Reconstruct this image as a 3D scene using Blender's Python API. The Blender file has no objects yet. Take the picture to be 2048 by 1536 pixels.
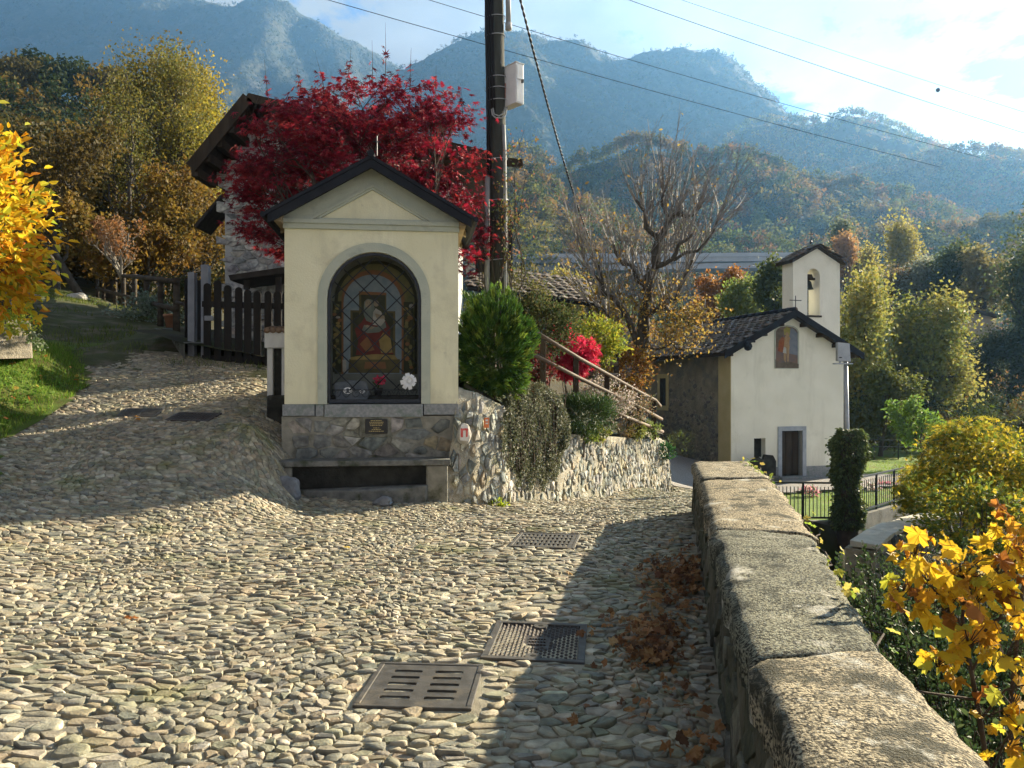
import bpy, math, random
import numpy as np
from mathutils import Vector, Matrix, noise as mnoise

SEED = 7
random.seed(SEED)
R = np.random.RandomState(SEED)
rad = math.radians
SC = bpy.context.scene
COL = SC.collection

# ------------------------------------------------------------------ camera, sky, sun, exposure
F = 1577.0            # focal length in pixels of the 2048 px wide photograph
EYE = 1.6
SUN_AZ, SUN_EL = 52.0, 21.5      # azimuth measured from the view direction (+Y) towards +X

cam_d = bpy.data.cameras.new('camera')
cam_d.sensor_width = 36.0
cam_d.lens = F / 2048.0 * 36.0
cam_d.clip_start = 0.05
cam_d.clip_end = 20000.0
cam = bpy.data.objects.new('camera', cam_d)
COL.objects.link(cam)
cam.location = (0, 0, EYE)
cam.rotation_euler = (rad(90), 0, 0)
SC.camera = cam

world = bpy.data.worlds.new('World')
SC.world = world
world.use_nodes = True
nt = world.node_tree
for n in list(nt.nodes):
    nt.nodes.remove(n)
def wn(t, **k):
    n = nt.nodes.new(t)
    for a, v in k.items():
        setattr(n, a, v)
    return n
w_out = wn('ShaderNodeOutputWorld'); w_bg = wn('ShaderNodeBackground')
w_bg.inputs['Strength'].default_value = 0.05
sky = wn('ShaderNodeTexSky', sky_type='NISHITA', sun_disc=False)
sky.sun_elevation = rad(SUN_EL); sky.sun_rotation = rad(SUN_AZ)
sky.air_density = 0.6; sky.dust_density = 0.05; sky.ozone_density = 2.5; sky.altitude = 2200
tc = wn('ShaderNodeTexCoord')
sep = wn('ShaderNodeSeparateXYZ')
nt.links.new(tc.outputs['Generated'], sep.inputs[0])
mx = wn('ShaderNodeMath', operation='MAXIMUM'); mx.inputs[1].default_value = 0.02
nt.links.new(sep.outputs['Z'], mx.inputs[0])
zo = wn('ShaderNodeMath', operation='ADD'); zo.inputs[1].default_value = 0.12
nt.links.new(mx.outputs[0], zo.inputs[0])
dx = wn('ShaderNodeMath', operation='DIVIDE'); dy = wn('ShaderNodeMath', operation='DIVIDE')
for d_, s_ in ((dx, 'X'), (dy, 'Y')):
    nt.links.new(sep.outputs[s_], d_.inputs[0]); nt.links.new(zo.outputs[0], d_.inputs[1])
cmb = wn('ShaderNodeCombineXYZ')
nt.links.new(dx.outputs[0], cmb.inputs['X']); nt.links.new(dy.outputs[0], cmb.inputs['Y'])
mp = wn('ShaderNodeMapping'); mp.inputs['Location'].default_value = (7.1, 4.2, 0.0)
mp.inputs['Scale'].default_value = (1.35, 1.0, 1.0); mp.inputs['Rotation'].default_value = (0, 0, rad(20))
nt.links.new(cmb.outputs[0], mp.inputs['Vector'])
cn = wn('ShaderNodeTexNoise'); cn.inputs['Scale'].default_value = 1.5; cn.inputs['Detail'].default_value = 9
cn.inputs['Roughness'].default_value = 0.62; cn.inputs['Distortion'].default_value = 0.25
nt.links.new(mp.outputs[0], cn.inputs['Vector'])
cr = wn('ShaderNodeValToRGB')
cr.color_ramp.elements[0].position = 0.415; cr.color_ramp.elements[0].color = (0, 0, 0, 1)
cr.color_ramp.elements[1].position = 0.465; cr.color_ramp.elements[1].color = (1, 1, 1, 1)
nt.links.new(cn.outputs['Fac'], cr.inputs['Fac'])
cn2 = wn('ShaderNodeTexNoise'); cn2.inputs['Scale'].default_value = 3.2; cn2.inputs['Detail'].default_value = 6
nt.links.new(mp.outputs[0], cn2.inputs['Vector'])
ccol = wn('ShaderNodeValToRGB')
ccol.color_ramp.elements[0].position = 0.36; ccol.color_ramp.elements[0].color = (0.70, 0.67, 0.69, 1)
ccol.color_ramp.elements[1].position = 0.62; ccol.color_ramp.elements[1].color = (1.0, 0.97, 0.93, 1)
nt.links.new(cn2.outputs['Fac'], ccol.inputs['Fac'])
CLOUD_GAIN, CLOUD_BASE = 1.6, 0.5     # a cloud is lit like the sky round it (brightest towards the sun), plus its own base white
slum = wn('ShaderNodeRGBToBW'); nt.links.new(sky.outputs[0], slum.inputs[0])
sg = wn('ShaderNodeMath', operation='MULTIPLY_ADD'); sg.inputs[1].default_value = CLOUD_GAIN; sg.inputs[2].default_value = CLOUD_BASE
nt.links.new(slum.outputs[0], sg.inputs[0])
cmul = wn('ShaderNodeMix', data_type='RGBA', blend_type='MULTIPLY'); cmul.inputs['Factor'].default_value = 1.0
nt.links.new(ccol.outputs[0], cmul.inputs['A']); nt.links.new(sg.outputs[0], cmul.inputs['B'])
wmix = wn('ShaderNodeMix', data_type='RGBA')
nt.links.new(cr.outputs[0], wmix.inputs['Factor'])
nt.links.new(sky.outputs[0], wmix.inputs['A']); nt.links.new(cmul.outputs['Result'], wmix.inputs['B'])
nt.links.new(wmix.outputs['Result'], w_bg.inputs['Color'])
nt.links.new(w_bg.outputs[0], w_out.inputs['Surface'])

sun_d = bpy.data.lights.new('sun', 'SUN')
sun_d.energy = 5.0; sun_d.angle = rad(0.53); sun_d.color = (1.0, 0.86, 0.62)
sun = bpy.data.objects.new('sun', sun_d); COL.objects.link(sun)
sun.location = (40, 40, 60)
sdir = Vector((math.sin(rad(SUN_AZ)) * math.cos(rad(SUN_EL)), math.cos(rad(SUN_AZ)) * math.cos(rad(SUN_EL)), math.sin(rad(SUN_EL))))
sun.rotation_euler = sdir.to_track_quat('Z', 'Y').to_euler()

vs = SC.view_settings
vs.view_transform = 'Standard'; vs.look = 'None'; vs.gamma = 1.0; vs.use_curve_mapping = False
vs.exposure = 2.3
cy = SC.cycles
cy.use_denoising = True
cy.max_bounces = 7; cy.diffuse_bounces = 3; cy.glossy_bounces = 2; cy.transmission_bounces = 4
cy.volume_bounces = 1; cy.transparent_max_bounces = 8
cy.use_adaptive_sampling = True; cy.adaptive_threshold = 0.02
cy.sample_clamp_indirect = 6.0
HAZE_DENSITY = 1.75e-4

# ------------------------------------------------------------------ helpers
def P(px, py, d):
    """photo pixel at depth d -> world point"""
    return Vector(((px - 1024) / F * d, d, EYE - (py - 768) / F * d))
def X(px, d): return (px - 1024) / F * d
def Z(py, d): return EYE - (py - 768) / F * d

class RBF:
    def __init__(s, pts):
        a = np.array(pts, float); s.p = a[:, :2]
        n = len(a)
        K = np.linalg.norm(s.p[:, None] - s.p[None], axis=2)
        A = np.zeros((n + 3, n + 3)); A[:n, :n] = K
        A[:n, n] = 1; A[:n, n + 1:] = s.p; A[n:, :n] = A[:n, n:].T
        s.w = np.linalg.solve(A, np.concatenate([a[:, 2], np.zeros(3)]))
    def __call__(s, x, y):
        x = np.atleast_1d(np.asarray(x, float)); y = np.atleast_1d(np.asarray(y, float))
        sh = x.shape; q = np.stack([x.ravel(), y.ravel()], 1); out = np.empty(len(q)); n = len(s.p)
        for i in range(0, len(q), 20000):
            b = q[i:i + 20000]
            K = np.sqrt(((b[:, None] - s.p[None]) ** 2).sum(2))
            out[i:i + 20000] = K @ s.w[:n] + s.w[n] + b @ s.w[n + 1:]
        return out.reshape(sh)
    def z(s, x, y): return float(s(x, y)[0])

def ground_hit(px, py, surf, d0=2.0, d1=60.0):
    a, b = (px - 1024) / F, (py - 768) / F
    d = np.arange(d0, d1, 0.02)
    g = (EYE - b * d) - surf(a * d, d)
    i = np.argmax(g < 0)
    dd = d[i] if g[i] < 0 else d1
    return Vector((a * dd, dd, EYE - b * dd))

def fbm(x, y, sc, octv=4, seed=0.0):
    """vectorised value noise fbm"""
    x = np.asarray(x, float); y = np.asarray(y, float)
    out = np.zeros(np.broadcast(x, y).shape); amp = 1.0; tot = 0
    for o in range(octv):
        fx = x * sc * 2 ** o + seed * 17.3 + o * 31.7; fy = y * sc * 2 ** o + seed * 5.1 - o * 11.3
        ix = np.floor(fx); iy = np.floor(fy); ux = fx - ix; uy = fy - iy
        ux = ux * ux * (3 - 2 * ux); uy = uy * uy * (3 - 2 * uy)
        def h(a, b):
            v = np.sin(a * 127.1 + b * 311.7) * 43758.5453
            return v - np.floor(v)
        v = (h(ix, iy) * (1 - ux) + h(ix + 1, iy) * ux) * (1 - uy) + (h(ix, iy + 1) * (1 - ux) + h(ix + 1, iy + 1) * ux) * uy
        out += amp * v; tot += amp; amp *= 0.5
    return out / tot

# ---- materials
def material(name, c1, c2=None, scale=4.0, rough=0.85, bump=0.0, bscale=60.0, attr=False, transl=0.0, metal=0.0,
             spec=0.25, c3=None, scale3=1.0, th3=(0.52, 0.62), stretch=(1, 1, 1), detail=5, bdist=0.02, lo=0.35, hi=0.68):
    m = bpy.data.materials.new(name); m.use_nodes = True
    t = m.node_tree; N = t.nodes; L = t.links
    b = N['Principled BSDF']; out = N['Material Output']
    b.inputs['Roughness'].default_value = rough; b.inputs['Metallic'].default_value = metal
    b.inputs['Specular IOR Level'].default_value = spec
    geo = N.new('ShaderNodeNewGeometry'); mpn = N.new('ShaderNodeMapping'); mpn.inputs['Scale'].default_value = stretch
    L.new(geo.outputs['Position'], mpn.inputs['Vector'])
    base = None
    c1 = tuple(c1) + (1,)
    if c2 is not None:
        nz = N.new('ShaderNodeTexNoise'); nz.inputs['Scale'].default_value = scale; nz.inputs['Detail'].default_value = detail
        L.new(mpn.outputs[0], nz.inputs['Vector'])
        rp = N.new('ShaderNodeValToRGB'); rp.color_ramp.elements[0].position = lo; rp.color_ramp.elements[1].position = hi
        rp.color_ramp.elements[0].color = c1; rp.color_ramp.elements[1].color = tuple(c2) + (1,)
        L.new(nz.outputs['Fac'], rp.inputs['Fac']); base = rp.outputs[0]
    if c3 is not None:
        n3 = N.new('ShaderNodeTexNoise'); n3.inputs['Scale'].default_value = scale3; n3.inputs['Detail'].default_value = 6
        n3.inputs['Roughness'].default_value = 0.65
        L.new(mpn.outputs[0], n3.inputs['Vector'])
        r3 = N.new('ShaderNodeValToRGB'); r3.color_ramp.elements[0].position = th3[0]; r3.color_ramp.elements[1].position = th3[1]
        L.new(n3.outputs['Fac'], r3.inputs['Fac'])
        mx3 = N.new('ShaderNodeMix'); mx3.data_type = 'RGBA'
        L.new(r3.outputs[0], mx3.inputs['Factor'])
        if base is not None: L.new(base, mx3.inputs['A'])
        else: mx3.inputs['A'].default_value = c1
        mx3.inputs['B'].default_value = tuple(c3) + (1,)
        base = mx3.outputs['Result']
    if attr:
        at = N.new('ShaderNodeAttribute'); at.attribute_name = 'tint'
        if base is not None:
            mm = N.new('ShaderNodeMix'); mm.data_type = 'RGBA'; mm.blend_type = 'MULTIPLY'; mm.inputs['Factor'].default_value = 1
            L.new(base, mm.inputs['A']); L.new(at.outputs['Color'], mm.inputs['B']); base = mm.outputs['Result']
        else:
            base = at.outputs['Color']
    if base is not None: L.new(base, b.inputs['Base Color'])
    else: b.inputs['Base Color'].default_value = c1
    if bump > 0:
        nb = N.new('ShaderNodeTexNoise'); nb.inputs['Scale'].default_value = bscale; nb.inputs['Detail'].default_value = 6
        L.new(mpn.outputs[0], nb.inputs['Vector'])
        bp = N.new('ShaderNodeBump'); bp.inputs['Strength'].default_value = bump; bp.inputs['Distance'].default_value = bdist
        L.new(nb.outputs['Fac'], bp.inputs['Height']); L.new(bp.outputs[0], b.inputs['Normal'])
    if transl > 0:
        tr = N.new('ShaderNodeBsdfTranslucent'); ms = N.new('ShaderNodeMixShader'); ms.inputs[0].default_value = transl
        if base is not None:
            L.new(base, tr.inputs['Color'])
        else: tr.inputs['Color'].default_value = c1
        L.new(b.outputs[0], ms.inputs[1]); L.new(tr.outputs[0], ms.inputs[2]); L.new(ms.outputs[0], out.inputs['Surface'])
    return m

# ---- mesh and object creation
def np_mesh(name, V, faces, tint=None, smooth=False, midx=None):
    """V (n,3); faces: list of (k,m) int arrays or list of python lists; tint: (n,3) per vertex"""
    me = bpy.data.meshes.new(name)
    V = np.asarray(V, np.float32)
    if isinstance(faces, np.ndarray): faces = [faces]
    if len(faces) and not isinstance(faces[0], np.ndarray):
        tot = np.array([len(f) for f in faces], np.int32); idx = np.array([i for f in faces for i in f], np.int32)
    else:
        tot = np.concatenate([np.full(len(f), f.shape[1], np.int32) for f in faces]) if faces else np.zeros(0, np.int32)
        idx = np.concatenate([f.ravel() for f in faces]).astype(np.int32)
    me.vertices.add(len(V)); me.vertices.foreach_set('co', V.ravel())
    me.loops.add(len(idx)); me.loops.foreach_set('vertex_index', idx)
    me.polygons.add(len(tot))
    st = np.zeros(len(tot), np.int32); st[1:] = np.cumsum(tot)[:-1]
    me.polygons.foreach_set('loop_start', st); me.polygons.foreach_set('loop_total', tot)
    me.polygons.foreach_set('use_smooth', np.ones(len(tot), bool) if smooth is True else (np.zeros(len(tot), bool) if smooth is False else np.asarray(smooth, bool)))
    if midx is not None: me.polygons.foreach_set('material_index', np.asarray(midx, np.int32))
    if tint is not None:
        a = me.attributes.new('tint', 'FLOAT_COLOR', 'POINT')
        t4 = np.ones((len(V), 4), np.float32); t4[:, :3] = tint
        a.data.foreach_set('color', t4.ravel())
    me.update(calc_edges=True)
    return me

def link(name, me, mats, parent=None, world=False, kind=None, bevel=0.0):
    o = bpy.data.objects.new(name, me); COL.objects.link(o)
    if mats is not None:
        for m in (mats if isinstance(mats, (list, tuple)) else [mats]): me.materials.append(m)
    if parent is not None:
        o.parent = parent
        if world: o.matrix_parent_inverse = parent.matrix_basis.inverted()
    if kind: o['kind'] = kind
    if bevel > 0:
        bv = o.modifiers.new('bevel', 'BEVEL'); bv.width = bevel; bv.segments = 2; bv.limit_method = 'ANGLE'
    return o

def tag(o, label=None, cat=None, group=None, kind=None):
    if label: o['label'] = label
    if cat: o['category'] = cat
    if group: o['group'] = group
    if kind: o['kind'] = kind
    return o

def thing(name, label, cat, loc=(0, 0, 0), rotz=0.0, group=None):
    o = bpy.data.objects.new(name, None); COL.objects.link(o)
    o.location = loc; o.rotation_euler = (0, 0, rotz); o.empty_display_size = 0.2
    return tag(o, label, cat, group)

class MB:
    """collects simple solids into one mesh"""
    def __init__(s): s.v = []; s.f = []; s.m = []; s.t = []; s.mi = 0; s.tint = (1, 1, 1)
    def add(s, vs_, fs):
        b = len(s.v)
        s.v += [tuple(v) for v in vs_]; s.t += [s.tint] * len(vs_)
        for f in fs: s.f.append([b + i for i in f]); s.m.append(s.mi)
        return s
    def box(s, x0, x1, y0, y1, z0, z1):
        return s.add([(x0, y0, z0), (x1, y0, z0), (x1, y1, z0), (x0, y1, z0), (x0, y0, z1), (x1, y0, z1), (x1, y1, z1), (x0, y1, z1)],
                     [(0, 3, 2, 1), (4, 5, 6, 7), (0, 1, 5, 4), (1, 2, 6, 5), (2, 3, 7, 6), (3, 0, 4, 7)])
    def prism(s, poly, y0, y1):
        """poly of (x,z) counter-clockwise seen from -y, extruded along y"""
        n = len(poly)
        vs_ = [(x, y0, z) for x, z in poly] + [(x, y1, z) for x, z in poly]
        fs = [tuple(range(n)), tuple(range(2 * n - 1, n - 1, -1))]
        fs += [(i, n + i, n + (i + 1) % n, (i + 1) % n) for i in range(n)]
        return s.add(vs_, fs)
    def bar(s, a, b, w, h, up=Vector((0, 0, 1))):
        a = Vector(a); b = Vector(b); d = (b - a).normalized()
        sx = d.cross(up)
        sx = sx.normalized() if sx.length > 1e-4 else Vector((1, 0, 0))
        sz = sx.cross(d).normalized()
        vs_ = []
        for p in (a, b):
            for i, j in ((-1, -1), (1, -1), (1, 1), (-1, 1)):
                vs_.append(p + sx * (i * w / 2) + sz * (j * h / 2))
        return s.add(vs_, [(3, 2, 1, 0), (4, 5, 6, 7), (0, 1, 5, 4), (1, 2, 6, 5), (2, 3, 7, 6), (3, 0, 4, 7)])
    def tube(s, pts, rr, n=8, cap=True, jit=0.0):
        pts = [Vector(p) for p in pts]
        if not hasattr(rr, '__len__'): rr = [rr] * len(pts)
        b = len(s.v); ref = None
        for i, p in enumerate(pts):
            d = (pts[min(i + 1, len(pts) - 1)] - pts[max(i - 1, 0)])
            d = d.normalized() if d.length > 1e-9 else Vector((0, 0, 1))
            if ref is None:
                ref = Vector((1, 0, 0)) if abs(d.x) < 0.8 else Vector((0, 1, 0))
            u = (ref - d * ref.dot(d)); u = u.normalized() if u.length > 1e-6 else d.orthogonal().normalized()
            ref = u; w = d.cross(u)
            for k in range(n):
                a = 2 * math.pi * k / n
                r = rr[i] * (1 + (random.uniform(-jit, jit) if jit else 0))
                s.v.append(tuple(p + (u * math.cos(a) + w * math.sin(a)) * r)); s.t.append(s.tint)
        for i in range(len(pts) - 1):
            for k in range(n):
                k2 = (k + 1) % n
                s.f.append([b + i * n + k, b + i * n + k2, b + (i + 1) * n + k2, b + (i + 1) * n + k]); s.m.append(s.mi)
        if cap and n > 2:
            s.f.append([b + k for k in range(n - 1, -1, -1)]); s.m.append(s.mi)
            s.f.append([b + (len(pts) - 1) * n + k for k in range(n)]); s.m.append(s.mi)
        return s
    def lathe(s, prof, c, n=12):
        b = len(s.v)
        for r, z in prof:
            for k in range(n):
                a = 2 * math.pi * k / n
                s.v.append((c[0] + r * math.cos(a), c[1] + r * math.sin(a), c[2] + z)); s.t.append(s.tint)
        for i in range(len(prof) - 1):
            for k in range(n):
                k2 = (k + 1) % n
                s.f.append([b + i * n + k, b + i * n + k2, b + (i + 1) * n + k2, b + (i + 1) * n + k]); s.m.append(s.mi)
        s.f.append([b + k for k in range(n - 1, -1, -1)]); s.m.append(s.mi)
        s.f.append([b + (len(prof) - 1) * n + k for k in range(n)]); s.m.append(s.mi)
        return s
    def build(s, name, mats, parent=None, world=False, kind=None, smooth=False, bevel=0.0, tinted=False):
        me = np_mesh(name, s.v, s.f, np.array(s.t) if tinted else None, smooth, s.m)
        return link(name, me, mats, parent, world, kind, bevel)

# ---- stones laid as voronoi cells
def voronoi_cells(nu, nv, rng, jit=0.85, drop=0.0):
    """cells of a jittered grid in unit space; returns list of (i,j,centre,polygon)"""
    ox = rng.uniform(-.5, .5, (nu, nv)) * jit; oy = rng.uniform(-.5, .5, (nu, nv)) * jit
    alive = rng.uniform(0, 1, (nu, nv)) >= drop
    out = []
    for i in range(nu):
        for j in range(nv):
            if not alive[i, j]: continue
            cx = i + .5 * (j % 2) + ox[i, j]; cyv = j + oy[i, j]
            nb = []
            for a in range(max(0, i - 2), min(nu, i + 3)):
                for b in range(max(0, j - 2), min(nv, j + 3)):
                    if (a != i or b != j) and alive[a, b]:
                        qx = a + .5 * (b % 2) + ox[a, b] - cx; qy = b + oy[a, b] - cyv
                        nb.append((qx * qx + qy * qy, qx, qy))
            nb.sort()
            poly = [(-1.1, -1.1), (1.1, -1.1), (1.1, 1.1), (-1.1, 1.1)]
            for d2, qx, qy in nb[:14]:
                mr = max(p[0] * p[0] + p[1] * p[1] for p in poly)
                if d2 > 4 * mr: break
                h = d2 / 2; new = []
                for k in range(len(poly)):
                    p = poly[k]; q = poly[(k + 1) % len(poly)]
                    dp = p[0] * qx + p[1] * qy - h; dq = q[0] * qx + q[1] * qy - h
                    if dp <= 0: new.append(p)
                    if dp * dq < 0:
                        t = dp / (dp - dq); new.append((p[0] + t * (q[0] - p[0]), p[1] + t * (q[1] - p[1])))
                poly = new
                if len(poly) < 3: break
            if len(poly) >= 3: out.append((i, j, (cx, cyv), poly))
    return out

def stone_rings(poly, su, sv, gap, H, rng, smooth_corner=True, tilt=0.40, flat=0.78, rough=.17):
    """poly about its centre in unit cells -> (n*3+1, 3) local verts (u,v,h), faces"""
    p = np.array(poly) * (su, sv)
    # drop tiny edges
    keep = [k for k in range(len(p)) if np.linalg.norm(p[k] - p[k - 1]) > 0.16 * min(su, sv)]
    if len(keep) >= 3: p = p[keep]
    rounded = bool(smooth_corner and rng.uniform() < (.36 if rough < .3 else .12))
    if rounded:
        q = np.empty((2 * len(p), 2)); nx = np.roll(p, -1, 0)
        q[0::2] = p * .72 + nx * .28; q[1::2] = p * .28 + nx * .72; p = q
    c = p.mean(0); r = np.linalg.norm(p - c, axis=1).mean()
    k0 = max(0.45, 1 - gap / max(r, 1e-4)); n = len(p)
    rel = (p - c) * k0 * (1 + rng.uniform(-.07, .07, (n, 1)) * (1 + (rough > .3) * .8))
    tx, ty = rng.uniform(-tilt, tilt, 2) * H / max(r, 1e-4)
    f2 = flat + rng.uniform(-.10, .12)
    V = np.zeros((3 * n + 1, 3))
    V[:n, :2] = c + rel; V[:n, 2] = -0.02
    r1 = rel * 0.95
    V[n:2 * n, :2] = c + r1; V[n:2 * n, 2] = H * rng.uniform(.45, .8) + r1 @ (tx, ty)
    r2 = rel * f2
    V[2 * n:3 * n, :2] = c + r2; V[2 * n:3 * n, 2] = H * (1 + rng.uniform(-rough * 1.3, rough * .8, n)) + r2 @ (tx, ty)
    V[3 * n] = (c[0], c[1], H * 1.01)
    fs = []
    for k in range(n):
        k2 = (k + 1) % n
        fs += [[k, k2, n + k2, n + k], [n + k, n + k2, 2 * n + k2, 2 * n + k], [2 * n + k, 2 * n + k2, 3 * n]]
    return V, fs, rounded

def lay_stones(cells, su, sv, gap, Hfun, mapf, tintf, rng, sel, limit, names, mat, parent, world, smooth_near=True, rough=.17):
    """build cells as stones; the `limit` with the largest sel() value become objects, the rest one stuff part.
    mapf((n,3) uvh) -> (n,3) xyz ; sel(centre xyz) -> size score"""
    data = []
    for (i, j, c, poly) in cells:
        V, fs, rd = stone_rings(poly, su, sv, gap, Hfun(c), rng, smooth_near, rough=rough)
        V[:, 0] += c[0] * su; V[:, 1] += c[1] * sv
        data.append((V, fs, c, rd))
    if not data: return
    allV = np.concatenate([d[0] for d in data]); W = mapf(allV)
    off = 0; items = []
    for V, fs, c, rd in data:
        w = W[off:off + len(V)]; off += len(V)
        ext = w.max(0) - w.min(0)
        items.append((sel(w.mean(0), float(np.linalg.norm(ext))), w, fs, tintf(c, w.mean(0)), rd))
    items.sort(key=lambda t: -t[0])
    for sc_, w, fs, t, rd in items[:limit]:
        ctr = w.mean(0)
        me = np_mesh(names[0], w - ctr, fs, np.tile(t, (len(w), 1)), rd)
        o = link(names[0], me, mat, parent, world); o.location = ctr
    rest = items[limit:]
    if rest:
        VV = np.concatenate([w for _, w, _, _, _ in rest]); TT = np.concatenate([np.tile(t, (len(w), 1)) for _, w, _, t, _ in rest]); SM = [rd for _, _, fs, _, rd in rest for _f in fs]
        FF = []; off = 0
        for _, w, fs, _, _ in rest:
            FF += [[off + i for i in f] for f in fs]; off += len(w)
        link(names[1], np_mesh(names[1], VV, FF, TT, np.array(SM)), mat, parent, world, 'stuff')

def pick(rng, cols, var=0.12):
    c = np.array(cols[rng.randint(len(cols))]); return np.clip(c * (1 + rng.uniform(-var, var)) * (1 + rng.uniform(-.04, .04, 3)), 0, 1)

# ---- leaves
def tmpl(kind):
    if kind == 'rhomb':
        return np.array([(0, 0, 0), (.33, .45, .08), (0, 1, 0), (-.33, .45, .08)], float), [np.array([(0, 1, 2, 3)])]
    if kind == 'blade':
        return np.array([(-.06, 0, 0), (.06, 0, 0), (.0, 1, .18)], float), [np.array([(0, 1, 2)])]
    if kind == 'needle':
        return np.array([(-.09, 0, 0), (.09, 0, 0), (.05, 1, .1), (-.05, 1, .1)], float), [np.array([(0, 1, 2, 3)])]
    if kind == 'oval':
        v = [(0, 0, 0), (.24, .28, .07), (.25, .62, .07), (0, 1, -.06), (-.25, .62, .07), (-.24, .28, .07)]
        return np.array(v, float), [np.array([(0, 1, 2, 3), (0, 3, 4, 5)])]
    if kind == 'star':      # small palmate leaf, seven deep lobes
        v = [(0, .0, 0)]; tips = []
        for k, a in enumerate(np.linspace(-115, 115, 7)):
            L = (.55, .8, .95, 1.0, .95, .8, .55)[k]
            v.append((math.sin(rad(a)) * L, math.cos(rad(a)) * L, -.12 * L * L)); tips.append(len(v) - 1)
        notch = []
        for a in np.linspace(-96, 96, 6):
            v.append((math.sin(rad(a)) * .3, math.cos(rad(a)) * .3, .04)); notch.append(len(v) - 1)
        f = []
        for k in range(7):
            l = notch[k - 1] if k > 0 else 0; r = notch[k] if k < 6 else 0
            if l == 0: f.append((0, tips[k], r))
            elif r == 0: f.append((0, l, tips[k]))
            else: f.append((0, l, tips[k], r))
        t3 = np.array([q for q in f if len(q) == 3]); t4 = np.array([q for q in f if len(q) == 4])
        return np.array(v, float), [t3, t4]
    if kind == 'maple':     # large five-lobed leaf with side teeth
        half = [(.0, -.10), (.12, -.06), (.32, -.12), (.40, .0), (.58, .04), (.50, .18), (.78, .36), (.66, .44), (.68, .58), (.36, .50), (.33, .72), (.18, .80), (0, 1.0)]
        o = [(x, y) for x, y in half] + [(-x, y) for x, y in half[-2:0:-1]]
        v = [(0, .22, .0)] + [(x, y, .26 * abs(x) - .35 * max(0, y - .40) ** 2 - .42 * x * x + .05 * math.sin(9 * y + 5 * x)) for x, y in o]
        n = len(o)
        return np.array(v, float), [np.array([(0, 1 + k, 1 + (k + 1) % n) for k in range(n)])]

def leaf_frames(axis, rng, nrm=None):
    n = len(axis)
    t = axis / np.maximum(np.linalg.norm(axis, axis=1, keepdims=True), 1e-9)
    r = rng.normal(size=(n, 3)) if nrm is None else nrm + rng.normal(size=(n, 3)) * .35
    w = r - (r * t).sum(1, keepdims=True) * t
    w /= np.maximum(np.linalg.norm(w, axis=1, keepdims=True), 1e-9)
    return np.cross(t, w), t, w

def leaf_arrays(kind, pos, axis, size, col, rng, nrm=None, curl=0.0):
    T, FS = tmpl(kind); n = len(pos); k = len(T)
    u, t, w = leaf_frames(axis, rng, nrm)
    S = np.asarray(size).reshape(-1, 1, 1)
    T3 = np.tile(T[None], (n, 1, 1))
    if curl: T3[:, :, 2] *= rng.uniform(1 - curl, 1 + 3 * curl, (n, 1)) * np.where(rng.uniform(size=(n, 1)) < .3, -1, 1)
    V = pos[:, None] + S * (T3[:, :, 0:1] * u[:, None] + T3[:, :, 1:2] * t[:, None] + T3[:, :, 2:3] * w[:, None])
    base = (np.arange(n) * k)[:, None, None]
    faces = [(f[None] + base).reshape(-1, f.shape[1]) for f in FS if len(f)]
    return V.reshape(-1, 3), faces, np.repeat(col, k, 0)

def leaf_mesh(name, kind, pos, axis, size, col, mat, parent=None, world=True, rng=R, nrm=None, kindtag=None, curl=0.0):
    V, fs, t = leaf_arrays(kind, np.asarray(pos, float), np.asarray(axis, float), size, col, rng, nrm, curl)
    return link(name, np_mesh(name, V, fs, t, False), mat, parent, world, kindtag)

def leaf_objects(name, kind, pos, axis, size, col, mat, parent, rng=R, nrm=None, curl=0.0):
    """each leaf an object of its own"""
    V, fs, t = leaf_arrays(kind, np.asarray(pos, float), np.asarray(axis, float), size, col, rng, nrm, curl)
    T, FS = tmpl(kind); k = len(T); F0 = [list(r) for f in FS if len(f) for r in f]
    for i in range(len(pos)):
        v = V[i * k:(i + 1) * k]; c = v[0].copy()
        o = link(name, np_mesh(name, v - c, F0, t[i * k:(i + 1) * k]), mat, parent, True); o.location = c

def palette(rng, n, cols, wts=None, var=0.18):
    c = np.array(cols, float); w = None if wts is None else np.array(wts) / np.sum(wts)
    i = rng.choice(len(c), n, p=w)
    return np.clip(c[i] * (1 + rng.uniform(-var, var, (n, 1))) * (1 + rng.uniform(-.05, .05, (n, 3))), 0.002, 1)

def rand_unit(rng, n):
    v = rng.normal(size=(n, 3)); return v / np.linalg.norm(v, axis=1, keepdims=True)

def clump_points(rng, n, c, r, nclump=30, shell=0.55, spread=0.22):
    """points in an ellipsoid, bunched into clumps so that the outline is uneven"""
    d = rand_unit(rng, nclump); rr = (shell + (1 - shell) * rng.uniform(0, 1, (nclump, 1)) ** .6)
    cc = d * rr
    i = rng.randint(nclump, size=n)
    q = cc[i] + rng.normal(size=(n, 3)) * spread
    return np.array(c) + q * np.array(r), q

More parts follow.
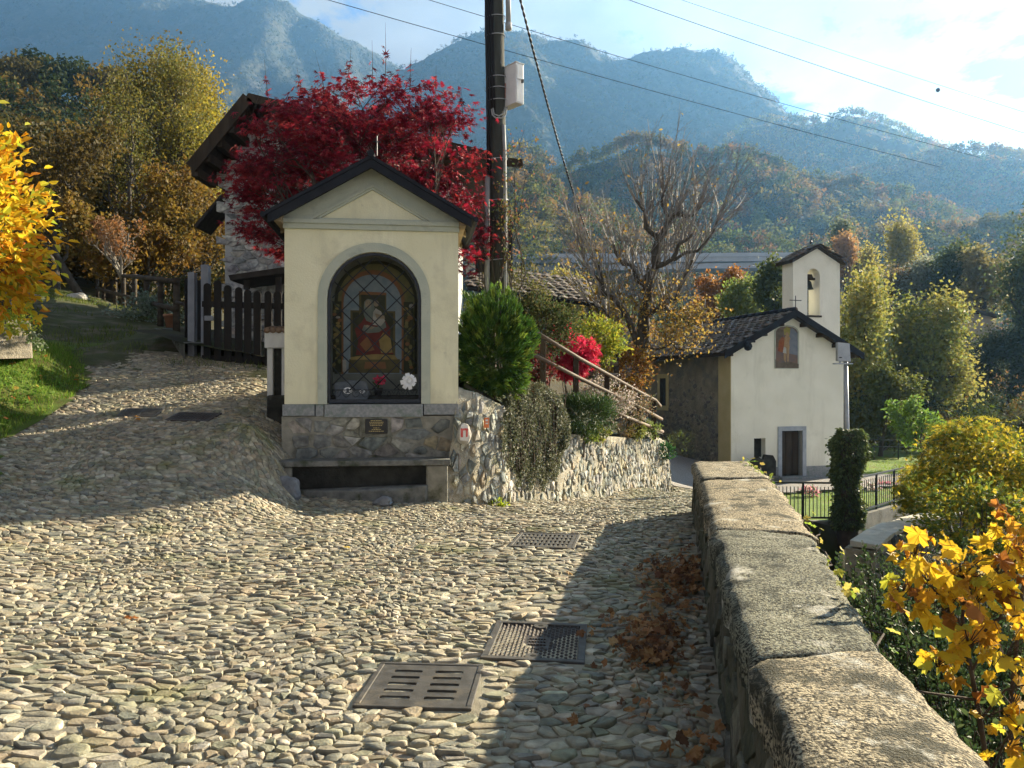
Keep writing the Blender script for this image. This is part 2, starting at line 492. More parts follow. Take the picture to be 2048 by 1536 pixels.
# ---- branching
def grow(start, direc, length, r0, levels, rng, nch=(5, 4, 3), spread=(45, 40, 35), shrink=0.62, up=0.15, wob=0.14, seg=6, r_end=0.35, start_frac=0.3, out=None, lvl=0):
    """returns list of (points, radii, level)"""
    if out is None: out = []
    p = Vector(start); d = Vector(direc).normalized(); pts = [p.copy()]; rr = [r0]
    for k in range(seg):
        d = (d + Vector(rng.normal(size=3)) * wob + Vector((0, 0, up)) * (0.5 if lvl == 0 else 1)).normalized()
        p = p + d * (length / seg); pts.append(p.copy()); rr.append(r0 * (1 - (1 - r_end) * (k + 1) / seg))
    out.append((pts, rr, lvl))
    if lvl < levels:
        m = nch[min(lvl, len(nch) - 1)]
        for c in range(m):
            f = start_frac + (1 - start_frac) * (c + rng.uniform(.1, .9)) / m
            x = f * seg; i = min(int(x), seg - 1); q = pts[i].lerp(pts[i + 1], x - i); dd = (pts[i + 1] - pts[i]).normalized()
            side = Vector(rng.normal(size=3)); side = (side - dd * side.dot(dd)).normalized()
            a = rad(spread[min(lvl, len(spread) - 1)] * rng.uniform(.7, 1.25))
            grow(q, dd * math.cos(a) + side * math.sin(a), length * shrink * rng.uniform(.75, 1.15) * (1.1 - .45 * f), rr[i] * .62, levels, rng, nch, spread, shrink, up, wob, max(3, seg - 1), r_end, .2, out, lvl + 1)
    return out

def branch_mesh(name, br, mat, parent=None, world=True, sides=(9, 6, 4, 3), smooth=True, maxlvl=9):
    mb = MB()
    for pts, rr, lv in br:
        if lv <= maxlvl: mb.tube(pts, rr, sides[min(lv, len(sides) - 1)], lv == 0)
    return mb.build(name, mat, parent, world, smooth=smooth)

def tips_of(br, minlvl, step=2):
    t = []; d = []
    for pts, rr, lv in br:
        if lv >= minlvl:
            for i in range(1, len(pts)):
                t.append(pts[i]); d.append((pts[i] - pts[i - 1]).normalized())
    return np.array(t), np.array(d)
# ================================================================== ground
road_pts = [
 (-2.13,3.28,0),(-3.25,5,.0),(-4.8,7.4,.12),(-5.7,8.8,.50),(-6.7,10.3,.97),(-2.6,5,0),(-4.08,7.8,.10),(-4.7,9,.42),(-5.54,10.6,.95),(-7.3,14,2.02),
 (-2.03,5,0),(-3.24,8,.09),(-3.73,9.2,.40),(-4.54,11.2,1.10),(-5.1,12.6,1.5),(-5.8,14.3,1.95),(-2.66,8,.05),(-3.09,9.3,.30),(-3.52,10.6,1.03),(-2.65,9,.06),(-3.07,10.35,.60),(-2.92,10.25,.22),(-2.72,10.2,.03),(-2.6,9.6,.03),(-2.98,9.6,.20),(-3.75,12,1.35),(-4.0,14.3,1.86),(-7.9,14.3,2.1),
 (-1.22,5,.02),(-1.95,8,.06),(-2.5,10.3,.08),(-2.85,10.55,.12),(-1.5,10.7,.03),(0,3,0),(0,6,0),(0,8.5,0),(1.2,3.5,0),(1.6,6.5,.0),(2.2,9.5,.01),
 (-.95,10.75,-.01),(-.55,11,-.09),(-.1,11.4,-.18),(.74,13.3,-.40),(1.82,15.3,-.62),(3.6,19,-1.04),(4.05,19.6,-1.08),(2.6,11,-.08),(4.4,15,-.6),(5.6,18,-1.0),(6.3,20,-1.25),(5,24,-1.5),(7.6,27.8,-1.72),
 (-6.7,15.8,2.62),(-8.7,15.8,2.5),(-9.0,19.5,3.25),(-12.6,25,4.05),(-16.2,31,4.9),(-24,45,7),(-8.2,10.3,1.35),(-11,12,2.6),(-7,9,.75),
 (-2.13,1.5,0),(0,0,0),(2,0,0),(-3,0,.02),(-6,3,.5),(-8,5,1.2),(-60,90,22),(-95,150,48),(-150,200,75),(0,45,1.2),(-6,20,2.6),(-2,25,2.4),(10,45,-2.4),(20,60,-3),(60,100,-4),(0,120,-3),
 (100,200,-5),(0,400,-5),(-300,400,110),(300,400,0),(-6,-12,0),(6,-12,0),(-60,30,15),(9,20.4,-2.0),(12,26,-2.0),(14,36,-2.1),(30,30,-3),(60,30,-4)]
road = RBF(road_pts)
terr_pts = [(-.75,11.6,1.62),(-.15,12.3,1.30),(.3,12.9,1.15),(.75,13.8,1.0),(1.8,15.7,.55),(3.55,19.3,.40),(4.1,21,.2),(-1,13,1.95),(-2.5,13.6,2.0),(-4,14.3,1.95),(0,14.5,2.1),(.2,17,2.3),(2.0,17.2,1.35),
 (2.2,20,1.3),(3.0,24,1.1),(-4,18,2.4),(0,22,2.2),(4,30,0.6),(-6,16,2.5),(-8,24,3.2)]
terrace = RBF(terr_pts)

def xpar(y):  # outer side of the parapet / edge of the gully
    y = np.asarray(y, float)
    return np.where(y < 10, 0.72 + .222 * y, 2.94 + (y - 10) * .40)
def gully(x, y):
    a = np.clip((x - xpar(y) - .1) / .5, 0, 1); lim = 19.7 + np.maximum(0, x - 8.1) * .97
    b = np.clip((lim - y) / .5, 0, 1)
    return a * b

def height_sheet(name, xs, ys, zf, mat, kind='structure', mask=None, parent=None, smooth=True):
    A, B = np.meshgrid(xs, ys); Zz = zf(A, B); nx = len(xs)
    V = np.stack([A, B, Zz], -1).reshape(-1, 3)
    i, j = np.meshgrid(np.arange(nx - 1), np.arange(len(ys) - 1)); q = (j * nx + i).ravel()
    Fq = np.stack([q, q + 1, q + nx + 1, q + nx], 1)
    if mask is not None:
        c = V[Fq].mean(1); Fq = Fq[mask(c[:, 0], c[:, 1])]
        u, inv = np.unique(Fq, return_inverse=True); V = V[u]; Fq = inv.reshape(-1, 4)
    return link(name, np_mesh(name, V, Fq, None, smooth), mat, parent, False, kind)

M_soil = material('soil', (.030, .026, .016), (.060, .056, .026), 1.5, .95, .6, 20, c3=(.035, .05, .014), scale3=.5)
M_grassground = material('grass_ground', (.07, .115, .018), (.11, .155, .028), 3, .95, .5, 60, c3=(.10, .085, .03), scale3=.8)
M_lawn = material('lawn_grass', (.10, .17, .022), (.15, .215, .035), 2.5, .95, .6, 90, c3=(.16, .16, .05), scale3=1.3)
M_mortar = material('mortar_bed', (.24, .215, .16), (.38, .345, .26), 9, .95, .9, 130, c3=(.07, .085, .03), scale3=.9, th3=(.55, .70), bdist=.012)
M_stone = material('road_stone', (.55, .55, .55), (1.15, 1.12, 1.06), 14, .72, .55, 75, attr=True, spec=.3, bdist=.008, c3=(.50, .56, .34), scale3=.9, th3=(.56, .72))

def gz(x, y):
    return road(x, y) - .28 - 3.1 * gully(x, y) + (fbm(x, y, .35, 3, 2) - .5) * .12
xs = np.unique(np.round(np.concatenate([np.linspace(-450, -40, 42), np.linspace(-40, -12, 40), np.linspace(-12, 16, 110), np.linspace(16, 50, 40), np.linspace(50, 700, 60)]), 3))
ys = np.unique(np.round(np.concatenate([np.linspace(-40, -2, 12), np.linspace(-2, 30, 120), np.linspace(30, 70, 50), np.linspace(70, 500, 60)]), 3))
height_sheet('ground', xs, ys, gz, M_soil)

# ---- cobbled road: bed sheet, then the stones
wall_line = [(-.95, 10.75), (-.55, 11.0), (-.09, 11.4), (.05, 11.9), (.76, 13.3), (1.79, 15.3), (3.63, 19.0), (4.1, 19.6), (4.6, 24), (7.4, 28)]
left_line = [(-2.6, 1.5), (-5.5, 7.6), (-5.75, 8.6), (-6.6, 9.9), (-6.65, 10.6), (-6.62, 11.3), (-6.75, 12.3), (-7.93, 14.4)]
bench_line = [(-3.05, 12.8), (-3.05, 10.6), (-2.85, 10.5), (-.95, 10.72)]
def interp_line(line, v, key, val):
    a = sorted(line, key=lambda p: p[key]); return np.interp(v, [p[key] for p in a], [p[val] for p in a])
def in_road(x, y, m=0.0):
    x = np.asarray(x); y = np.asarray(y)
    xr = np.where(y < 10, .235 + .2055 * y, 2.3 + (y - 10) * .43)
    ok = (x < xr - m) & (y > 1.8)
    ll = np.where(y < 8, -.68 * y - .3, interp_line(left_line, y, 1, 0) + .10 * np.sin(y * 4))
    ok &= (x > ll + m) & (y < 28)
    # shrine and what stands left and right of it
    front = np.interp(x, [-3.06, -3.05, -2.85, -.95, -.55, -.09, .05, .76, 1.79, 3.63, 4.1, 4.6, 7.4], [14.1, 10.7, 10.5, 10.72, 11.0, 11.4, 11.9, 13.3, 15.3, 19.0, 19.6, 24, 28])
    front = np.where(x <= -3.05, np.interp(x, [-7.8, -6.2, -4.0, -3.3, -3.06], [14.4, 14.7, 14.4, 13.6, 12.6]), front)
    return ok & (y < front - m)
M_moss = M_mortar
xs = np.arange(-8.2, 8.0, .07); ys = np.arange(1.6, 28.2, .07)
road_o = height_sheet('cobbled_road', xs, ys, lambda a, b: road(a, b) + .001 + (fbm(a, b, 5.0, 3, 4) - .5) * .020, M_mortar, mask=lambda x, y: in_road(x, y, -.16))

# iron covers in the road: (corner pixels far-left, far-right, near-right, near-left)
covers = {'slot': [(770, 1330), (975, 1335), (935, 1425), (695, 1418)], 'stud': [(1000, 1245), (1182, 1255), (1160, 1330), (953, 1322)],
          'far': [(1040, 1067), (1162, 1072), (1147, 1100), (1018, 1096)], 'upper': [(343, 827), (428, 829), (433, 843), (346, 841)], 'bars': [(245, 819), (318, 820), (326, 834), (240, 833)]}
cover_frames = {}
for k, c in covers.items():
    q = [ground_hit(px, py, road) for px, py in c]
    ctr = (q[0] + q[1] + q[2] + q[3]) / 4; ux = ((q[1] - q[0]) + (q[2] - q[3])).normalized(); uy = ((q[0] - q[3]) + (q[1] - q[2])).normalized()
    n = ux.cross(uy).normalized(); uy = n.cross(ux)
    w = ((q[1] - q[0]).length + (q[2] - q[3]).length) / 2; h = ((q[0] - q[3]).length + (q[1] - q[2]).length) / 2
    cover_frames[k] = (ctr, ux, uy, n, w, h)
def off_cover(c, m=.035):
    for ctr, ux, uy, n, w, h in cover_frames.values():
        d = Vector((c[0], c[1], ctr.z)) - ctr
        if abs(d.dot(ux)) < w / 2 + m and abs(d.dot(uy)) < h / 2 + m * .8: return False
    return True

rng = np.random.RandomState(11)
SU, SV = .080, .053
road_cols = [(.30, .275, .22), (.24, .225, .185), (.36, .325, .25), (.20, .195, .17), (.40, .37, .30), (.27, .23, .165), (.15, .155, .145), (.31, .255, .185), (.43, .405, .35), (.22, .22, .165)]
cells = voronoi_cells(int(16 / SU), int(19.0 / SV), rng, 1.0, .18)
cells = [(i, j, (c[0] - 8.2 / SU, c[1] + 2.0 / SV), p) for i, j, c, p in cells]
cx = np.array([c[2][0] * SU for c in cells]); cyy = np.array([c[2][1] * SV for c in cells])
def warp(x, y):
    # stones come larger in some spots and smaller in others, and the rows wander
    a = .085 * np.sin(x * 2.9 + .8 * np.sin(y * 1.9)) + .03 * np.sin(y * 3.3 + x * 3.1); b = .065 * np.sin(y * 3.3 + .8 * np.sin(x * 2.3)) + .03 * np.sin(x * 3.1 + y)
    return x + a, y + b
cx, cyy = warp(cx, cyy)
keep = in_road(cx, cyy, .03) & (np.abs(cx) < .70 * cyy + .9)
cells = [c for c, k, wx, wy in zip(cells, keep, cx, cyy) if k and off_cover((wx, wy))]
def cob_map(V):
    # the rows of stones wander a little
    x, y = warp(V[:, 0], V[:, 1])
    return np.stack([x, y, road(x, y) + V[:, 2]], 1)
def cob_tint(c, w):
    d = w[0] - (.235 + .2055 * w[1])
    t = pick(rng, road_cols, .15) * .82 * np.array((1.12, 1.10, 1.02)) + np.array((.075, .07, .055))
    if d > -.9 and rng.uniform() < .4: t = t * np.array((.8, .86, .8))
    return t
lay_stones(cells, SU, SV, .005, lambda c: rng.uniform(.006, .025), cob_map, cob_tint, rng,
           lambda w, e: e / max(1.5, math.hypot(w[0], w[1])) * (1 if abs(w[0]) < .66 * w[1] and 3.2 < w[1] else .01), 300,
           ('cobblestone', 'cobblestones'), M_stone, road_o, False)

# ---- grass verge and woodland path at the left
def bank_z(x, y):
    e = np.maximum(0, interp_line(left_line, y, 1, 0) - x)
    return road(x, y) + .02 + .30 * np.clip(e / .5, 0, 1) * np.clip((15 - y) / 2.5, 0, 1) + .30 * np.clip((e - .4) / .8, 0, 1) * np.clip((13.8 - y) / 2, 0, 1) + (fbm(x, y, 1.2, 3) - .5) * .16
height_sheet('grass_bank', np.arange(-13, -5, .16), np.arange(7.6, 15.4, .16), bank_z, M_grassground, mask=lambda x, y: x < interp_line(left_line, y, 1, 0) + .14)
M_path = material('woodland_path', (.045, .05, .02), (.075, .085, .025), 2.0, .95, .8, 35, c3=(.13, .11, .075), scale3=1.4, th3=(.5, .62))
def path_ok(x, y):
    c = np.interp(y, [13.6, 16, 20, 31, 45], [-6.1, -8, -11.2, -19, -27]); hw = np.interp(y, [13.6, 20, 31], [2.6, 2.3, 3.0])
    return np.abs(x - c) < hw
height_sheet('woodland_path', np.arange(-34, -3.0, .25), np.arange(13.5, 46, .25), lambda a, b: road(a, b) + .015 + (fbm(a, b, .9, 4, 3) - .5) * .14, M_path, mask=path_ok)

# ---- garden terrace above the retaining wall
def terr_ok(x, y):
    f = np.interp(x, [-4.4, -3.0, -2.9, -.8, -.72, -.12, .18, .75, 1.78, 3.55, 4.3], [14.4, 14.2, 12.9, 12.9, 11.35, 11.95, 12.6, 13.75, 15.65, 19.3, 22])
    return (y > f) & (y < 30) & (x < 3.95 + (y - 19.6) * .02)
height_sheet('garden_terrace', np.arange(-7, 6.4, .14), np.arange(11.2, 30, .14), lambda a, b: terrace(a, b) + (fbm(a, b, 1.4, 3, 8) - .5) * .15, M_soil, mask=terr_ok)

# ---- lawn and gravel before the chapel
def lawn_ok(x, y):
    return (x > 6.3) & (y > 19.95 + np.maximum(0, x - 8.1) * .97 + .02) & (x < 34)
lawn_o = height_sheet('lawn', np.arange(6.2, 34, .3), np.arange(19.8, 46, .3), lambda a, b: -1.90 + (fbm(a, b, .5, 3, 5) - .5) * .10, M_lawn, mask=lawn_ok)
M_gravel = material('gravel', (.20, .19, .18), (.34, .32, .30), 30, .95, .8, 120)
height_sheet('gravel_yard', np.arange(4.2, 16.5, .3), np.arange(20.4, 30, .3), lambda a, b: np.maximum(-1.82 + 0 * a, road(a, b) + .03), M_gravel,
             mask=lambda x, y: (y > np.interp(x, [4, 6.6, 7, 9, 12.5, 16], [19.8, 21, 24.6, 25.0, 26.4, 27.6])))
# ================================================================== mountains, hills, forests
def mountain(name, ridge, D, Dfoot, z0, mat, nx=300, ny=90, gul=.10, gscale=.006, rough_amp=6.0, rough_sc=.05, seed=0, back=1.25, power=1.15, extend=True):
    px = np.array([p[0] for p in ridge], float); py = np.array([p[1] for p in ridge], float)
    xr = (px - 1024) / F * D; zr = EYE - (py - 768) / F * D
    xs = np.linspace(xr[0], xr[-1], nx); zs = np.interp(xs, xr, zr) + (fbm(xs, xs * 0, .02 * 1500 / D, 4, seed) - .5) * D * .006
    v = np.concatenate([np.linspace(0, 1, ny), np.linspace(1.03, 1.2, 10)])
    A, Vv = np.meshgrid(xs, v); Zr = np.tile(zs, (len(v), 1))
    Y = Dfoot + (D - Dfoot) * Vv
    prof = np.where(Vv <= 1, np.abs(Vv) ** power, np.maximum(0, 1 - (Vv - 1) * 1.6))
    H = Zr - z0
    g = fbm(A, Y * .35, gscale, 5, seed + 1) - .5
    rg = 1 - np.abs(fbm(A + Y * .3, Y * .4, gscale * 1.7, 5, seed + 5) - .5) * 2 - .55
    fade = np.clip(Vv, 0, 1) * np.clip(1.15 - Vv, 0, 1) * 3.2
    Zz = z0 + H * prof + H * (gul * g + gul * .8 * rg) * np.clip(fade, 0, 1)
    Zz += (fbm(A, Y, rough_sc, 3, seed + 2) - .5) * rough_amp
    Vt = np.stack([A, Y, Zz], -1).reshape(-1, 3); n = len(xs)
    i, j = np.meshgrid(np.arange(n - 1), np.arange(len(v) - 1)); q = (j * n + i).ravel()
    Fq = np.stack([q, q + 1, q + n + 1, q + n], 1)
    o = link(name, np_mesh(name, Vt, Fq, None, True), mat, None, False, 'structure')
    return o, A, Y, Zz

M_mtn = material('far_forest_slope', (.018, .026, .014), (.045, .042, .022), .03, .95, 1.0, .12, c3=(.06, .062, .06), scale3=.011, th3=(.60, .68), bdist=6.0, stretch=(1, .6, .5))
M_mtn2 = material('mid_forest_slope', (.030, .036, .015), (.085, .066, .028), .03, .95, 1.0, .15, c3=(.085, .08, .07), scale3=.012, th3=(.64, .72), bdist=5.0, stretch=(1, .6, .5))
M_hill = material('hill_soil', (.028, .034, .012), (.06, .05, .02), .05, .95, .8, .3, bdist=2.0)

m1, A5, Y5, Z5 = mountain('mountain', [(-700, 40), (-300, -30), (0, -70), (200, -60), (330, -20), (365, 0), (400, 14), (440, 20), (470, 20), (500, 10), (545, 2), (575, 12), (600, 34), (650, 60), (700, 84), (750, 106), (790, 132), (830, 170), (900, 250), (1000, 330), (1150, 460)],
                  1900, 700, -10, M_mtn, 330, 110, .11, .0036, 5, .06, 3)
m2, A6, Y6, Z6 = mountain('mountain', [(600, 330), (700, 240), (760, 180), (800, 134), (850, 116), (900, 95), (950, 80), (1010, 74), (1080, 86), (1150, 100), (1200, 119), (1230, 124), (1260, 120), (1300, 108), (1370, 99), (1430, 105), (1465, 132), (1490, 180), (1540, 212), (1600, 246), (1660, 270), (1760, 320), (1900, 420)],
                  1500, 560, -10, M_mtn, 330, 110, .13, .0052, 8, .07, 9)
m3, A3, Y3, Z3 = mountain('mountain', [(1250, 470), (1400, 330), (1500, 262), (1560, 256), (1620, 262), (1690, 245), (1730, 246), (1770, 262), (1800, 276), (1860, 302), (1900, 330), (2000, 400), (2200, 480)],
                  1000, 420, -10, M_mtn2, 220, 70, .10, .008, 6, .09, 15)
m4, A4, Y4, Z4 = mountain('mountain', [(1500, 420), (1700, 362), (1800, 330), (1880, 310), (1930, 301), (1990, 311), (2048, 326), (2150, 330), (2300, 300), (2600, 240), (3000, 260)],
                  760, 330, -10, M_mtn2, 240, 70, .10, .010, 5, .1, 21)
h1, A1, Y1, Z1 = mountain('hill', [(700, 440), (960, 350), (1040, 322), (1080, 332), (1120, 360), (1160, 342), (1230, 312), (1300, 300), (1345, 308), (1400, 328), (1490, 332), (1600, 370), (1700, 380), (1850, 420), (2000, 470), (2200, 500)],
                  480, 250, -8, M_hill, 200, 60, .12, .015, 3, .1, 27)
h2, A2, Y2, Z2 = mountain('hill', [(600, 470), (900, 380), (1000, 362), (1060, 376), (1110, 402), (1160, 434), (1250, 470), (1330, 500), (1450, 520), (1600, 530), (1750, 500), (1900, 490), (2100, 470), (2400, 440)],
                  300, 150, -6, M_hill, 180, 50, .10, .02, 2, .1, 33)
hl, AL, YL, ZL = mountain('hill', [(-600, 140), (-250, 180), (-60, 195), (50, 200), (110, 205), (160, 215), (260, 250), (400, 330), (560, 460), (700, 560)],
                  150, 60, 4, M_hill, 140, 50, .06, .03, 1.5, .2, 39)

M_forest = material('forest_leaves', (1, 1, 1), rough=.8, attr=True, transl=.4, spec=.15)
FOR_COLS = [(.085, .10, .024), (.13, .125, .028), (.19, .15, .035), (.22, .14, .042), (.07, .088, .026), (.16, .165, .045), (.23, .125, .045), (.11, .14, .032)]
def forest(name, pts, hts, K, leaf, cols=FOR_COLS, wts=None, rng=R, wid=.42, kind='stuff', mat=None):
    n = len(pts); pts = np.asarray(pts, float); hts = np.asarray(hts, float)
    ca = np.array(cols); fi = (fbm(pts[:, 0] * 7 / np.maximum(np.abs(pts[:, 1]).mean(), 1), pts[:, 1] * 7 / np.maximum(np.abs(pts[:, 1]).mean(), 1), 1.6, 3, n % 13) * 1.6 - .3) * len(ca)
    idx = np.where(rng.uniform(size=n) < .62, np.clip(fi, 0, len(ca) - 1), rng.randint(len(ca), size=n)).astype(int)
    tc_ = ca[idx] * (1 + rng.uniform(-.2, .2, (n, 1)))
    # each crown: several lobes, each a bunch of faces on its upper outer side
    L = 7
    lob = rand_unit(rng, n * L).reshape(n, L, 3) * (.55, .55, .62)
    lob[:, :, 2] = lob[:, :, 2] * .75 + .08
    li = rng.randint(L, size=(n, K))
    d = rand_unit(rng, n * K).reshape(n, K, 3); d[:, :, 2] += .25
    q = np.take_along_axis(lob, li[:, :, None].repeat(3, 2), 1) + d * rng.uniform(.30, .52, (n, K, 1))
    c = pts + np.stack([hts * 0, hts * 0, hts * .58], 1)
    sc = np.stack([hts * wid, hts * wid, hts * .46], 1)
    pos = c[:, None] + q * sc[:, None]
    col = np.repeat(tc_, K, 0) * rng.uniform(.88, 1.12, (n * K, 1))
    ax = rand_unit(rng, n * K) + np.array((0, 0, .2))
    size = np.repeat(hts, K) * leaf * rng.uniform(.6, 1.4, n * K)
    return leaf_mesh(name, 'rhomb', pos.reshape(-1, 3), ax, size, col, mat or M_forest, None, False, rng, d.reshape(-1, 3), kind)

def scatter_on(A, Y, Zz, n, rng, px0, px1, vmin=0.0, vmax=1.0):
    ny, nx = A.shape; out = []
    nyf = ny - 10
    i = (rng.uniform(vmin, vmax, n * 4) ** .9 * (nyf - 1)).astype(int); j = rng.randint(0, nx, n * 4)
    x, y, z = A[i, j], Y[i, j], Zz[i, j]; px = 1024 + x / y * F
    ok = (px > px0) & (px < px1); p = np.stack([x, y, z], 1)[ok][:n]
    p[:, 0] += rng.uniform(-.5, .5, len(p)) * (A[0, 1] - A[0, 0]); p[:, 1] += rng.uniform(-.5, .5, len(p)) * (Y[1, 0] - Y[0, 0])
    return p
rg = np.random.RandomState(5)
def ridge_row(A, Y, Zz, n, rng, px0, px1):
    nyf = A.shape[0] - 10; j = rng.randint(0, A.shape[1], n * 3); x, y, z = A[nyf - 1, j], Y[nyf - 1, j], Zz[nyf - 1, j]
    px = 1024 + x / y * F; return np.stack([x, y, z], 1)[(px > px0) & (px < px1)][:n]
p = np.concatenate([scatter_on(A6, Y6, Z6, 5200, rg, 700, 1700, .12)])
forest('forest', p, rg.uniform(6, 11, len(p)), 12, .30, [(.045, .06, .02), (.065, .07, .022), (.085, .07, .024), (.035, .048, .018)])
p = np.concatenate([scatter_on(A5, Y5, Z5, 3600, rg, -40, 900, .3)])
forest('forest', p, rg.uniform(7, 12, len(p)), 10, .32, [(.035, .048, .016), (.05, .055, .018), (.03, .04, .015)])
p = np.concatenate([scatter_on(A3, Y3, Z3, 3200, rg, 1300, 2450, .15), ridge_row(A3, Y3, Z3, 160, rg, 1450, 1950)])
forest('forest', p, rg.uniform(7, 13, len(p)), 22, .24)
p = np.concatenate([scatter_on(A4, Y4, Z4, 4000, rg, 1480, 2700, .15), ridge_row(A4, Y4, Z4, 200, rg, 1600, 2150)])
forest('forest', p, rg.uniform(7, 13, len(p)), 30, .2)
p = np.concatenate([scatter_on(A1, Y1, Z1, 2800, rg, 940, 2400, .05), ridge_row(A1, Y1, Z1, 260, rg, 940, 1900)])
forest('forest', p, rg.uniform(6, 12, len(p)), 60, .15)
p = np.concatenate([scatter_on(A2, Y2, Z2, 1300, rg, 900, 2450, .0), ridge_row(A2, Y2, Z2, 160, rg, 900, 2100)])
forest('forest', p, rg.uniform(6, 11, len(p)), 110, .115)
p = np.concatenate([scatter_on(AL, YL, ZL, 260, rg, -120, 560, .05), ridge_row(AL, YL, ZL, 70, rg, -120, 420)])
forest('forest', p, rg.uniform(5, 10, len(p)), 240, .085, [(.045, .06, .015), (.10, .085, .02), (.17, .11, .022), (.03, .045, .015), (.12, .10, .03)])
# valley-floor wood between the chapel and the hills
n = 520
yy = rg.uniform(52, 190, n); xx = (rg.uniform(-.06, .95, n)) * yy
p = np.stack([xx, yy, road(xx, yy) - .4], 1)
hh = rg.uniform(5, 9.5, n) * np.interp(yy, [50, 190], [.75, 1.25])
keep = ~((xx / yy > .0) & (xx / yy < .33) & (yy > 50) & (yy < 150) & (1.6 + .0 < (hh + p[:, 2]) - yy * .12))
p = p[keep]; hh = hh[keep]
forest('valley_woods', p, hh, 330, .075, FOR_COLS)

# ------------------------------------------------------------------ air of the valley
mb = MB(); mb.box(-2300, 2300, -45, 2250, -14, 1075)
M_haze = bpy.data.materials.new('haze_air'); M_haze.use_nodes = True
t = M_haze.node_tree
for nd in list(t.nodes):
    if nd.type == 'BSDF_PRINCIPLED': t.nodes.remove(nd)
pv = t.nodes.new('ShaderNodeVolumePrincipled')
pv.inputs['Color'].default_value = (.24, .54, 1.0, 1); pv.inputs['Density'].default_value = HAZE_DENSITY; pv.inputs['Anisotropy'].default_value = .5
t.links.new(pv.outputs[0], t.nodes['Material Output'].inputs['Volume'])
mb.build('haze', M_haze, kind='stuff')
# ================================================================== wayside shrine
M_cream = material('cream_plaster', (.68, .65, .45), (.76, .73, .53), 1.6, .9, .25, 45, c3=(.55, .52, .37), scale3=2.2, th3=(.52, .74))
M_grey = material('grey_moulding', (.38, .41, .34), (.46, .48, .39), 3, .88, .25, 60, c3=(.30, .325, .28), scale3=3, th3=(.55, .7))
M_sill = material('granite_sill', (.20, .215, .225), (.31, .32, .32), 26, .8, .5, 90, c3=(.16, .20, .18), scale3=4)
M_roofdark = material('dark_sheet_roof', (.014, .016, .022), (.022, .024, .030), 5, .8, .15, 30, spec=.15)
M_wood = material('dark_timber', (.030, .022, .015), (.055, .040, .026), 6, .8, .5, 30, stretch=(1, 1, .2))
M_iron = material('black_iron', (.022, .026, .034), (.035, .040, .050), 20, .5, .2, 60, metal=.6, spec=.5)
M_wallmortar = material('wall_mortar', (.19, .185, .155), (.31, .30, .25), 8, .95, .9, 70, c3=(.06, .065, .035), scale3=1.6, th3=(.52, .66), bdist=.015)
M_wstone = material('wall_stone', (.5, .5, .5), (1.2, 1.17, 1.1), 11, .8, .8, 45, attr=True, spec=.25, bdist=.014)
M_slab = material('bench_slab', (.10, .105, .10), (.20, .20, .185), 9, .85, .6, 50, c3=(.05, .06, .035), scale3=2)
M_black = material('black_stone_and_shade', (.018, .018, .016), (.045, .045, .038), 6, .85, .8, 40, c3=(.10, .10, .09), scale3=3, th3=(.62, .7))  # black stone, panes and openings; in recesses the shade is put into this colour

SH_D = 11.0; PXM = F / SH_D
SH = thing('wayside_shrine', 'small cream wayside shrine with dark gabled roof and barred arched painted niche', 'shrine', (X(745, SH_D), SH_D, 0), rad(7))
def sx(px): return (px - 745) / PXM
def sz(py): return EYE - (py - 768) / PXM

def arch_pts(cx, r, zs, n=20):
    return [(cx - r * math.cos(math.pi * k / n), zs + r * math.sin(math.pi * k / n)) for k in range(n + 1)]
def arch_wall(mb, x0, x1, z0, z1, cx, r, zs, zb, y0, y1, n=20):
    """wall slab x0..x1, z0..z1 with a round-headed opening; opening bottom zb"""
    mb.box(x0, cx - r, y0, y1, z0, z1); mb.box(cx + r, x1, y0, y1, z0, z1)
    if zb > z0 + .001: mb.box(cx - r, cx + r, y0, y1, z0, zb)
    a = arch_pts(cx, r, zs, n)
    for k in range(n):
        (xa, za), (xb, zb_) = a[k], a[k + 1]
        mb.add([(xa, y0, za), (xb, y0, zb_), (xb, y0, z1), (xa, y0, z1), (xa, y1, za), (xb, y1, zb_), (xb, y1, z1), (xa, y1, z1)],
               [(0, 1, 2, 3), (7, 6, 5, 4), (0, 4, 5, 1), (3, 2, 6, 7)])
def arch_band(mb, cx, r0, r1, zs, zb, y0, y1, n=24, closed=False):
    """flat moulding that runs up one jamb, round the arch and down the other"""
    def path(r): return [(cx - r, zb)] + arch_pts(cx, r, zs, n) + [(cx + r, zb)]
    a, b = path(r0), path(r1)
    for k in range(len(a) - 1):
        p, q, s_, t_ = a[k], a[k + 1], b[k + 1], b[k]
        mb.add([(p[0], y0, p[1]), (q[0], y0, q[1]), (s_[0], y0, s_[1]), (t_[0], y0, t_[1]), (p[0], y1, p[1]), (q[0], y1, q[1]), (s_[0], y1, s_[1]), (t_[0], y1, t_[1])],
               [(3, 2, 1, 0), (4, 5, 6, 7), (0, 1, 5, 4), (2, 3, 7, 6)])

HW = 1.195; ZS = sz(808); ZE = sz(452); ZA = sz(352); DEP = 1.75
ACX = sx(749); AR = 93 / PXM; AZS = sz(597); ZNB = sz(806)
mb = MB()
arch_wall(mb, -HW, HW, ZS, ZE, ACX, AR, AZS, ZS, 0, .22)
mb.prism([(-HW, ZE), (HW, ZE), (0, ZE + .78)], .0, .22)                      # gable
mb.box(-HW, -HW + .2, .22, DEP, ZS, ZE); mb.box(HW - .2, HW, .22, DEP, ZS, ZE); mb.box(-HW + .2, HW - .2, DEP - .2, DEP, ZS, ZE)
mb.prism([(-HW, ZE), (HW, ZE), (0, ZE + .78)], DEP - .2, DEP)
mb.build('wall', M_cream, SH)
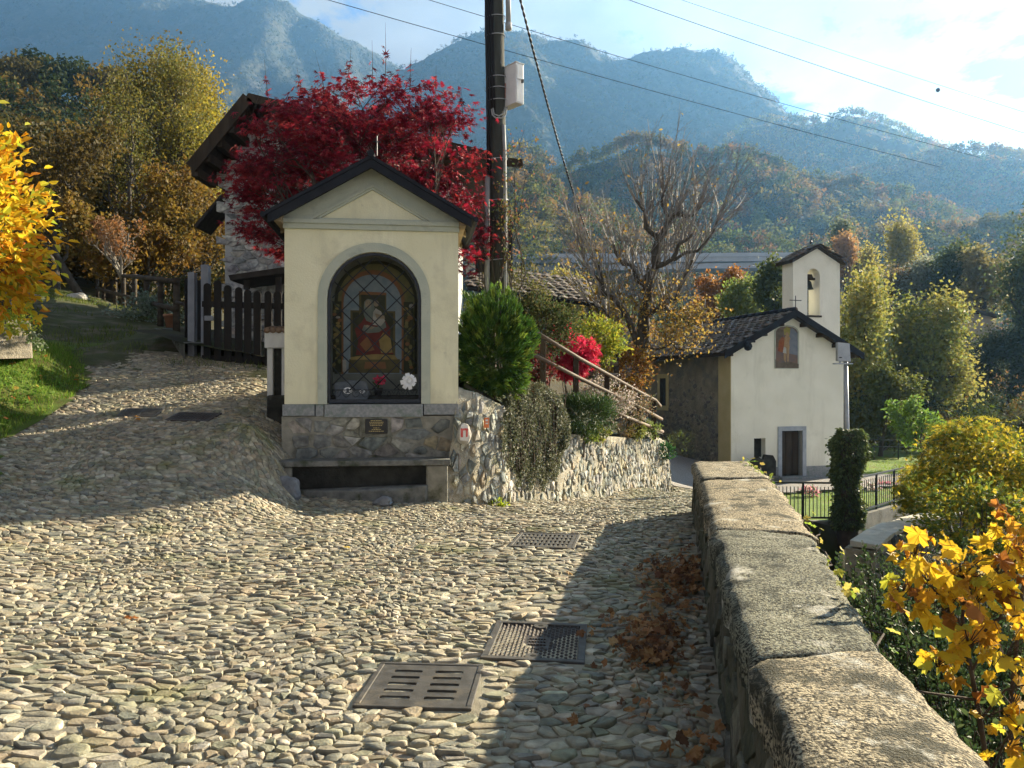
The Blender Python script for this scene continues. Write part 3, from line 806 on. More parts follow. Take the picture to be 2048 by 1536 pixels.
# niche lining
NB = .80
mb = MB(); n = 20; a = [(ACX - AR, ZNB)] + arch_pts(ACX, AR, AZS, n) + [(ACX + AR, ZNB)]
for k in range(len(a) - 1):
    mb.add([(a[k][0], .222, a[k][1]), (a[k + 1][0], .222, a[k + 1][1]), (a[k + 1][0], NB, a[k + 1][1]), (a[k][0], NB, a[k][1])], [(0, 3, 2, 1)])
mb.add([(p[0], NB, p[1]) for p in a], [tuple(range(len(a)))])
mb.build('niche', material('niche_plaster', (.13, .14, .12), (.19, .20, .165), 3, .9, .2, 40), SH)
mb = MB(); mb.box(ACX - AR, ACX + AR, .222, NB, ZNB - .03, ZNB + .10); mb.build('niche_shelf', M_black, SH)
# moulding round the opening, cornice and pediment
mb = MB(); arch_band(mb, ACX, AR, 111 / PXM, AZS, ZS, -.022, .05); mb.build('arch_surround', M_grey, SH)
mb = MB()
mb.box(-HW - .012, HW + .012, -.05, .02, sz(461), sz(451)); mb.box(-HW - .03, HW + .03, -.085, .02, sz(451), sz(443)); mb.box(-HW + .0, HW - .0, -.035, .02, sz(443), sz(439))
mb.build('cornice', M_grey, SH)
mb = MB()
sl = (sz(338) - sz(440)) / HW
zt0 = sz(443)
def rake(mb, off0, off1, y0, y1):
    # band parallel to the roof slope between two vertical offsets below the apex line
    zap = ZE + 1.0
    for s in (-1, 1):
        xb0 = (zap - off0 - zt0) / .58; xb1 = (zap - off1 - zt0) / .58
        P0, P1, P2, P3 = (s * xb1, zt0), (s * min(xb0, HW + .02), max(zt0, zap - off0 - .58 * min(xb0, HW + .02))), (0, zap - off0), (0, zap - off1)
        poly = [P0, P1, P2, P3]
        if s < 0: poly = poly[::-1]
        mb.prism(poly, y0, y1)
rake(mb, .20, .43, -.030, .02); rake(mb, .43, .465, -.055, .02); rake(mb, .465, .50, -.035, .02)
mb.build('pediment_moulding', M_grey, SH)
# roof
RS = .575; ZR = 4.70
def roof_slab(mb, s, xw, y0, y1, zr, th, slope, lift=0.0):
    p = [(0, zr + lift), (s * xw, zr - slope * xw + lift), (s * xw, zr - slope * xw - th + lift), (0, zr - th + lift)]
    mb.prism(p if s > 0 else p[::-1], y0, y1)
for s in (-1, 1):
    mb = MB(); roof_slab(mb, s, 1.39, -.36, DEP + .25, ZR, .05, RS); mb.build('roof_panel', M_roofdark, SH)
mb = MB()
for s in (-1, 1):
    p = [(0, ZR - .052), (s * 1.36, ZR - RS * 1.36 - .052), (s * 1.36, ZR - RS * 1.36 - .17), (0, ZR - .17)]
    mb.prism(p if s > 0 else p[::-1], -.34, -.28)
mb.build('barge_board', M_roofdark, SH)
mb = MB()
for s in (-1, 1):
    for yy_ in (.55, 1.5):
        p = [(s * .2, ZR - RS * .2 - .053), (s * 1.34, ZR - RS * 1.34 - .053), (s * 1.34, ZR - RS * 1.34 - .14), (s * .2, ZR - RS * .2 - .14)]
        mb.prism(p if s > 0 else p[::-1], yy_, yy_ + .1)
    mb.box(min(s * 1.2, s * 1.29), max(s * 1.2, s * 1.29), -.26, DEP + .2, ZR - RS * 1.29 - .17, ZR - RS * 1.29 - .04)
mb.build('rafters', material('oiled_rafter', (.20, .15, .09), (.26, .20, .12), 6, .8, .3, 30), SH)
mb = MB(); mb.tube([(0, -.38, ZR + .012), (0, DEP + .27, ZR + .012)], .05, 8); mb.build('ridge_cap', M_roofdark, SH)
for s in (-1, 1):
    mb = MB(); mb.tube([(s * 1.42, -.36, ZR - RS * 1.39 - .04), (s * 1.42, DEP + .25, ZR - RS * 1.39 - .05)], .04, 8); mb.build('gutter', M_roofdark, SH)
mb = MB(); zc = ZR + .03
mb.tube([(sx(755), -.2, zc), (sx(755), -.2, zc + .27)], .0085, 6); mb.tube([(sx(755) - .055, -.2, zc + .19), (sx(755) + .055, -.2, zc + .19)], .008, 6)
mb.build('cross', M_iron, SH)
# stone sill course: three blocks
for x0, x1, pr, zb in ((570, 632, .02, 831), (634, 650, .025, 832), (651.5, 845, .05, 834), (847, 917, .02, 830)):
    mb = MB(); mb.box(sx(x0), sx(x1), -pr, .21, sz(zb), ZS - .003); mb.build('sill_stone', M_sill, SH, bevel=.006)
# iron door of the niche: frame, lattice, scrolls
GY = .06
mb = MB(); arch_band(mb, ACX, AR - .040, AR - .004, AZS, ZNB + .045, GY - .02, GY + .025); mb.box(ACX - AR + .005, ACX + AR - .005, GY - .02, GY + .025, ZNB, ZNB + .05)
door = mb.build('iron_grille', M_iron, SH)
zrail = sz(780); ri = AR - .06
def in_arch(x, z): return abs(x - ACX) < ri and z > zrail and (z < AZS or (x - ACX) ** 2 + (z - AZS) ** 2 < ri * ri)
for sgn in (-1, 1):
    for k in range(-9, 10):
        c0 = k * .305 + .05; pts = [(ACX + t_, zrail + (sgn * t_) + c0 + .6) for t_ in np.linspace(-ri, ri, 240)]
        ins = [p for p in pts if in_arch(*p)]
        if len(ins) > 6:
            mb = MB(); yb = GY + (.006 if sgn > 0 else -.006)
            mb.tube([(ins[0][0], yb, ins[0][1]), (ins[-1][0], yb, ins[-1][1])], .0078, 6); mb.build('lattice_bar', M_iron, door, smooth=True)
mb = MB(); mb.tube([(ACX - ri, GY, zrail), (ACX + ri, GY, zrail)], .008, 6); mb.tube([(ACX - ri, GY, sz(800)), (ACX + ri, GY, sz(800))], .006, 6)
for k in range(9):
    xc = ACX - ri + (k + .5) * 2 * ri / 9; w = ri / 9 * .95
    mb.tube([(xc + w * math.sin(u * math.pi) * (1 if u < .5 else 1) * (-1 if u < 0 else 1) if False else xc - w + 2 * w * u, GY, zrail - .015 - .085 * math.sin(math.pi * u) ** .6) for u in np.linspace(0, 1, 9)], .0045, 5)
    mb.tube([(xc - w * .4, GY, zrail - .012), (xc, GY, zrail - .05), (xc + w * .4, GY, zrail - .012)], .004, 5)
mb.build('scrollwork', M_iron, door, smooth=True)
# fresco at the back of the niche (flat painted figures)
def flat(name, c, c2=None, sc=9):
    c = tuple(v * .75 for v in c); c2 = None if c2 is None else tuple(v * .75 for v in c2)
    return material(name, c, c2 or tuple(v * .72 for v in c), sc, .9, .1, 60)
FR = [flat('fresco_sky', (.20, .27, .31), (.30, .35, .36)), flat('fresco_ochre', (.30, .14, .07), (.22, .13, .06)), flat('fresco_throne', (.15, .13, .06)), flat('fresco_robe', (.19, .055, .045)),
      flat('fresco_skin', (.36, .29, .20)), flat('fresco_mantle', (.20, .235, .20)), flat('fresco_gold', (.36, .27, .10)), flat('fresco_dark', (.07, .075, .045)), flat('fresco_leaf', (.14, .16, .07), (.24, .20, .09)), flat('fresco_pale', (.45, .44, .38))]
mb = MB(); SB = 1.07
def nx(zx): return ACX + ((640 + zx / 4.8) - 749) / PXM * SB
def nz(zy): return EYE + ((768 - (500 + zy / 4.8)) / PXM) * SB
lay = [0]
def patch(poly, mi):
    lay[0] += 1; y = NB - .004 - lay[0] * .0022; mb.mi = mi
    mb.add([(nx(x), y, nz(z)) for x, z in poly], [tuple(range(len(poly)))])
def disc(cx_, cy_, rx, ry, mi, n=14): patch([(cx_ + rx * math.cos(-2 * math.pi * k / n), cy_ + ry * math.sin(-2 * math.pi * k / n)) for k in range(n)], mi)
def archp(x0, x1, yt, yb):
    r = (x1 - x0) / 2; c = (x0 + x1) / 2
    return [(x0, yb)] + [(c - r * math.cos(math.pi * k / 16), yt + r - r * math.sin(math.pi * k / 16)) for k in range(17)] + [(x1, yb)]
patch(archp(120, 905, 90, 1190), 7); patch(archp(150, 880, 130, 1190), 8); patch(archp(185, 785, 190, 1190), 1); patch(archp(205, 755, 235, 1190), 0)
patch([(270, 580), (270, 1040), (695, 1040), (695, 585)], 2); patch([(290, 600), (290, 1030), (675, 1030), (675, 600)], 7)
patch([(350, 400), (352, 620), (612, 620), (608, 410)], 2); patch([(372, 430), (374, 620), (598, 620), (598, 432)], 7); patch([(350, 398), (350, 430), (612, 432), (610, 408)], 1)
patch([(250, 1180), (260, 1050), (420, 1010), (560, 1010), (740, 1050), (735, 1180)], 2); patch([(270, 1030), (272, 1055), (720, 1050), (690, 1010), (500, 998)], 6)
patch([(400, 1140), (410, 1075), (600, 1075), (610, 1140)], 1)
patch([(320, 1010), (345, 880), (310, 760), (380, 690), (430, 600), (520, 600), (610, 690), (650, 760), (640, 900), (680, 1000), (520, 1000)], 3)
patch([(560, 990), (540, 860), (580, 790), (650, 850), (670, 985)], 6); patch([(395, 620), (400, 500), (430, 470), (480, 480), (500, 560), (470, 700), (420, 680)], 5)
patch([(380, 770), (400, 720), (520, 740), (600, 690), (610, 740), (540, 790), (430, 800)], 5)
disc(438, 520, 30, 42, 4); disc(438, 505, 55, 60, 6) if False else None
patch([(480, 720), (485, 600), (510, 560), (560, 590), (600, 680), (560, 730)], 9); disc(515, 515, 26, 30, 4); patch([(500, 610), (520, 660), (600, 660), (590, 630)], 4)
patch([(360, 905), (430, 830), (500, 960), (420, 980)], 1); patch([(400, 735), (430, 720), (500, 745), (470, 765)], 4)
patch([(425, 512), (432, 508), (434, 516)], 7); patch([(446, 512), (453, 508), (452, 516)], 7); patch([(432, 545), (440, 541), (448, 545), (440, 550)], 3)
rr = np.random.RandomState(3)
for sx0 in (140, 815):
    patch([(sx0 - 40, 500), (sx0 - 40, 1175), (sx0 + 50, 1175), (sx0 + 50, 500)], 7)
    for k in range(22):
        disc(sx0 + 5 + rr.uniform(-30, 30), 540 + k * 28, rr.uniform(14, 30), rr.uniform(12, 26), [8, 6, 1, 9, 8, 2][rr.randint(6)], 8)
patch([(205, 1060), (205, 1170), (240, 1170), (238, 1060)], 9)
mb.build('fresco', FR, SH)

# masonry base
ZB0 = -.35; ZT = sz(832)
mb = MB(); mb.box(-1.235, 1.20, .012, DEP, ZB0, ZT - .002); base = mb.build('masonry_base', M_wallmortar, SH)
rng = np.random.RandomState(21)
wcols = [(.30, .30, .265), (.23, .245, .235), (.35, .34, .29), (.42, .41, .37), (.19, .21, .205), (.32, .27, .19), (.28, .295, .285), (.38, .39, .385)]
su, sv = .25, .145
cells = voronoi_cells(12, 7, rng, .95, .12)
plq = (sx(722), sx(780), sz(872), sz(834))
def okc(c):
    x = -1.26 + c[0] * su; z = .50 + c[1] * sv
    return -1.15 < x < 1.12 and .55 < z < ZT - .06 and not (plq[0] - .04 < x < plq[1] + .04 and plq[2] - .05 < z)
cells = [c for c in cells if okc(c[2])]
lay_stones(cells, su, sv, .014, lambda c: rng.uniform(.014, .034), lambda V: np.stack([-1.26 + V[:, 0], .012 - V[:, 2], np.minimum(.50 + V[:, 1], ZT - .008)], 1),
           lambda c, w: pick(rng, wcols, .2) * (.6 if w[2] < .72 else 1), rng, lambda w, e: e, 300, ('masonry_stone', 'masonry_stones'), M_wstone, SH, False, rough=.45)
# bench in the shrine base
mb = MB(); mb.box(sx(572), sx(898), -.43, .01, sz(926), sz(915)); mb.build('bench_seat', M_slab, SH, bevel=.012)
mb = MB(); mb.box(sx(575), sx(893), -.30, .011, ZB0, sz(927)); mb.build('bench_recess_shade', M_black, SH)  # solid black block: the shade under the seat is put into its colour
for xa_, xb_ in ((851, 893), (572, 596)):
    mb = MB(); mb.box(sx(xa_), sx(xb_), -.40, -.302, ZB0, sz(927)); mb.build('bench_pier', M_wallmortar, SH, bevel=.02)
mb = MB(); pl = [(sx(598), -.42), (sx(700), -.52), (sx(790), -.56), (sx(850), -.50), (sx(858), -.305), (sx(598), -.305)]
nn = len(pl); zt_, zb_ = .185, -.3
mb.add([(x, y, zb_) for x, y in pl] + [(x, y, zt_ + (.05 if k in (3, 4) else 0)) for k, (x, y) in enumerate(pl)], [tuple(range(nn - 1, -1, -1)), tuple(range(nn, 2 * nn))] + [(k, (k + 1) % nn, nn + (k + 1) % nn, nn + k) for k in range(nn)])
mb.build('bench_footing', M_slab, SH, bevel=.012)
# plaque with gilt lettering
mb = MB(); mb.box(plq[0] - .015, plq[1] + .015, -.03, .012, plq[2] - .015, plq[3] + .012); pf = mb.build('plaque_bed', M_wallmortar, SH, bevel=.008)
mb = MB(); mb.box(sx(731), sx(775), -.052, -.031, sz(867), sz(838)); pq = mb.build('plaque', material('black_slate', (.012, .012, .012), (.02, .02, .02), 9, .35), pf, bevel=.003)
mb = MB(); rr = np.random.RandomState(8)
for k, (hw_, z_) in enumerate(((11, 841), (14, 844.2), (13, 847.4), (12, 850.6), (6, 855.5), (9, 858.7), (15, 862))):
    x = 753 - hw_
    while x < 753 + hw_:
        w_ = rr.uniform(1.6, 4.2); mb.box(sx(x), sx(min(x + w_, 753 + hw_)), -.0545, -.0525, sz(z_ + .65), sz(z_ - .65)); x += w_ + 1.0
mb.build('plaque_lettering', material('gilt', (.42, .33, .14), metal=.3, rough=.4), pq, kind='stuff')

# things left inside and on the niche
def rocky(name, c, r, mat, rng, parent=None, sub=2, amp=.22, label=None, cat=None, flat_top=False):
    import bmesh
    bm = bmesh.new(); bmesh.ops.create_icosphere(bm, subdivisions=sub, radius=1.0)
    off = Vector(rng.uniform(-50, 50, 3))
    for v in bm.verts:
        n1 = mnoise.noise(v.co * 1.1 + off); n2 = mnoise.noise(v.co * 2.7 + off)
        v.co *= 1 + amp * 1.6 * n1 + amp * .6 * n2
        v.co = Vector((v.co.x * r[0], v.co.y * r[1], v.co.z * r[2]))
    me = bpy.data.meshes.new(name); bm.to_mesh(me); bm.free()
    o = link(name, me, mat, parent); o.location = c
    if label: tag(o, label, cat)
    return o
def S2W(x, y, z): return SH.matrix_basis @ Vector((x, y, z))
rng = np.random.RandomState(4)
M_slate = material('blue_slate', (.07, .085, .105), (.12, .135, .15), 7, .8, .6, 40)
mem = thing('memorial_stone', 'blue grey slab with two oval photographs behind the bars of the shrine', 'memorial stone', S2W(sx(702), .17, ZNB + .012), rad(7))
mb = MB(); mb.prism([(-.21, 0), (.20, 0), (.26, .12), (.20, .29), (-.02, .31), (-.25, .27)], -.03, .04); mb.build('slab', M_slate, mem, bevel=.01)
M_enamel = material('white_enamel', (.62, .64, .66), rough=.3, spec=.5)
for ox, oz, s in ((-.05, .16, 1), (.15, .15, .62)):
    mb = MB(); n = 20
    ov = [(ox + .062 * s * math.cos(2 * math.pi * k / n), oz + .047 * s * math.sin(2 * math.pi * k / n)) for k in range(n)]
    mb.prism(ov, -.042, -.031); pm = mb.build('oval_photo', M_enamel, mem)
    mb = MB(); mb.prism([(ox + .022 * s * math.cos(2 * math.pi * k / 12), oz + .012 * s + .022 * s * math.sin(2 * math.pi * k / 12)) for k in range(12)], -.0445, -.0425)
    mb.prism([(ox - .034 * s, oz - .034 * s), (ox + .034 * s, oz - .034 * s), (ox + .02 * s, oz - .008 * s), (ox - .02 * s, oz - .008 * s)], -.0445, -.0425); mb.build('portrait', material('portrait_grey', (.10, .11, .13)), pm)
fl = thing('flower_pot', 'bunch of pink flowers standing in the shrine niche', 'flowers', S2W(sx(754), .34, ZNB + .10), rad(7))
mb = MB(); mb.lathe([(.045, 0), (.065, .10), (.07, .11)], (0, 0, 0), 12); mb.build('pot', M_black, fl, smooth=True)
M_petal = material('pink_petal', (.60, .04, .10), (.75, .10, .18), 12, .7, transl=.3)
for k in range(9):
    c = Vector((rng.uniform(-.11, .10), rng.uniform(-.07, .05), .20 + rng.uniform(-.05, .06)))
    ax = rand_unit(rng, 9) + np.array((0, -.4, .5)); pos = np.tile(np.array(c), (9, 1))
    leaf_mesh('blossom', 'oval', pos, ax, .05, np.ones((9, 3)), M_petal, fl, False, rng)
mb = MB()
for k in range(9): mb.tube([(0, 0, .1), (rng.uniform(-.09, .09), rng.uniform(-.05, .04), .2)], .004, 4)
mb.build('stems', material('stem_green', (.04, .07, .02)), fl)
ros = thing('paper_rosette', 'white paper rosette tied to the bars of the niche', 'rosette', S2W(sx(817), GY - .05, sz(762)), rad(7))
M_paper = material('white_paper', (.78, .79, .80), (.70, .72, .75), 20, .8, transl=.15)
for k in range(8):
    a = 2 * math.pi * k / 8 + .2; L = rng.uniform(.085, .13); w = rng.uniform(.026, .036)
    d = Vector((math.cos(a), 0, math.sin(a))); s_ = Vector((-d.z, 0, d.x)); mb = MB()
    c0 = Vector((0, -.01, 0)); tip = d * L + Vector((0, -.045, 0)); mid = d * L * .6 + Vector((0, -.06 - .01 * (k % 2), 0))
    mb.add([c0 - s_ * .012, c0 + s_ * .012, mid + s_ * w, tip + s_ * w * .9, tip - s_ * w * .9, mid - s_ * w], [(0, 1, 2, 5), (5, 2, 3, 4)])
    mb.build('petal', M_paper, ros)
mb = MB(); mb.lathe([(.03, -.02), (.035, 0), (.02, .02)], (0, 0, 0), 10); c = mb.build('centre', M_paper, ros, smooth=True); c.rotation_euler = (rad(90), 0, 0); c.location = (0, -.04, 0)
# boulders at the foot
rocky('boulder', (X(574, 10.3), 10.3, .20), (.19, .15, .21), material('boulder_stone', (.13, .14, .155), (.24, .25, .265), 7, .85, .9, 30), rng, sub=3, label='grey angular boulder at the left end of the shrine bench', cat='boulder')
rocky('boulder', (X(768, 10.35), 10.35, .05), (.13, .09, .085), bpy.data.materials['boulder_stone'], rng, sub=3, label='small pale boulder below the middle of the shrine bench', cat='boulder')

# white rendered post with a tiled cap left of the shrine
GP = thing('white_gatepost', 'weathered white rendered gatepost with letterbox recess left of the shrine', 'gatepost', P(556, 905, 11.75), rad(5))
d_ = 11.75; pm_ = F / d_
def gx(px): return (px - 556) / pm_
def gzz(py): return -(py - 905) / pm_
M_white = material('old_white_render', (.50, .50, .49), (.66, .66, .64), 6, .9, .4, 40, c3=(.17, .17, .17), scale3=3.2, th3=(.56, .70), stretch=(1, 1, .35))
mb = MB(); mb.box(gx(538), gx(549), -.12, .25, gzz(905), gzz(697)); mb.box(gx(566), gx(577), -.12, .25, gzz(812), gzz(697)); mb.build('jamb', M_white, GP, bevel=.008)
mb = MB(); mb.box(gx(534), gx(579), -.16, .28, gzz(697), gzz(664)); mb.build('lintel', M_white, GP, bevel=.012)
mb = MB(); mb.box(gx(549), gx(566), -.02, .22, gzz(905), gzz(697)); mb.build('recess_shade', M_black, GP)  # black fill that paints the shade in the gap between the jambs
mb = MB(); rng = np.random.RandomState(6)
for k in range(4):
    x0 = gx(534 + 11.5 * k); mb = MB()
    mb.tube([(x0 + .04, -.19, gzz(661) - .01), (x0 + .04, .3, gzz(655))], [.045, .05], 8); mb.build('tile', material('old_tile', (.16, .10, .07), (.24, .17, .12), 9, .9, .5, 50) if k == 0 else bpy.data.materials['old_tile'], GP, smooth=True)
mb = MB(); mb.box(gx(541), gx(576), -.26, .24, gzz(935), gzz(790)); mb.build('stained_plinth', M_black, GP, bevel=.03)

# ================================================================== retaining wall right of the shrine
RW = thing('retaining_wall', 'rough stone retaining wall running downhill from the shrine beside the cobbles', 'stone wall', (-.5, 11.1, 0))
rw_b = [P(886, 1004, 10.78), P(945, 1012, 11.0), P(1011, 1014, 11.42), P(1034, 1012, 12.0), P(1114, 1005, 13.3), P(1208, 997, 15.3), P(1322, 986, 19.0), P(1345, 984, 19.5), Vector((4.3, 28.5, -1.75))]
rw_t = [P(915, 775, 11.22), P(955, 786, 11.42), P(1003, 812, 11.85), P(1026, 850, 12.5), P(1110, 868, 13.65), P(1204, 872, 15.65), P(1314, 880, 19.25), P(1330, 882, 19.9), Vector((4.1, 28.5, .3))]
for p in rw_b: p.z -= .05
WLEN = 10.6
sl_ = [0]
for k in range(1, len(rw_b)): sl_.append(sl_[-1] + (Vector(rw_b[k].xy) - Vector(rw_b[k - 1].xy)).length)
BA = np.array(rw_b); TA = np.array(rw_t); SLn = np.array(sl_)
def rw_map(s, t, h):
    """s metres along, t 0..1 up, h metres outward"""
    s = np.asarray(s); t = np.asarray(t); h = np.asarray(h)
    b = np.stack([np.interp(s, SLn, BA[:, k]) for k in range(3)], -1); q = np.stack([np.interp(s, SLn, TA[:, k]) for k in range(3)], -1)
    e = .3; b2 = np.stack([np.interp(s + e, SLn, BA[:, k]) - np.interp(s - e, SLn, BA[:, k]) for k in range(3)], -1)
    up = (q - b); nrm = np.cross(b2, up); nrm /= np.linalg.norm(nrm, axis=-1, keepdims=True)
    return b + up * t[..., None] + nrm * h[..., None]
ss = np.linspace(0, SLn[-1], 300); ts = np.linspace(0, 1, 30); A, B = np.meshgrid(ss, ts)
V = rw_map(A, B, (fbm(A, B * 1.3, 5, 4, 3) - .5) * .10 + .012).reshape(-1, 3); n = len(ss)
i, j = np.meshgrid(np.arange(n - 1), np.arange(len(ts) - 1)); q = (j * n + i).ravel(); Fq = [np.stack([q, q + 1, q + n + 1, q + n], 1)]
# coping sheet behind the top edge
tb = TA + np.array([[-.42, .28, .02]]) ; k0 = len(V)
V = np.concatenate([V, np.stack([np.interp(ss, SLn, tb[:, k]) for k in range(3)], -1)])
q = np.arange(n - 1); Fq.append(np.stack([(len(ts) - 1) * n + q, (len(ts) - 1) * n + q + 1, k0 + q + 1, k0 + q], 1))
M_wm2 = material('lime_mortar', (.27, .245, .185), (.42, .385, .30), 7, .95, 1.0, 50, c3=(.12, .125, .08), scale3=1.5, bdist=.03)
link('mortar_core', np_mesh('mortar_core', V, Fq, None, True), M_wm2, RW, True)
rng = np.random.RandomState(31)
rcols = [(.34, .33, .28), (.22, .235, .22), (.42, .41, .37), (.36, .34, .28), (.18, .20, .19), (.38, .33, .23), (.50, .49, .45), (.26, .28, .27)]
HT = 1.4
su, sv = .098, .150
cells = voronoi_cells(int(SLn[-1] / su), int(HT / sv) + 1, rng, 1.0, .2)
cells = [c for c in cells if .04 < c[2][0] * su < SLn[-1] - .05 - 8.6 and .03 < c[2][1] * sv / HT < .97]
def rmap(V):
    t = np.clip(V[:, 1] / HT, -.02, 1.0)
    return rw_map(np.clip(V[:, 0], 0, SLn[-1]), t, V[:, 2])
lay_stones(cells, su, sv, .014, lambda c: rng.uniform(.014, .055), rmap, lambda c, w: pick(rng, rcols, .2), rng, lambda w, e: e / w[1], 300, ('wall_stone', 'wall_stones'), M_wstone, RW, True, rough=.34)
mb = MB(); mb.bar(P(1004, 862, 11.78), P(1001, 812, 11.86), .05, .10, Vector((0, 1, 0))); mb.build('corner_edge', M_white, RW, True, bevel=.01)
# ================================================================== parapet at the right of the road
PR = thing('parapet', 'low mossy stone parapet of rough coping slabs along the right edge of the road', 'parapet', (1.0, 3.0, 0))
M_coping = material('lichen_granite', (.045, .042, .032), (.56, .515, .41), 85, .92, 1.0, 130, attr=True, c3=(.07, .072, .055), scale3=5.5, th3=(.50, .62), detail=6, bdist=.03, lo=.42, hi=.57)
def add_blotches(m, col, scale, th, stretch=(1, 1, 1)):
    t = m.node_tree; N = t.nodes; L = t.links; b = N['Principled BSDF']; src = b.inputs['Base Color'].links[0].from_socket
    g = N.new('ShaderNodeNewGeometry'); n = N.new('ShaderNodeTexNoise'); n.inputs['Scale'].default_value = scale; n.inputs['Detail'].default_value = 7; n.inputs['Roughness'].default_value = .7
    mpn = N.new('ShaderNodeMapping'); mpn.inputs['Scale'].default_value = stretch; L.new(g.outputs['Position'], mpn.inputs['Vector']); L.new(mpn.outputs[0], n.inputs['Vector']); r = N.new('ShaderNodeValToRGB'); r.color_ramp.elements[0].position, r.color_ramp.elements[1].position = th; L.new(n.outputs['Fac'], r.inputs['Fac'])
    x = N.new('ShaderNodeMix'); x.data_type = 'RGBA'; L.new(r.outputs[0], x.inputs['Factor']); L.new(src, x.inputs['A']); x.inputs['B'].default_value = tuple(col) + (1,)
    L.new(x.outputs['Result'], b.inputs['Base Color'])
add_blotches(M_coping, (.60, .57, .48), 4.2, (.575, .66))
add_blotches(M_coping, (.40, .22, .07), 9.0, (.70, .76))
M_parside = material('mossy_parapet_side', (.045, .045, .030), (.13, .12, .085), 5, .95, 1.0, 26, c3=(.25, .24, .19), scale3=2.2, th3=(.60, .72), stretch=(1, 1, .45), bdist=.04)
def inner(y): return .23 + .2055 * y
def topl(y): return np.interp(y, [0, 1.0, 2.9, 5, 8, 9.85], [.34, .50, .85, 1.27, 1.89, 2.25])
def topr(y): return np.interp(y, [0, 1.0, 1.95, 2.71, 3.64, 4.96, 7.8, 9.85], [.80, 1.0, 1.17, 1.30, 1.53, 1.90, 2.55, 2.98])
def ptop(y): return .655 - .0 * np.asarray(y)
def slab(name, ya, yb, zt, th, seed, tilt=0.0, ends=(0, 0), tint=(1, 1, 1)):
    """rough coping slab between two oblique joints"""
    ny = int((yb - ya) / .035) + 2; prof = []
    rows = []
    for k in range(ny):
        f = k / (ny - 1)
        row = []
        for jx in np.linspace(0, 1, 17):
            y0_ = ya + ends[0] * (jx - .5); y1_ = yb + ends[1] * (jx - .5); y = y0_ + (y1_ - y0_) * f
            xl, xr = float(topl(y)), float(topr(y)); x = xl + (xr - xl) * jx
            e = min(jx, 1 - jx) * (xr - xl); ee = min(f, 1 - f) * (yb - ya)
            z = zt + tilt * (f - .5) - .038 * math.exp(-e / .03) - .008 * math.exp(-ee / .015)
            row.append((x, y, z))
        rows.append(row)
    A = np.array(rows); nz_ = (fbm(A[..., 0], A[..., 1], 3, 3, seed) - .5) * .035 + (fbm(A[..., 0], A[..., 1], 26, 4, seed + 3) - .5) * .016
    A[..., 2] += nz_
    A[:, 0, 0] += (fbm(A[:, 0, 1], A[:, 0, 1] * 0, 7, 3, seed) - .5) * .09; A[:, -1, 0] += (fbm(A[:, 0, 1], A[:, 0, 1] * 0, 6, 3, seed + 7) - .5) * .09
    m = A.shape[1]; V = A.reshape(-1, 3); i, j = np.meshgrid(np.arange(m - 1), np.arange(ny - 1)); q = (j * m + i).ravel()
    Fq = [np.stack([q, q + 1, q + m + 1, q + m], 1)]
    # skirt
    ring = [k for k in range(m)] + [r * m + m - 1 for r in range(1, ny)] + [(ny - 1) * m + k for k in range(m - 2, -1, -1)] + [r * m for r in range(ny - 2, 0, -1)]
    low = V[ring].copy(); low[:, 2] = zt - th + (fbm(low[:, 0], low[:, 1], 9, 3, seed) - .5) * .03
    k0 = len(V); V = np.concatenate([V, low]); nr = len(ring); rgi = np.array(ring); a = np.arange(nr); b = (a + 1) % nr
    Fq.append(np.stack([rgi[b], rgi[a], k0 + a, k0 + b], 1))
    return link(name, np_mesh(name, V, Fq, np.tile(tint, (len(V), 1)), True), M_coping, PR, True)
slab('coping_stone', .9, 2.705, .682, .17, 1, 0, (0, .10), (1, .92, .78))
slab('coping_stone', 2.715, 4.93, .68, .17, 2, .01, (.10, -.27), (.62, .66, .60))
slab('coping_stone', 4.97, 7.55, .69, .17, 3, .015, (-.16, .12), (1.05, .95, .78))
slab('coping_stone', 7.565, 9.9, .67, .17, 4, -.06, (.12, .10), (1.1, 1.02, .88))
# wall under the copings
ny = 150; yy = np.linspace(.9, 9.85, ny); V = []; cols_ = 12
for f in np.linspace(0, 1, cols_):
    z = -.12 + f * .64; x = inner(yy) * (1 - f) + (topl(yy) + .03) * f
    V.append(np.stack([x + (fbm(yy, yy * 0 + f, 3.2, 4, 9) - .5) * .075, yy, 0 * yy + z], 1))
V = np.concatenate(V); i, j = np.meshgrid(np.arange(ny - 1), np.arange(cols_ - 1)); q = (j * ny + i).ravel(); Fq = [np.stack([q, q + ny, q + ny + 1, q + 1], 1)]
k0 = len(V); out_ = np.concatenate([np.stack([topr(yy) - .03, yy, 0 * yy + .52], 1), np.stack([topr(yy) + .25, yy, 0 * yy - 3.6], 1)]); V = np.concatenate([V, out_]); q = np.arange(ny - 1)
Fq.append(np.stack([k0 + q, k0 + q + 1, k0 + ny + q + 1, k0 + ny + q], 1))
e0 = len(V); V = np.concatenate([V, [V[ny - 1], V[(cols_ - 1) * ny + ny - 1], V[k0 + ny - 1], V[k0 + 2 * ny - 1]]]); Fq.append(np.array([[e0, e0 + 3, e0 + 2, e0 + 1]]))
link('parapet_side', np_mesh('parapet_side', V, Fq, None, True), M_parside, PR, True)
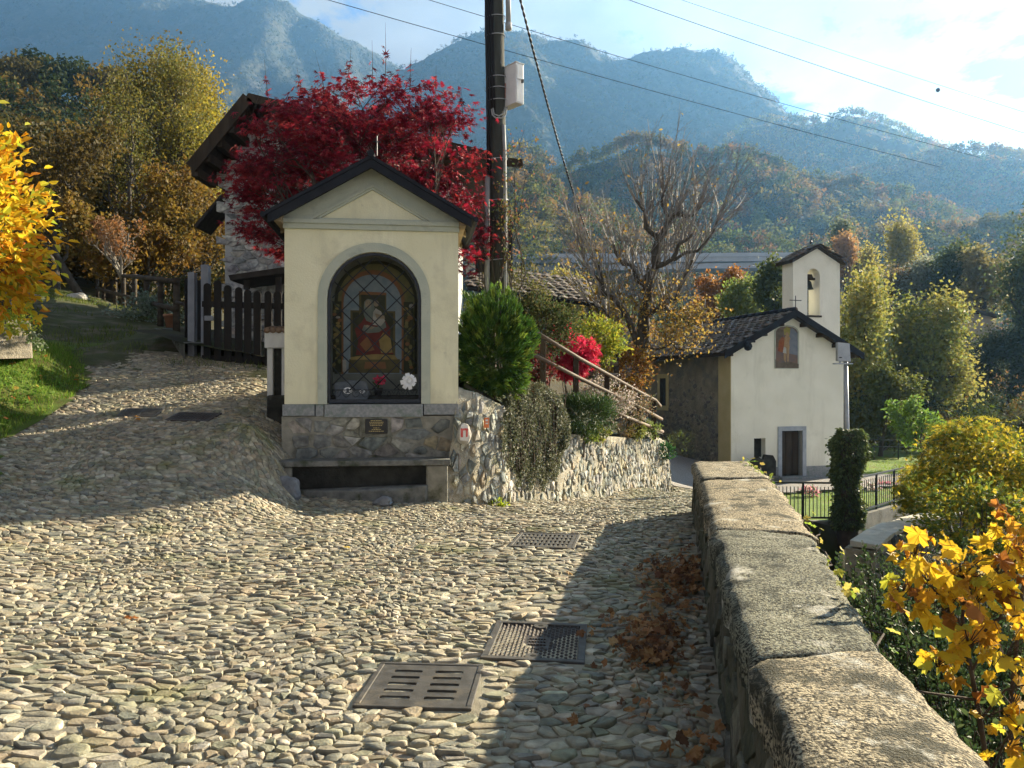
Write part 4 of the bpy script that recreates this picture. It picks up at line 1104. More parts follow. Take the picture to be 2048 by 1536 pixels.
# rough face stones on the road side
rng = np.random.RandomState(41); cells = voronoi_cells(34, 4, rng, .9, .1)
def pmap(V):
    y = .95 + V[:, 0]; f = np.clip((V[:, 1] + .05) / .64, 0, 1); x = inner(y) * (1 - f) + (topl(y) + .03) * f
    return np.stack([x - V[:, 2] + .01, y, -.10 + f * .60], 1)
cells = [c for c in cells if .1 < c[2][0] * .27 < 8.7 and .0 < c[2][1] * .17 < .50]
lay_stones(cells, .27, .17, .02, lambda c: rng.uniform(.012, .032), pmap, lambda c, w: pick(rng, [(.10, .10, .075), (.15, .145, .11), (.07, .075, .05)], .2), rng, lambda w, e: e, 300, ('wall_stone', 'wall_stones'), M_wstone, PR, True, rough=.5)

# ================================================================== stone house behind the maple
HS = thing('stone_house', 'stone gabled house with wide dark overhanging roof behind the red maple', 'house', (X(450, 17), 17, 2.2), 0)
hx0, hd = X(450, 17), 17.0
def hz(py, d=17.0): return Z(py, d)
M_hmortar = material('house_mortar', (.32, .325, .32), (.44, .445, .44), 5, .95, .8, 40)
apx, apz = X(505, 16.1), hz(200, 16.1)
hw = [(hx0, 1.9), (-1.5, 1.9), (-1.5, hz(285)), (X(512, 17), hz(195)), (hx0, hz(285))]
mb = MB(); mb.prism(hw, 17.0, 24.0); mb.build('wall', M_hmortar, HS, True)
# roof planes
def roof_plane(mb, xa, za, xb, zb, y0, y1, th): mb.prism([(xa, za), (xb, zb), (xb, zb + th), (xa, za + th)] if xb > xa else [(xb, zb), (xa, za), (xa, za + th), (xb, zb + th)], y0, y1)
M_hroof = material('house_roof', (.030, .026, .022), (.055, .047, .04), 6, .85, .5, 30)
yf = 16.0
lx, lz = X(383, yf), Z(326, yf); ax_, az_ = X(497, yf), Z(186, yf); rx, rz = X(992, yf), Z(306, yf)
mb = MB(); roof_plane(mb, ax_, az_ - .12, lx, lz - .12, yf, 24.5, .12); mb.build('roof_slope', M_hroof, HS, True)
mb = MB(); roof_plane(mb, ax_ + .001, az_ - .12, rx, rz - .12, yf, 24.5, .12); mb.build('roof_slope', M_hroof, HS, True)
mb = MB(); mb.bar((ax_, yf - .03, az_ - .10), (lx, yf - .03, lz - .10), .05, .24, Vector((0, -1, 0)).cross(Vector((1, 0, 0)))); mb.bar((ax_, yf - .03, az_ - .10), (rx, yf - .03, rz - .10), .05, .17); mb.build('barge_board', M_wood, HS, True)
for f in np.linspace(.12, .95, 5):
    mb = MB(); x = ax_ + (lx - ax_) * f; z = az_ + (lz - az_) * f - .14; mb.bar((x, yf + .02, z - .1), (x, 17.0, z - .1), .14, .18); mb.build('purlin', M_wood, HS, True)
for f in np.linspace(.1, .80, 6):
    mb = MB(); x = ax_ + (rx - ax_) * f; z = az_ + (rz - az_) * f - .14; mb.bar((x, yf + .02, z - .1), (x, 17.0, z - .1), .14, .18); mb.build('purlin', M_wood, HS, True)
mb = MB(); mb.bar((X(985, 16.4), 16.4, Z(322, 16.4)), (X(1046, 16.4), 16.4, Z(327, 16.4)), .16, .14); mb.build('purlin', M_wood, HS, True)
# lean-to roof on the left flank and canopy over the garden gate
mb = MB(); mb.prism([(X(404, 20), Z(462, 20)), (X(452, 20), Z(404, 20)), (X(452, 20), Z(397, 20)), (X(401, 20), Z(456, 20))], 19.6, 20.6); mb.build('lean_to_roof', M_hroof, HS, True)
mb = MB(); mb.prism([(X(478, 16.2), Z(567, 16.2)), (X(590, 16.2), Z(552, 16.2)), (X(590, 16.2), Z(540, 16.2)), (X(474, 16.2), Z(557, 16.2))], 15.7, 17.0)
mb.bar((X(497, 16), 15.9, Z(580, 16)), (X(497, 16), 15.9, Z(562, 16)), .10, .10); mb.bar((X(560, 16), 15.9, Z(590, 16)), (X(560, 16), 15.9, Z(556, 16)), .10, .10); mb.build('gate_canopy', M_hroof, HS, True)
rng = np.random.RandomState(51); su, sv = .24, .135
hcols = [(.42, .43, .44), (.34, .355, .37), (.52, .53, .53), (.28, .29, .30), (.46, .45, .42), (.58, .58, .57)]
cells = voronoi_cells(int(3.2 / su), int(5.2 / sv), rng, .9, .06)
def hok(c):
    x = hx0 + c[0] * su; z = 1.95 + c[1] * sv
    top = hz(285) + (x - hx0) * (hz(195) - hz(285)) / (X(512, 17) - hx0) if x < X(512, 17) else hz(195) - (x - X(512, 17)) * .25
    return hx0 + .05 < x < hx0 + 2.9 and z < top - .15
cells = [c for c in cells if hok(c[2])]
lay_stones(cells, su, sv, .014, lambda c: rng.uniform(.02, .05), lambda V: np.stack([hx0 + V[:, 0], 17.0 - V[:, 2], 1.95 + V[:, 1]], 1), lambda c, w: pick(rng, hcols, .15), rng,
           lambda w, e: e / w[1] * (1 if w[0] < hx0 + 1.5 else .5), 300, ('wall_stone', 'wall_stones'), M_wstone, HS, True, rough=.4)
mb = MB()
for kx in range(2): mb.box(hx0 + 3.6 + kx * 1.8, hx0 + 4.4 + kx * 1.8, 16.96, 16.998, 4.0, 5.1)
mb.build('window', M_black, HS, True)

# ================================================================== garden gate and picket fence
GT = thing('picket_gate', 'dark wooden picket gate with rounded tops between metal posts left of the shrine', 'gate', P(440, 733, 14.65), 0)
M_pick = material('dark_stained_picket', (.010, .009, .009), (.022, .019, .017), 7, .75, .5, 30, stretch=(1, 1, .15), spec=.25)
M_gpost = material('grey_metal_post', (.16, .175, .21), (.22, .235, .27), 5, .55, .15, 30, spec=.4)
def picket(mb, x, y, z0, z1, w, th, ang=0.0):
    n = 8; c, s = math.cos(ang), math.sin(ang)
    pr = [(-w / 2, z0), (w / 2, z0)] + [(w / 2 * math.cos(math.pi * k / n), z1 - w / 2 + w / 2 * math.sin(math.pi * k / n)) for k in range(n + 1)]
    m = len(pr)
    vs_ = [(x + a * c, y + a * s, z) for a, z in pr] + [(x + a * c - th * s, y + a * s + th * c, z) for a, z in pr]
    mb.add(vs_, [tuple(range(m)), tuple(range(2 * m - 1, m - 1, -1))] + [(i, m + i, m + (i + 1) % m, (i + 1) % m) for i in range(m)])
dg = 14.65
for k, (px, ty, by) in enumerate(((414, 566, 727), (435, 560, 729), (455, 570, 731), (477, 574, 732), (495, 579, 733), (514, 582, 734), (536, 582, 735), (555, 582, 736), (572, 583, 737))):
    d = dg - .03 * k; p = P(px, by, d); mb = MB(); picket(mb, p.x, p.y, p.z, Z(ty, d), .135, .03, 0.03); mb.build('picket', M_pick, GT, True, bevel=.004)
for py in (608, 716):
    mb = MB(); mb.bar(P(405, py, dg + .06), P(580, py + 5, dg - .18), .05, .11); mb.build('rail', M_pick, GT, True, bevel=.004)
for px, ty, by, w in ((411, 530, 722, .14), (384, 545, 716, .13)):
    mb = MB(); p = P(px, by, 14.8); mb.box(p.x - w / 2, p.x + w / 2, 14.75, 14.89, p.z - .2, Z(ty, 14.8)); mb.build('post', M_gpost, GT, True, bevel=.008)
for px, ty, by in ((376, 556, 712), (392, 558, 718), (399, 560, 720)):
    mb = MB(); p = P(px, by, 15.0); picket(mb, p.x, p.y, p.z, Z(ty, 15.0), .11, .03, .9); mb.build('picket', M_pick, GT, True)
mb = MB(); p = P(420, 637, 14.55); mb.box(p.x - .10, p.x + .06, 14.53, 14.58, p.z - .04, p.z + .05); mb.build('lock', M_gpost, GT, True, bevel=.006)

# ================================================================== wooden post-and-rail fence along the path
PF = thing('rail_fence', 'brown wooden post and rail fence on a low kerb climbing beside the path', 'fence', P(353, 669, 16.0), 0)
M_rail = material('weathered_rail', (.032, .025, .018), (.075, .06, .042), 6, .85, .6, 35, stretch=(.3, .3, 1.5))
fp = [(353, 556, 669, 16.0), (321, 553, 657, 18.0), (293, 550, 645, 19.8), (269, 548, 636, 21.8), (247, 547, 627, 24), (230, 547, 619, 26.5), (207, 546, 608, 31), (195, 545, 600, 35)]
for px, ty, by, d in fp:
    a = P(px, by + 4, d); b = P(px, ty, d); mb = MB(); mb.tube([a, (a + b) / 2, b], [.075, .07, .07], 8); mb.build('post', M_rail, PF, True, smooth=True)
for off in (0.07, .56):
    mb = MB(); pts = [P(px, ty + (by - ty) * off, d) + Vector((.02, -.08, 0)) for px, ty, by, d in fp]; mb.tube(pts, [.06] * len(pts), 8, jit=.1); mb.build('rail', M_rail, PF, True, smooth=True)
mb = MB(); pts = [P(360, 560, 15.9), P(378, 572, 15.3)]; mb.tube([P(353, 605, 15.9), P(377, 610, 15.2)], .04, 8); mb.tube([P(372, 603, 15.3), P(376, 650, 15.2)], .05, 8); mb.build('end_rail', M_rail, PF, True, smooth=True)
M_conc = material('old_concrete', (.13, .13, .115), (.22, .215, .19), 5, .95, .7, 40, c3=(.05, .055, .03), scale3=1.8)
mb = MB()
for k in range(len(fp) - 1):
    (p0, _, b0, d0), (p1, _, b1, d1) = fp[k], fp[k + 1]; a = P(p0, b0, d0); b = P(p1, b1, d1)
    a2, b2 = a + Vector((-.16, -.12, 0)), b + Vector((-.16, -.12, 0)); a3, b3 = a + Vector((.25, .15, 0)), b + Vector((.25, .15, 0)); dn = Vector((0, 0, -.55)); up = Vector((0, 0, .03))
    mb.add([a2 + up, b2 + up, b3 + up, a3 + up, a2 + dn, b2 + dn, b3 + dn, a3 + dn], [(0, 1, 2, 3), (0, 4, 5, 1), (3, 2, 6, 7)])
a = P(353, 669, 16); b = P(385, 690, 14.6)
mb.add([a + Vector((-.16, -.12, .03)), b + Vector((-.1, -.1, .03)), b + Vector((.3, .1, .03)), a + Vector((.25, .15, .03)), a + Vector((-.16, -.12, -.6)), b + Vector((-.1, -.1, -.6))], [(0, 3, 2, 1), (0, 1, 5, 4)])
mb.build('kerb', M_conc, PF, True)

# ================================================================== utility pole
dpo = 14.0
UP = thing('utility_pole', 'tall dark weathered utility pole with white meter box behind the shrine', 'pole', P(998, 590, dpo), 0)
M_pole = material('pole_concrete', (.032, .034, .029), (.065, .068, .058), 5, .9, .7, 40, stretch=(1, 1, .25), c3=(.14, .14, .12), scale3=2.5, th3=(.6, .75))
M_pvc = material('grey_conduit', (.24, .25, .25), (.32, .33, .33), 5, .6, .1, 30)
M_band = material('steel_band', (.42, .43, .44), rough=.4, metal=.6)
M_cable = material('black_cable', (.012, .012, .014), rough=.55)
mb = MB(); mb.tube([P(999, 640, dpo), P(996, 400, dpo), P(992, 200, dpo), P(989, 0, dpo), P(987, -140, dpo)], [.172, .168, .162, .160, .155], 20); mb.build('shaft', M_pole, UP, True, smooth=True)
mb = MB(); mb.tube([P(974, 620, dpo - .10), P(975, 352, dpo - .1)], .048, 10); mb.build('conduit', M_pvc, UP, True, smooth=True)
mb = MB(); mb.tube([P(1010, 620, dpo - .12), P(1009, 300, dpo - .13), P(1007, 250, dpo - .14)], .032, 8); mb.build('conduit', M_pvc, UP, True, smooth=True)
mb = MB(); mb.tube([P(1017, 48, dpo - .05), P(1016, -30, dpo - .05)], .045, 10); mb.tube([P(1017, 60, dpo - .05), P(1017, 46, dpo - .05)], .058, 10); mb.build('cable_duct', M_pvc, UP, True, smooth=True)
mb = MB()
for ox, r in ((972, .022), (977, .018), (982, .02), (986, .014)):
    mb.tube([P(ox + 4, 235 if ox > 980 else 350, dpo - .16), P(ox + 2, 150, dpo - .165), P(ox, 60, dpo - .163), P(ox - 1, -130, dpo - .16)], r, 6)
mb.build('riser_cables', M_cable, UP, True, smooth=True)
for py, cxp in ((37, 990), (74, 990), (157, 992), (179, 992), (203, 993), (320, 994), (402, 996), (520, 998)):
    mb = MB(); c = P(cxp, py, dpo); n = 20; ring = [c + Vector((.182 * math.cos(2 * math.pi * k / n), .182 * math.sin(2 * math.pi * k / n), .02 * math.sin(2 * math.pi * k / n + 1))) for k in range(n + 1)]
    mb.tube(ring, .008, 5, False); mb.build('band', M_band, UP, True)
mb = MB(); mb.tube([P(983, 218, dpo - .19), P(985, 230, dpo - .2), P(992, 236, dpo - .2), P(1004, 236, dpo - .19), P(1011, 230, dpo - .17), P(1014, 214, dpo - .12)], .014, 6, False)
mb.tube([P(986, 216, dpo - .19), P(988, 228, dpo - .2), P(998, 232, dpo - .2), P(1008, 226, dpo - .17), P(1010, 214, dpo - .12)], .012, 6, False); mb.build('hose_loop', M_pvc, UP, True, smooth=True)
# meter box on the pole
bx = P(1025, 213, dpo - .05)
UB = thing('meter_box', 'white metal meter box strapped to the utility pole', 'meter box', bx, rad(-50))
M_box = material('white_box_paint', (.66, .66, .64), (.74, .74, .72), 6, .5, .05, 30, spec=.4)
mb = MB(); mb.box(-.20, .20, -.09, .09, .0, .70); mb.build('case', M_box, UB, bevel=.008)
mb = MB(); mb.box(.201, .212, -.07, .07, .42, .66); mb.box(.201, .210, -.08, .08, .02, .39); mb.build('door', M_box, UB, bevel=.004)
mb = MB(); mb.box(.213, .25, .02, .05, .36, .42); mb.build('latch', M_iron, UB)
mb = MB(); mb.box(-.13, -.07, -.0915, -.0905, .15, .42); mb.build('red_sticker', material('faded_red', (.42, .17, .13), (.55, .40, .36), 60), UB)
mb = MB(); mb.box(-.21, .21, -.10, .10, .70, .715); mb.build('lid', M_box, UB)

# overhead cables
def cable(name, pts, r, label, sag=0.0, group=None, n=24, strands=1):
    a, b = pts[0], pts[-1]; mb = MB()
    for s_ in range(strands):
        q = []
        for k in range(n + 1):
            f = k / n; p = a.lerp(b, f); p = p + Vector((0, 0, -sag * 4 * f * (1 - f)))
            if strands > 1:
                an = f * 2 * math.pi * 34 + s_ * 2 * math.pi / strands; p = p + Vector((math.cos(an) * r, 0, math.sin(an) * r * .5))
            q.append(p)
        mb.tube(q, r, 6, False)
    o = mb.build(name, M_cable, None, smooth=True); return tag(o, label, 'cable', group)
cable('twisted_cable', [P(1026, -60, 13.9), P(1180, 480, 24.0)], .013, 'thick twisted black cable dropping from the pole towards the bare tree', .33, n=420, strands=2)
cable('power_line', [P(560, -28, 130), P(1880, 334, 150)], .055, 'lowest thin power line crossing in front of the mountains', .5)
cable('power_line', [P(780, -24, 150), P(1960, 315, 170)], .055, 'middle power line grazing the rounded mountain top', .6)
cable('power_line', [P(1180, -28, 150), P(2150, 298, 170)], .050, 'power line in the open sky at the upper right', .6)
cable('power_line', [P(1240, -42, 220), P(2200, 272, 235)], .05, 'faint uppermost power line that carries the dark ball', .5)
wb = P(1876, 180, 230); mb = MB(); mb.lathe([(.02, -.62), (.30, -.54), (.54, -.30), (.62, 0), (.54, .30), (.30, .54), (.02, .62)], wb, 16)
tag(mb.build('warning_ball', material('dark_blue_ball', (.03, .04, .07), rough=.6), smooth=True), 'dark round warning ball hanging on the uppermost power line', 'warning ball')

# ================================================================== wooden handrail on the wall
HR = thing('handrail', 'sloping brown wooden handrail with dark posts above the stone retaining wall', 'handrail', P(1086, 760, 13.2), 0)
M_rail2 = material('brown_rail_wood', (.085, .058, .04), (.145, .105, .075), 5, .75, .4, 35, stretch=(.3, .3, 1.5))  # brown wood colour of both handrails
for pts in ([P(1046, 652, 12.7), P(1153, 716, 14.6), P(1277, 785, 17.7), P(1307, 800, 18.6), P(1317, 812, 18.9)], [P(1058, 707, 12.9), P(1153, 755, 14.6), P(1277, 815, 17.7), P(1320, 838, 18.9)], [P(1152, 790, 14.6), P(1245, 832, 16.6), P(1322, 863, 18.9)]):
    mb = MB(); mb.tube([p + Vector((.03, -.07, 0)) for p in pts], [.037] * len(pts), 9, jit=.08); mb.build('rail', M_rail2, HR, True, smooth=True)
for px, ty, by, d in ((1086, 676, 775, 13.3), (1152, 713, 800, 14.6), (1214, 748, 825, 16.0), (1277, 784, 852, 17.7), (1308, 799, 866, 18.7)):
    mb = MB(); p = P(px, by, d); mb.box(p.x - .05, p.x + .05, d - .02, d + .07, p.z - .15, Z(ty, d)); mb.build('post', M_wood, HR, True, bevel=.006)
HR2 = thing('garden_rail', 'short level wooden rail behind the sloping handrail', 'handrail', P(1233, 765, 19.5), 0)
for py in (705, 728, 750):
    mb = MB(); mb.tube([P(1178, py - 1, 19.5), P(1236, py, 19.5)], .05, 8); mb.build('rail', M_rail2, HR2, True, smooth=True)
for px in (1182, 1233):
    mb = MB(); p = P(px, 775, 19.55); mb.box(p.x - .06, p.x + .06, 19.55, 19.66, p.z, Z(700, 19.55)); mb.build('post', M_wood, HR2, True)

# ================================================================== low cabin roof behind the shrubs
LC = thing('cabin', 'low dark cabin with tiled roof and curved gutter pipe behind the shrubs', 'cabin', P(1110, 660, 25), 0)
M_tile = material('stone_tile', (.5, .5, .5), (1.15, 1.1, 1.05), 9, .9, .5, 40, attr=True)
dc = 25.0
mb = MB(); mb.box(X(960, dc), X(1142, dc), 25.2, 29, Z(720, dc), Z(606, dc)); mb.build('wall', M_wood, LC, True)
def tile_field(parent, origin, ax, dn, nrm, nx_, ny_, tw, tl, cols, rng, limit, names=('tile', 'tiles'), world=True, mat=None):
    """overlapping tiles: ax across the slope, dn down the slope"""
    items = []
    for r in range(ny_):
        for c in range(nx_):
            o = origin + ax * (tw * (c + (r % 2) * .5 + rng.uniform(-.06, .06))) + dn * (tl * (r + rng.uniform(-.05, .05))) + nrm * rng.uniform(0, .015)
            w = tw * rng.uniform(.86, .97); l = tl * 1.35; th = .022
            a = o - ax * w / 2; b = o + ax * w / 2; l0 = nrm * .012; l1 = nrm * .055; bw = nrm * .03
            m0 = o + nrm * .02; v = [a + l0, m0 + l0 + bw * .6, b + l0, b + dn * l + l1, o + dn * l + l1 + bw, a + dn * l + l1, a + dn * l + l1 - nrm * th, o + dn * l + l1 + bw - nrm * th, b + dn * l + l1 - nrm * th]
            f = [[0, 5, 4, 1], [1, 4, 3, 2], [5, 6, 7, 4], [4, 7, 8, 3]]
            items.append((np.array([tuple(q) for q in v]), f, pick(rng, cols, .2)))
    for V_, f, t_ in items[:limit]:
        c_ = V_.mean(0); o_ = link(names[0], np_mesh(names[0], V_ - c_, f, np.tile(t_, (9, 1))), mat or M_tile, parent, world); o_.location = c_
    rest = items[limit:]
    if rest:
        V_ = np.concatenate([i[0] for i in rest]); T_ = np.concatenate([np.tile(i[2], (9, 1)) for i in rest]); Fq = [[k * 9 + j for j in f] for k, i in enumerate(rest) for f in i[1]]
        link(names[1], np_mesh(names[1], V_, Fq, T_), mat or M_tile, parent, world, 'stuff')
TCOL = [(.15, .125, .105), (.20, .17, .14), (.115, .10, .09), (.25, .215, .18), (.18, .14, .11)]
rng = np.random.RandomState(61)
e0, e1 = P(935, 570, 24.6), P(1190, 603, 24.2); r0, r1 = P(930, 528, 27.2), P(1120, 562, 27.2)
axv = (e1 - e0).normalized(); dnv = (e0 - r0); dnv = (dnv - axv * dnv.dot(axv)); Ln = dnv.length; dnv.normalize(); nrv = axv.cross(-dnv); nrv = nrv if nrv.z > 0 else -nrv
mb = MB(); mb.add([e0, e1, r1, r0, e0 - Vector((0, 0, .14)), e1 - Vector((0, 0, .14)), r1 - Vector((0, 0, .14)), r0 - Vector((0, 0, .14))], [(0, 1, 2, 3), (7, 6, 5, 4), (0, 4, 5, 1), (1, 5, 6, 2), (3, 7, 4, 0)]); mb.build('roof_deck', M_hroof, LC, True)
tile_field(LC, e0 - dnv * (Ln - .1), axv, dnv, nrv, 12, 8, (e1 - e0).length / 12.6, Ln / 8, TCOL, rng, 96)
mb = MB(); mb.tube([e0 + Vector((0, -.08, -.10)), e1 + Vector((.02, -.08, -.10))], .075, 8); mb.tube([P(1184, 606, 24.1), P(1180, 622, 24.2), P(1166, 634, 24.6), P(1150, 640, 25.0), P(1148, 700, 25.1)], .05, 8); mb.build('gutter', M_roofdark, LC, True, smooth=True)
gp = thing('concrete_post', 'plain grey concrete post standing beside the cabin', 'post', P(1205, 690, 24), 0)
mb = MB(); mb.tube([P(1205, 720, 24), P(1205, 556, 24)], [.15, .13], 10); mb.build('shaft', M_conc, gp, True, smooth=True)

# ================================================================== chapel
CH0 = Vector((7.78, 28.0, -1.76))
CH = thing('chapel', 'small cream chapel with tiled gable roof, fresco, door and open bell gable', 'chapel', CH0, rad(15))
W_, HE, DEPC, AP = 4.66, 4.60, 8.4, 6.02
M_chap = material('pale_plaster', (.74, .73, .62), (.82, .81, .70), 1.2, .9, .2, 40, c3=(.66, .66, .56), scale3=1.6, th3=(.58, .75))
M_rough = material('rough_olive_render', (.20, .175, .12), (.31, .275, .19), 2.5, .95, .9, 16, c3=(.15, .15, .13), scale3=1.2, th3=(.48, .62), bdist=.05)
M_ochre = material('ochre_plaster', (.46, .38, .18), (.52, .44, .23), 2, .9, .2, 40)
M_bluestone = material('door_stone', (.30, .34, .39), (.38, .42, .46), 6, .8, .3, 50)
def cl(px, py, b=0.0):   # facade-plane local coordinates from the photograph
    c, s = math.cos(rad(15)), math.sin(rad(15)); r = (px - 1024) / F; ox, oy = CH0.x - b * s, CH0.y + b * c
    a = (r * oy - ox) / (c - r * s); d = oy + a * s
    return a, EYE - (py - 768) / F * d - CH0.z
add_blotches(M_chap, (.58, .57, .47), 1.6, (.50, .78), (1, 1, .16)); add_blotches(M_cream, (.52, .50, .36), 2.2, (.50, .80), (1, 1, .14)); add_blotches(M_cream, (.50, .48, .36), 7, (.66, .74))
mb = MB()
dxa, dza = cl(1563, 862); dxb, dzb = cl(1604, 964); nxa, nza = cl(1508, 877); nxb, nzb = cl(1531, 915)
# front wall in strips round the door and the niche window
mb.box(0, nxa, 0, .4, 0, HE); mb.box(nxa, nxb, 0, .4, 0, nzb); mb.box(nxa, nxb, 0, .4, nza, HE); mb.box(nxb, dxa, 0, .4, 0, HE); mb.box(dxa, dxb, 0, .4, dza, HE); mb.box(dxb, W_, 0, .4, 0, HE)
mb.prism([(0, HE), (W_, HE), (W_ / 2, AP - .17)], 0, .4); mb.build('front_wall', M_chap, CH)
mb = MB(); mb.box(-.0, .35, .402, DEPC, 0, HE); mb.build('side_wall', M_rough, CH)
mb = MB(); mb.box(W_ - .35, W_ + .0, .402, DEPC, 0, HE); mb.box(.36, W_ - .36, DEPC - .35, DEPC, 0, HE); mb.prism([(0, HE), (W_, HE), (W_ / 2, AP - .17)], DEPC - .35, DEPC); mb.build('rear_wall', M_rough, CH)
rng = np.random.RandomState(66)
cells = voronoi_cells(34, 26, rng, .95, .12); cells = [c for c in cells if .9 < c[2][0] * .24 < 7.9 and .05 < c[2][1] * .15 < 3.6 and not (4.7 < c[2][0] * .24 < 6.1 and 2.1 < c[2][1] * .15) and rng.uniform() < 1.25 - c[2][1] * .15 * .33]
lay_stones(cells, .24, .15, .014, lambda c: rng.uniform(.006, .022), lambda V: np.stack([.0 - V[:, 2], .1 + V[:, 0], V[:, 1]], 1), lambda c, w: pick(rng, [(.20, .19, .16), (.26, .23, .17), (.16, .155, .14), (.30, .27, .21)], .15), rng, lambda w, e: e, 300, ('wall_stone', 'wall_stones'), M_wstone, CH, False)
mb = MB(); mb.box(-.022, .03, .004, .85, 0, HE - .02); mb.build('corner_strip', M_ochre, CH)
mb = MB(); mb.box(-.012, dxa - .17, -.03, .0, -.1, .36); mb.box(dxb + .17, W_ + .012, -.03, 0, -.1, .36); mb.build('plinth', M_sill, CH)
# door
mb = MB(); mb.box(dxa - .16, dxa, -.045, .25, -.02, dza + .16); mb.box(dxb, dxb + .16, -.045, .25, -.02, dza + .16); mb.box(dxa, dxb, -.045, .25, dza, dza + .16)
mb.build('door_frame', M_bluestone, CH, bevel=.01)
mb = MB(); mb.box(dxa + .01, dxb - .01, .20, .26, 0, dza - .01); dr = mb.build('door', M_black, CH)
for k in range(3):
    w = (dxb - dxa - .06) / 3; mb = MB(); mb.box(dxa + .03 + k * w + .008, dxa + .03 + (k + 1) * w - .008, .18, .2, .06, dza - .06); mb.build('plank', M_wood, dr, bevel=.004)
mb = MB(); mb.box(dxa - .2, dxb + .2, -.35, .15, -.10, .015); mb.build('doorstep', M_sill, CH, bevel=.01)
mb = MB(); mb.box(nxa - .001, nxb + .001, .28, .40, nzb - .01, nza + .01); mb.build('niche_window', M_black, CH)
# fresco panel
fa, fz0 = cl(1549.5, 736); fb, fz1 = cl(1596, 652)
FRC = [flat('panel_ground', (.26, .17, .13), (.17, .15, .16), 5), flat('panel_red', (.30, .085, .05), (.36, .15, .06), 8), flat('panel_skin', (.48, .34, .20), (.36, .24, .13)), flat('panel_sky', (.26, .28, .32), (.18, .22, .28), 6), flat('panel_gold', (.42, .36, .10), (.30, .28, .09)), flat('panel_white', (.60, .60, .54)), flat('panel_brown', (.14, .11, .085), (.20, .17, .13), 7)]
mb = MB(); lay = [0]
def fpatch(poly, mi):
    lay[0] += 1; mb.mi = mi; y = -.012 - lay[0] * .0025
    mb.add([(fa + (fb - fa) * u, y, fz0 + (fz1 - fz0) * v) for u, v in poly], [tuple(range(len(poly)))])
archu = [(0, 0), (1, 0), (1, .86), (.93, .93), (.78, .98), (.5, 1.0), (.22, .98), (.07, .93), (0, .86)]
fpatch(archu, 0); fpatch([(.55, .35), (1, .3), (1, .8), (.75, .95), (.5, .9)], 3); fpatch([(.05, .5), (.3, .45), (.35, .9), (.15, .93), (.05, .85)], 6); fpatch([(.38, .78), (.62, .76), (.66, .93), (.5, .98), (.36, .92)], 4)
fpatch([(.12, .40), (.34, .36), (.44, .70), (.30, .74), (.16, .64)], 1); fpatch([(.36, .42), (.60, .40), (.66, .70), (.52, .82), (.40, .72)], 2); fpatch([(.60, .55), (.78, .62), (.76, .72), (.62, .68)], 3)
fpatch([(.36, .20), (.44, .12), (.50, .40), (.36, .44)], 2); fpatch([(.50, .16), (.57, .14), (.60, .40), (.50, .42)], 2); fpatch([(.32, .36), (.48, .34), (.46, .48), (.36, .50)], 5)
fpatch([(.0, .0), (1, .0), (1, .10), (.6, .15), (.2, .12), (0, .2)], 6); fpatch([(.50 + .075 * math.cos(2 * math.pi * k / 12), .80 + .045 * math.sin(2 * math.pi * k / 12)) for k in range(12)], 2)
mb.build('fresco_panel', FRC, CH)
mb = MB()
for (u0, v0), (u1, v1) in zip(archu, archu[1:] + archu[:1]):
    mb.bar((fa + (fb - fa) * u0, -.01, fz0 + (fz1 - fz0) * v0), (fa + (fb - fa) * u1, -.01, fz0 + (fz1 - fz0) * v1), .05, .035, Vector((0, -1, 0)))
mb.build('fresco_border', M_grey, CH)
# roof
RW_, RF = .50, -.45; slope = (AP - .17 - HE) / (W_ / 2)
for s in (-1, 1):
    mb = MB(); xe = W_ / 2 + RW_; p = [(W_ / 2, AP - .17), (W_ / 2 + s * xe, AP - .17 - slope * xe), (W_ / 2 + s * xe, AP - slope * xe - .05), (W_ / 2, AP - .05)]
    mb.prism(p[::-1] if s > 0 else p, RF, DEPC + .3); mb.build('roof_deck', M_wood, CH)
    mb = MB(); p = [(W_ / 2, AP - .24), (W_ / 2 + s * (xe + .02), AP - .24 - slope * (xe + .02)), (W_ / 2 + s * (xe + .02), AP + .0 - slope * (xe + .02)), (W_ / 2, AP + .0)]
    mb.prism(p[::-1] if s > 0 else p, RF - .04, RF + .012); mb.build('barge_board', M_roofdark, CH)
    for yb in (-.30,):
        for f in (.18, .42, .66, .9):
            mb = MB(); x = W_ / 2 + s * xe * f; z = AP - .2 - slope * xe * f; mb.box(x - .05, x + .05, RF + .02, .0, z - .12, z + .02); mb.build('rafter_end', M_wood, CH)
rng = np.random.RandomState(71)
xe = W_ / 2 + RW_; Ls = math.hypot(xe, slope * xe); dnl = Vector((-xe, 0, -slope * xe)).normalized(); axl = Vector((0, 1, 0)); nrl = Vector((-slope, 0, 1)).normalized()
tile_field(CH, Vector((W_ / 2, RF + .30, AP - .05)), axl, dnl, nrl, 20, 14, (DEPC + .7) / 20, (Ls - .02) / 14, TCOL, rng, 280, world=False)
dnr = Vector((xe, 0, -slope * xe)).normalized(); nrr = Vector((slope, 0, 1)).normalized()
tile_field(CH, Vector((W_ / 2, RF + .30, AP - .05)), axl, dnr, nrr, 16, 10, (DEPC + .7) / 16, (Ls - .02) / 10, TCOL, rng, 0, world=False)
mb = MB(); rt = []
for k in range(18):
    mb.tube([(W_ / 2, RF + .02 + k * .5, AP + .0), (W_ / 2, RF + .54 + k * .5, AP + .03)], [.10, .085], 8)
mb.build('ridge_tiles', M_roofdark, CH, smooth=True, kind='stuff')
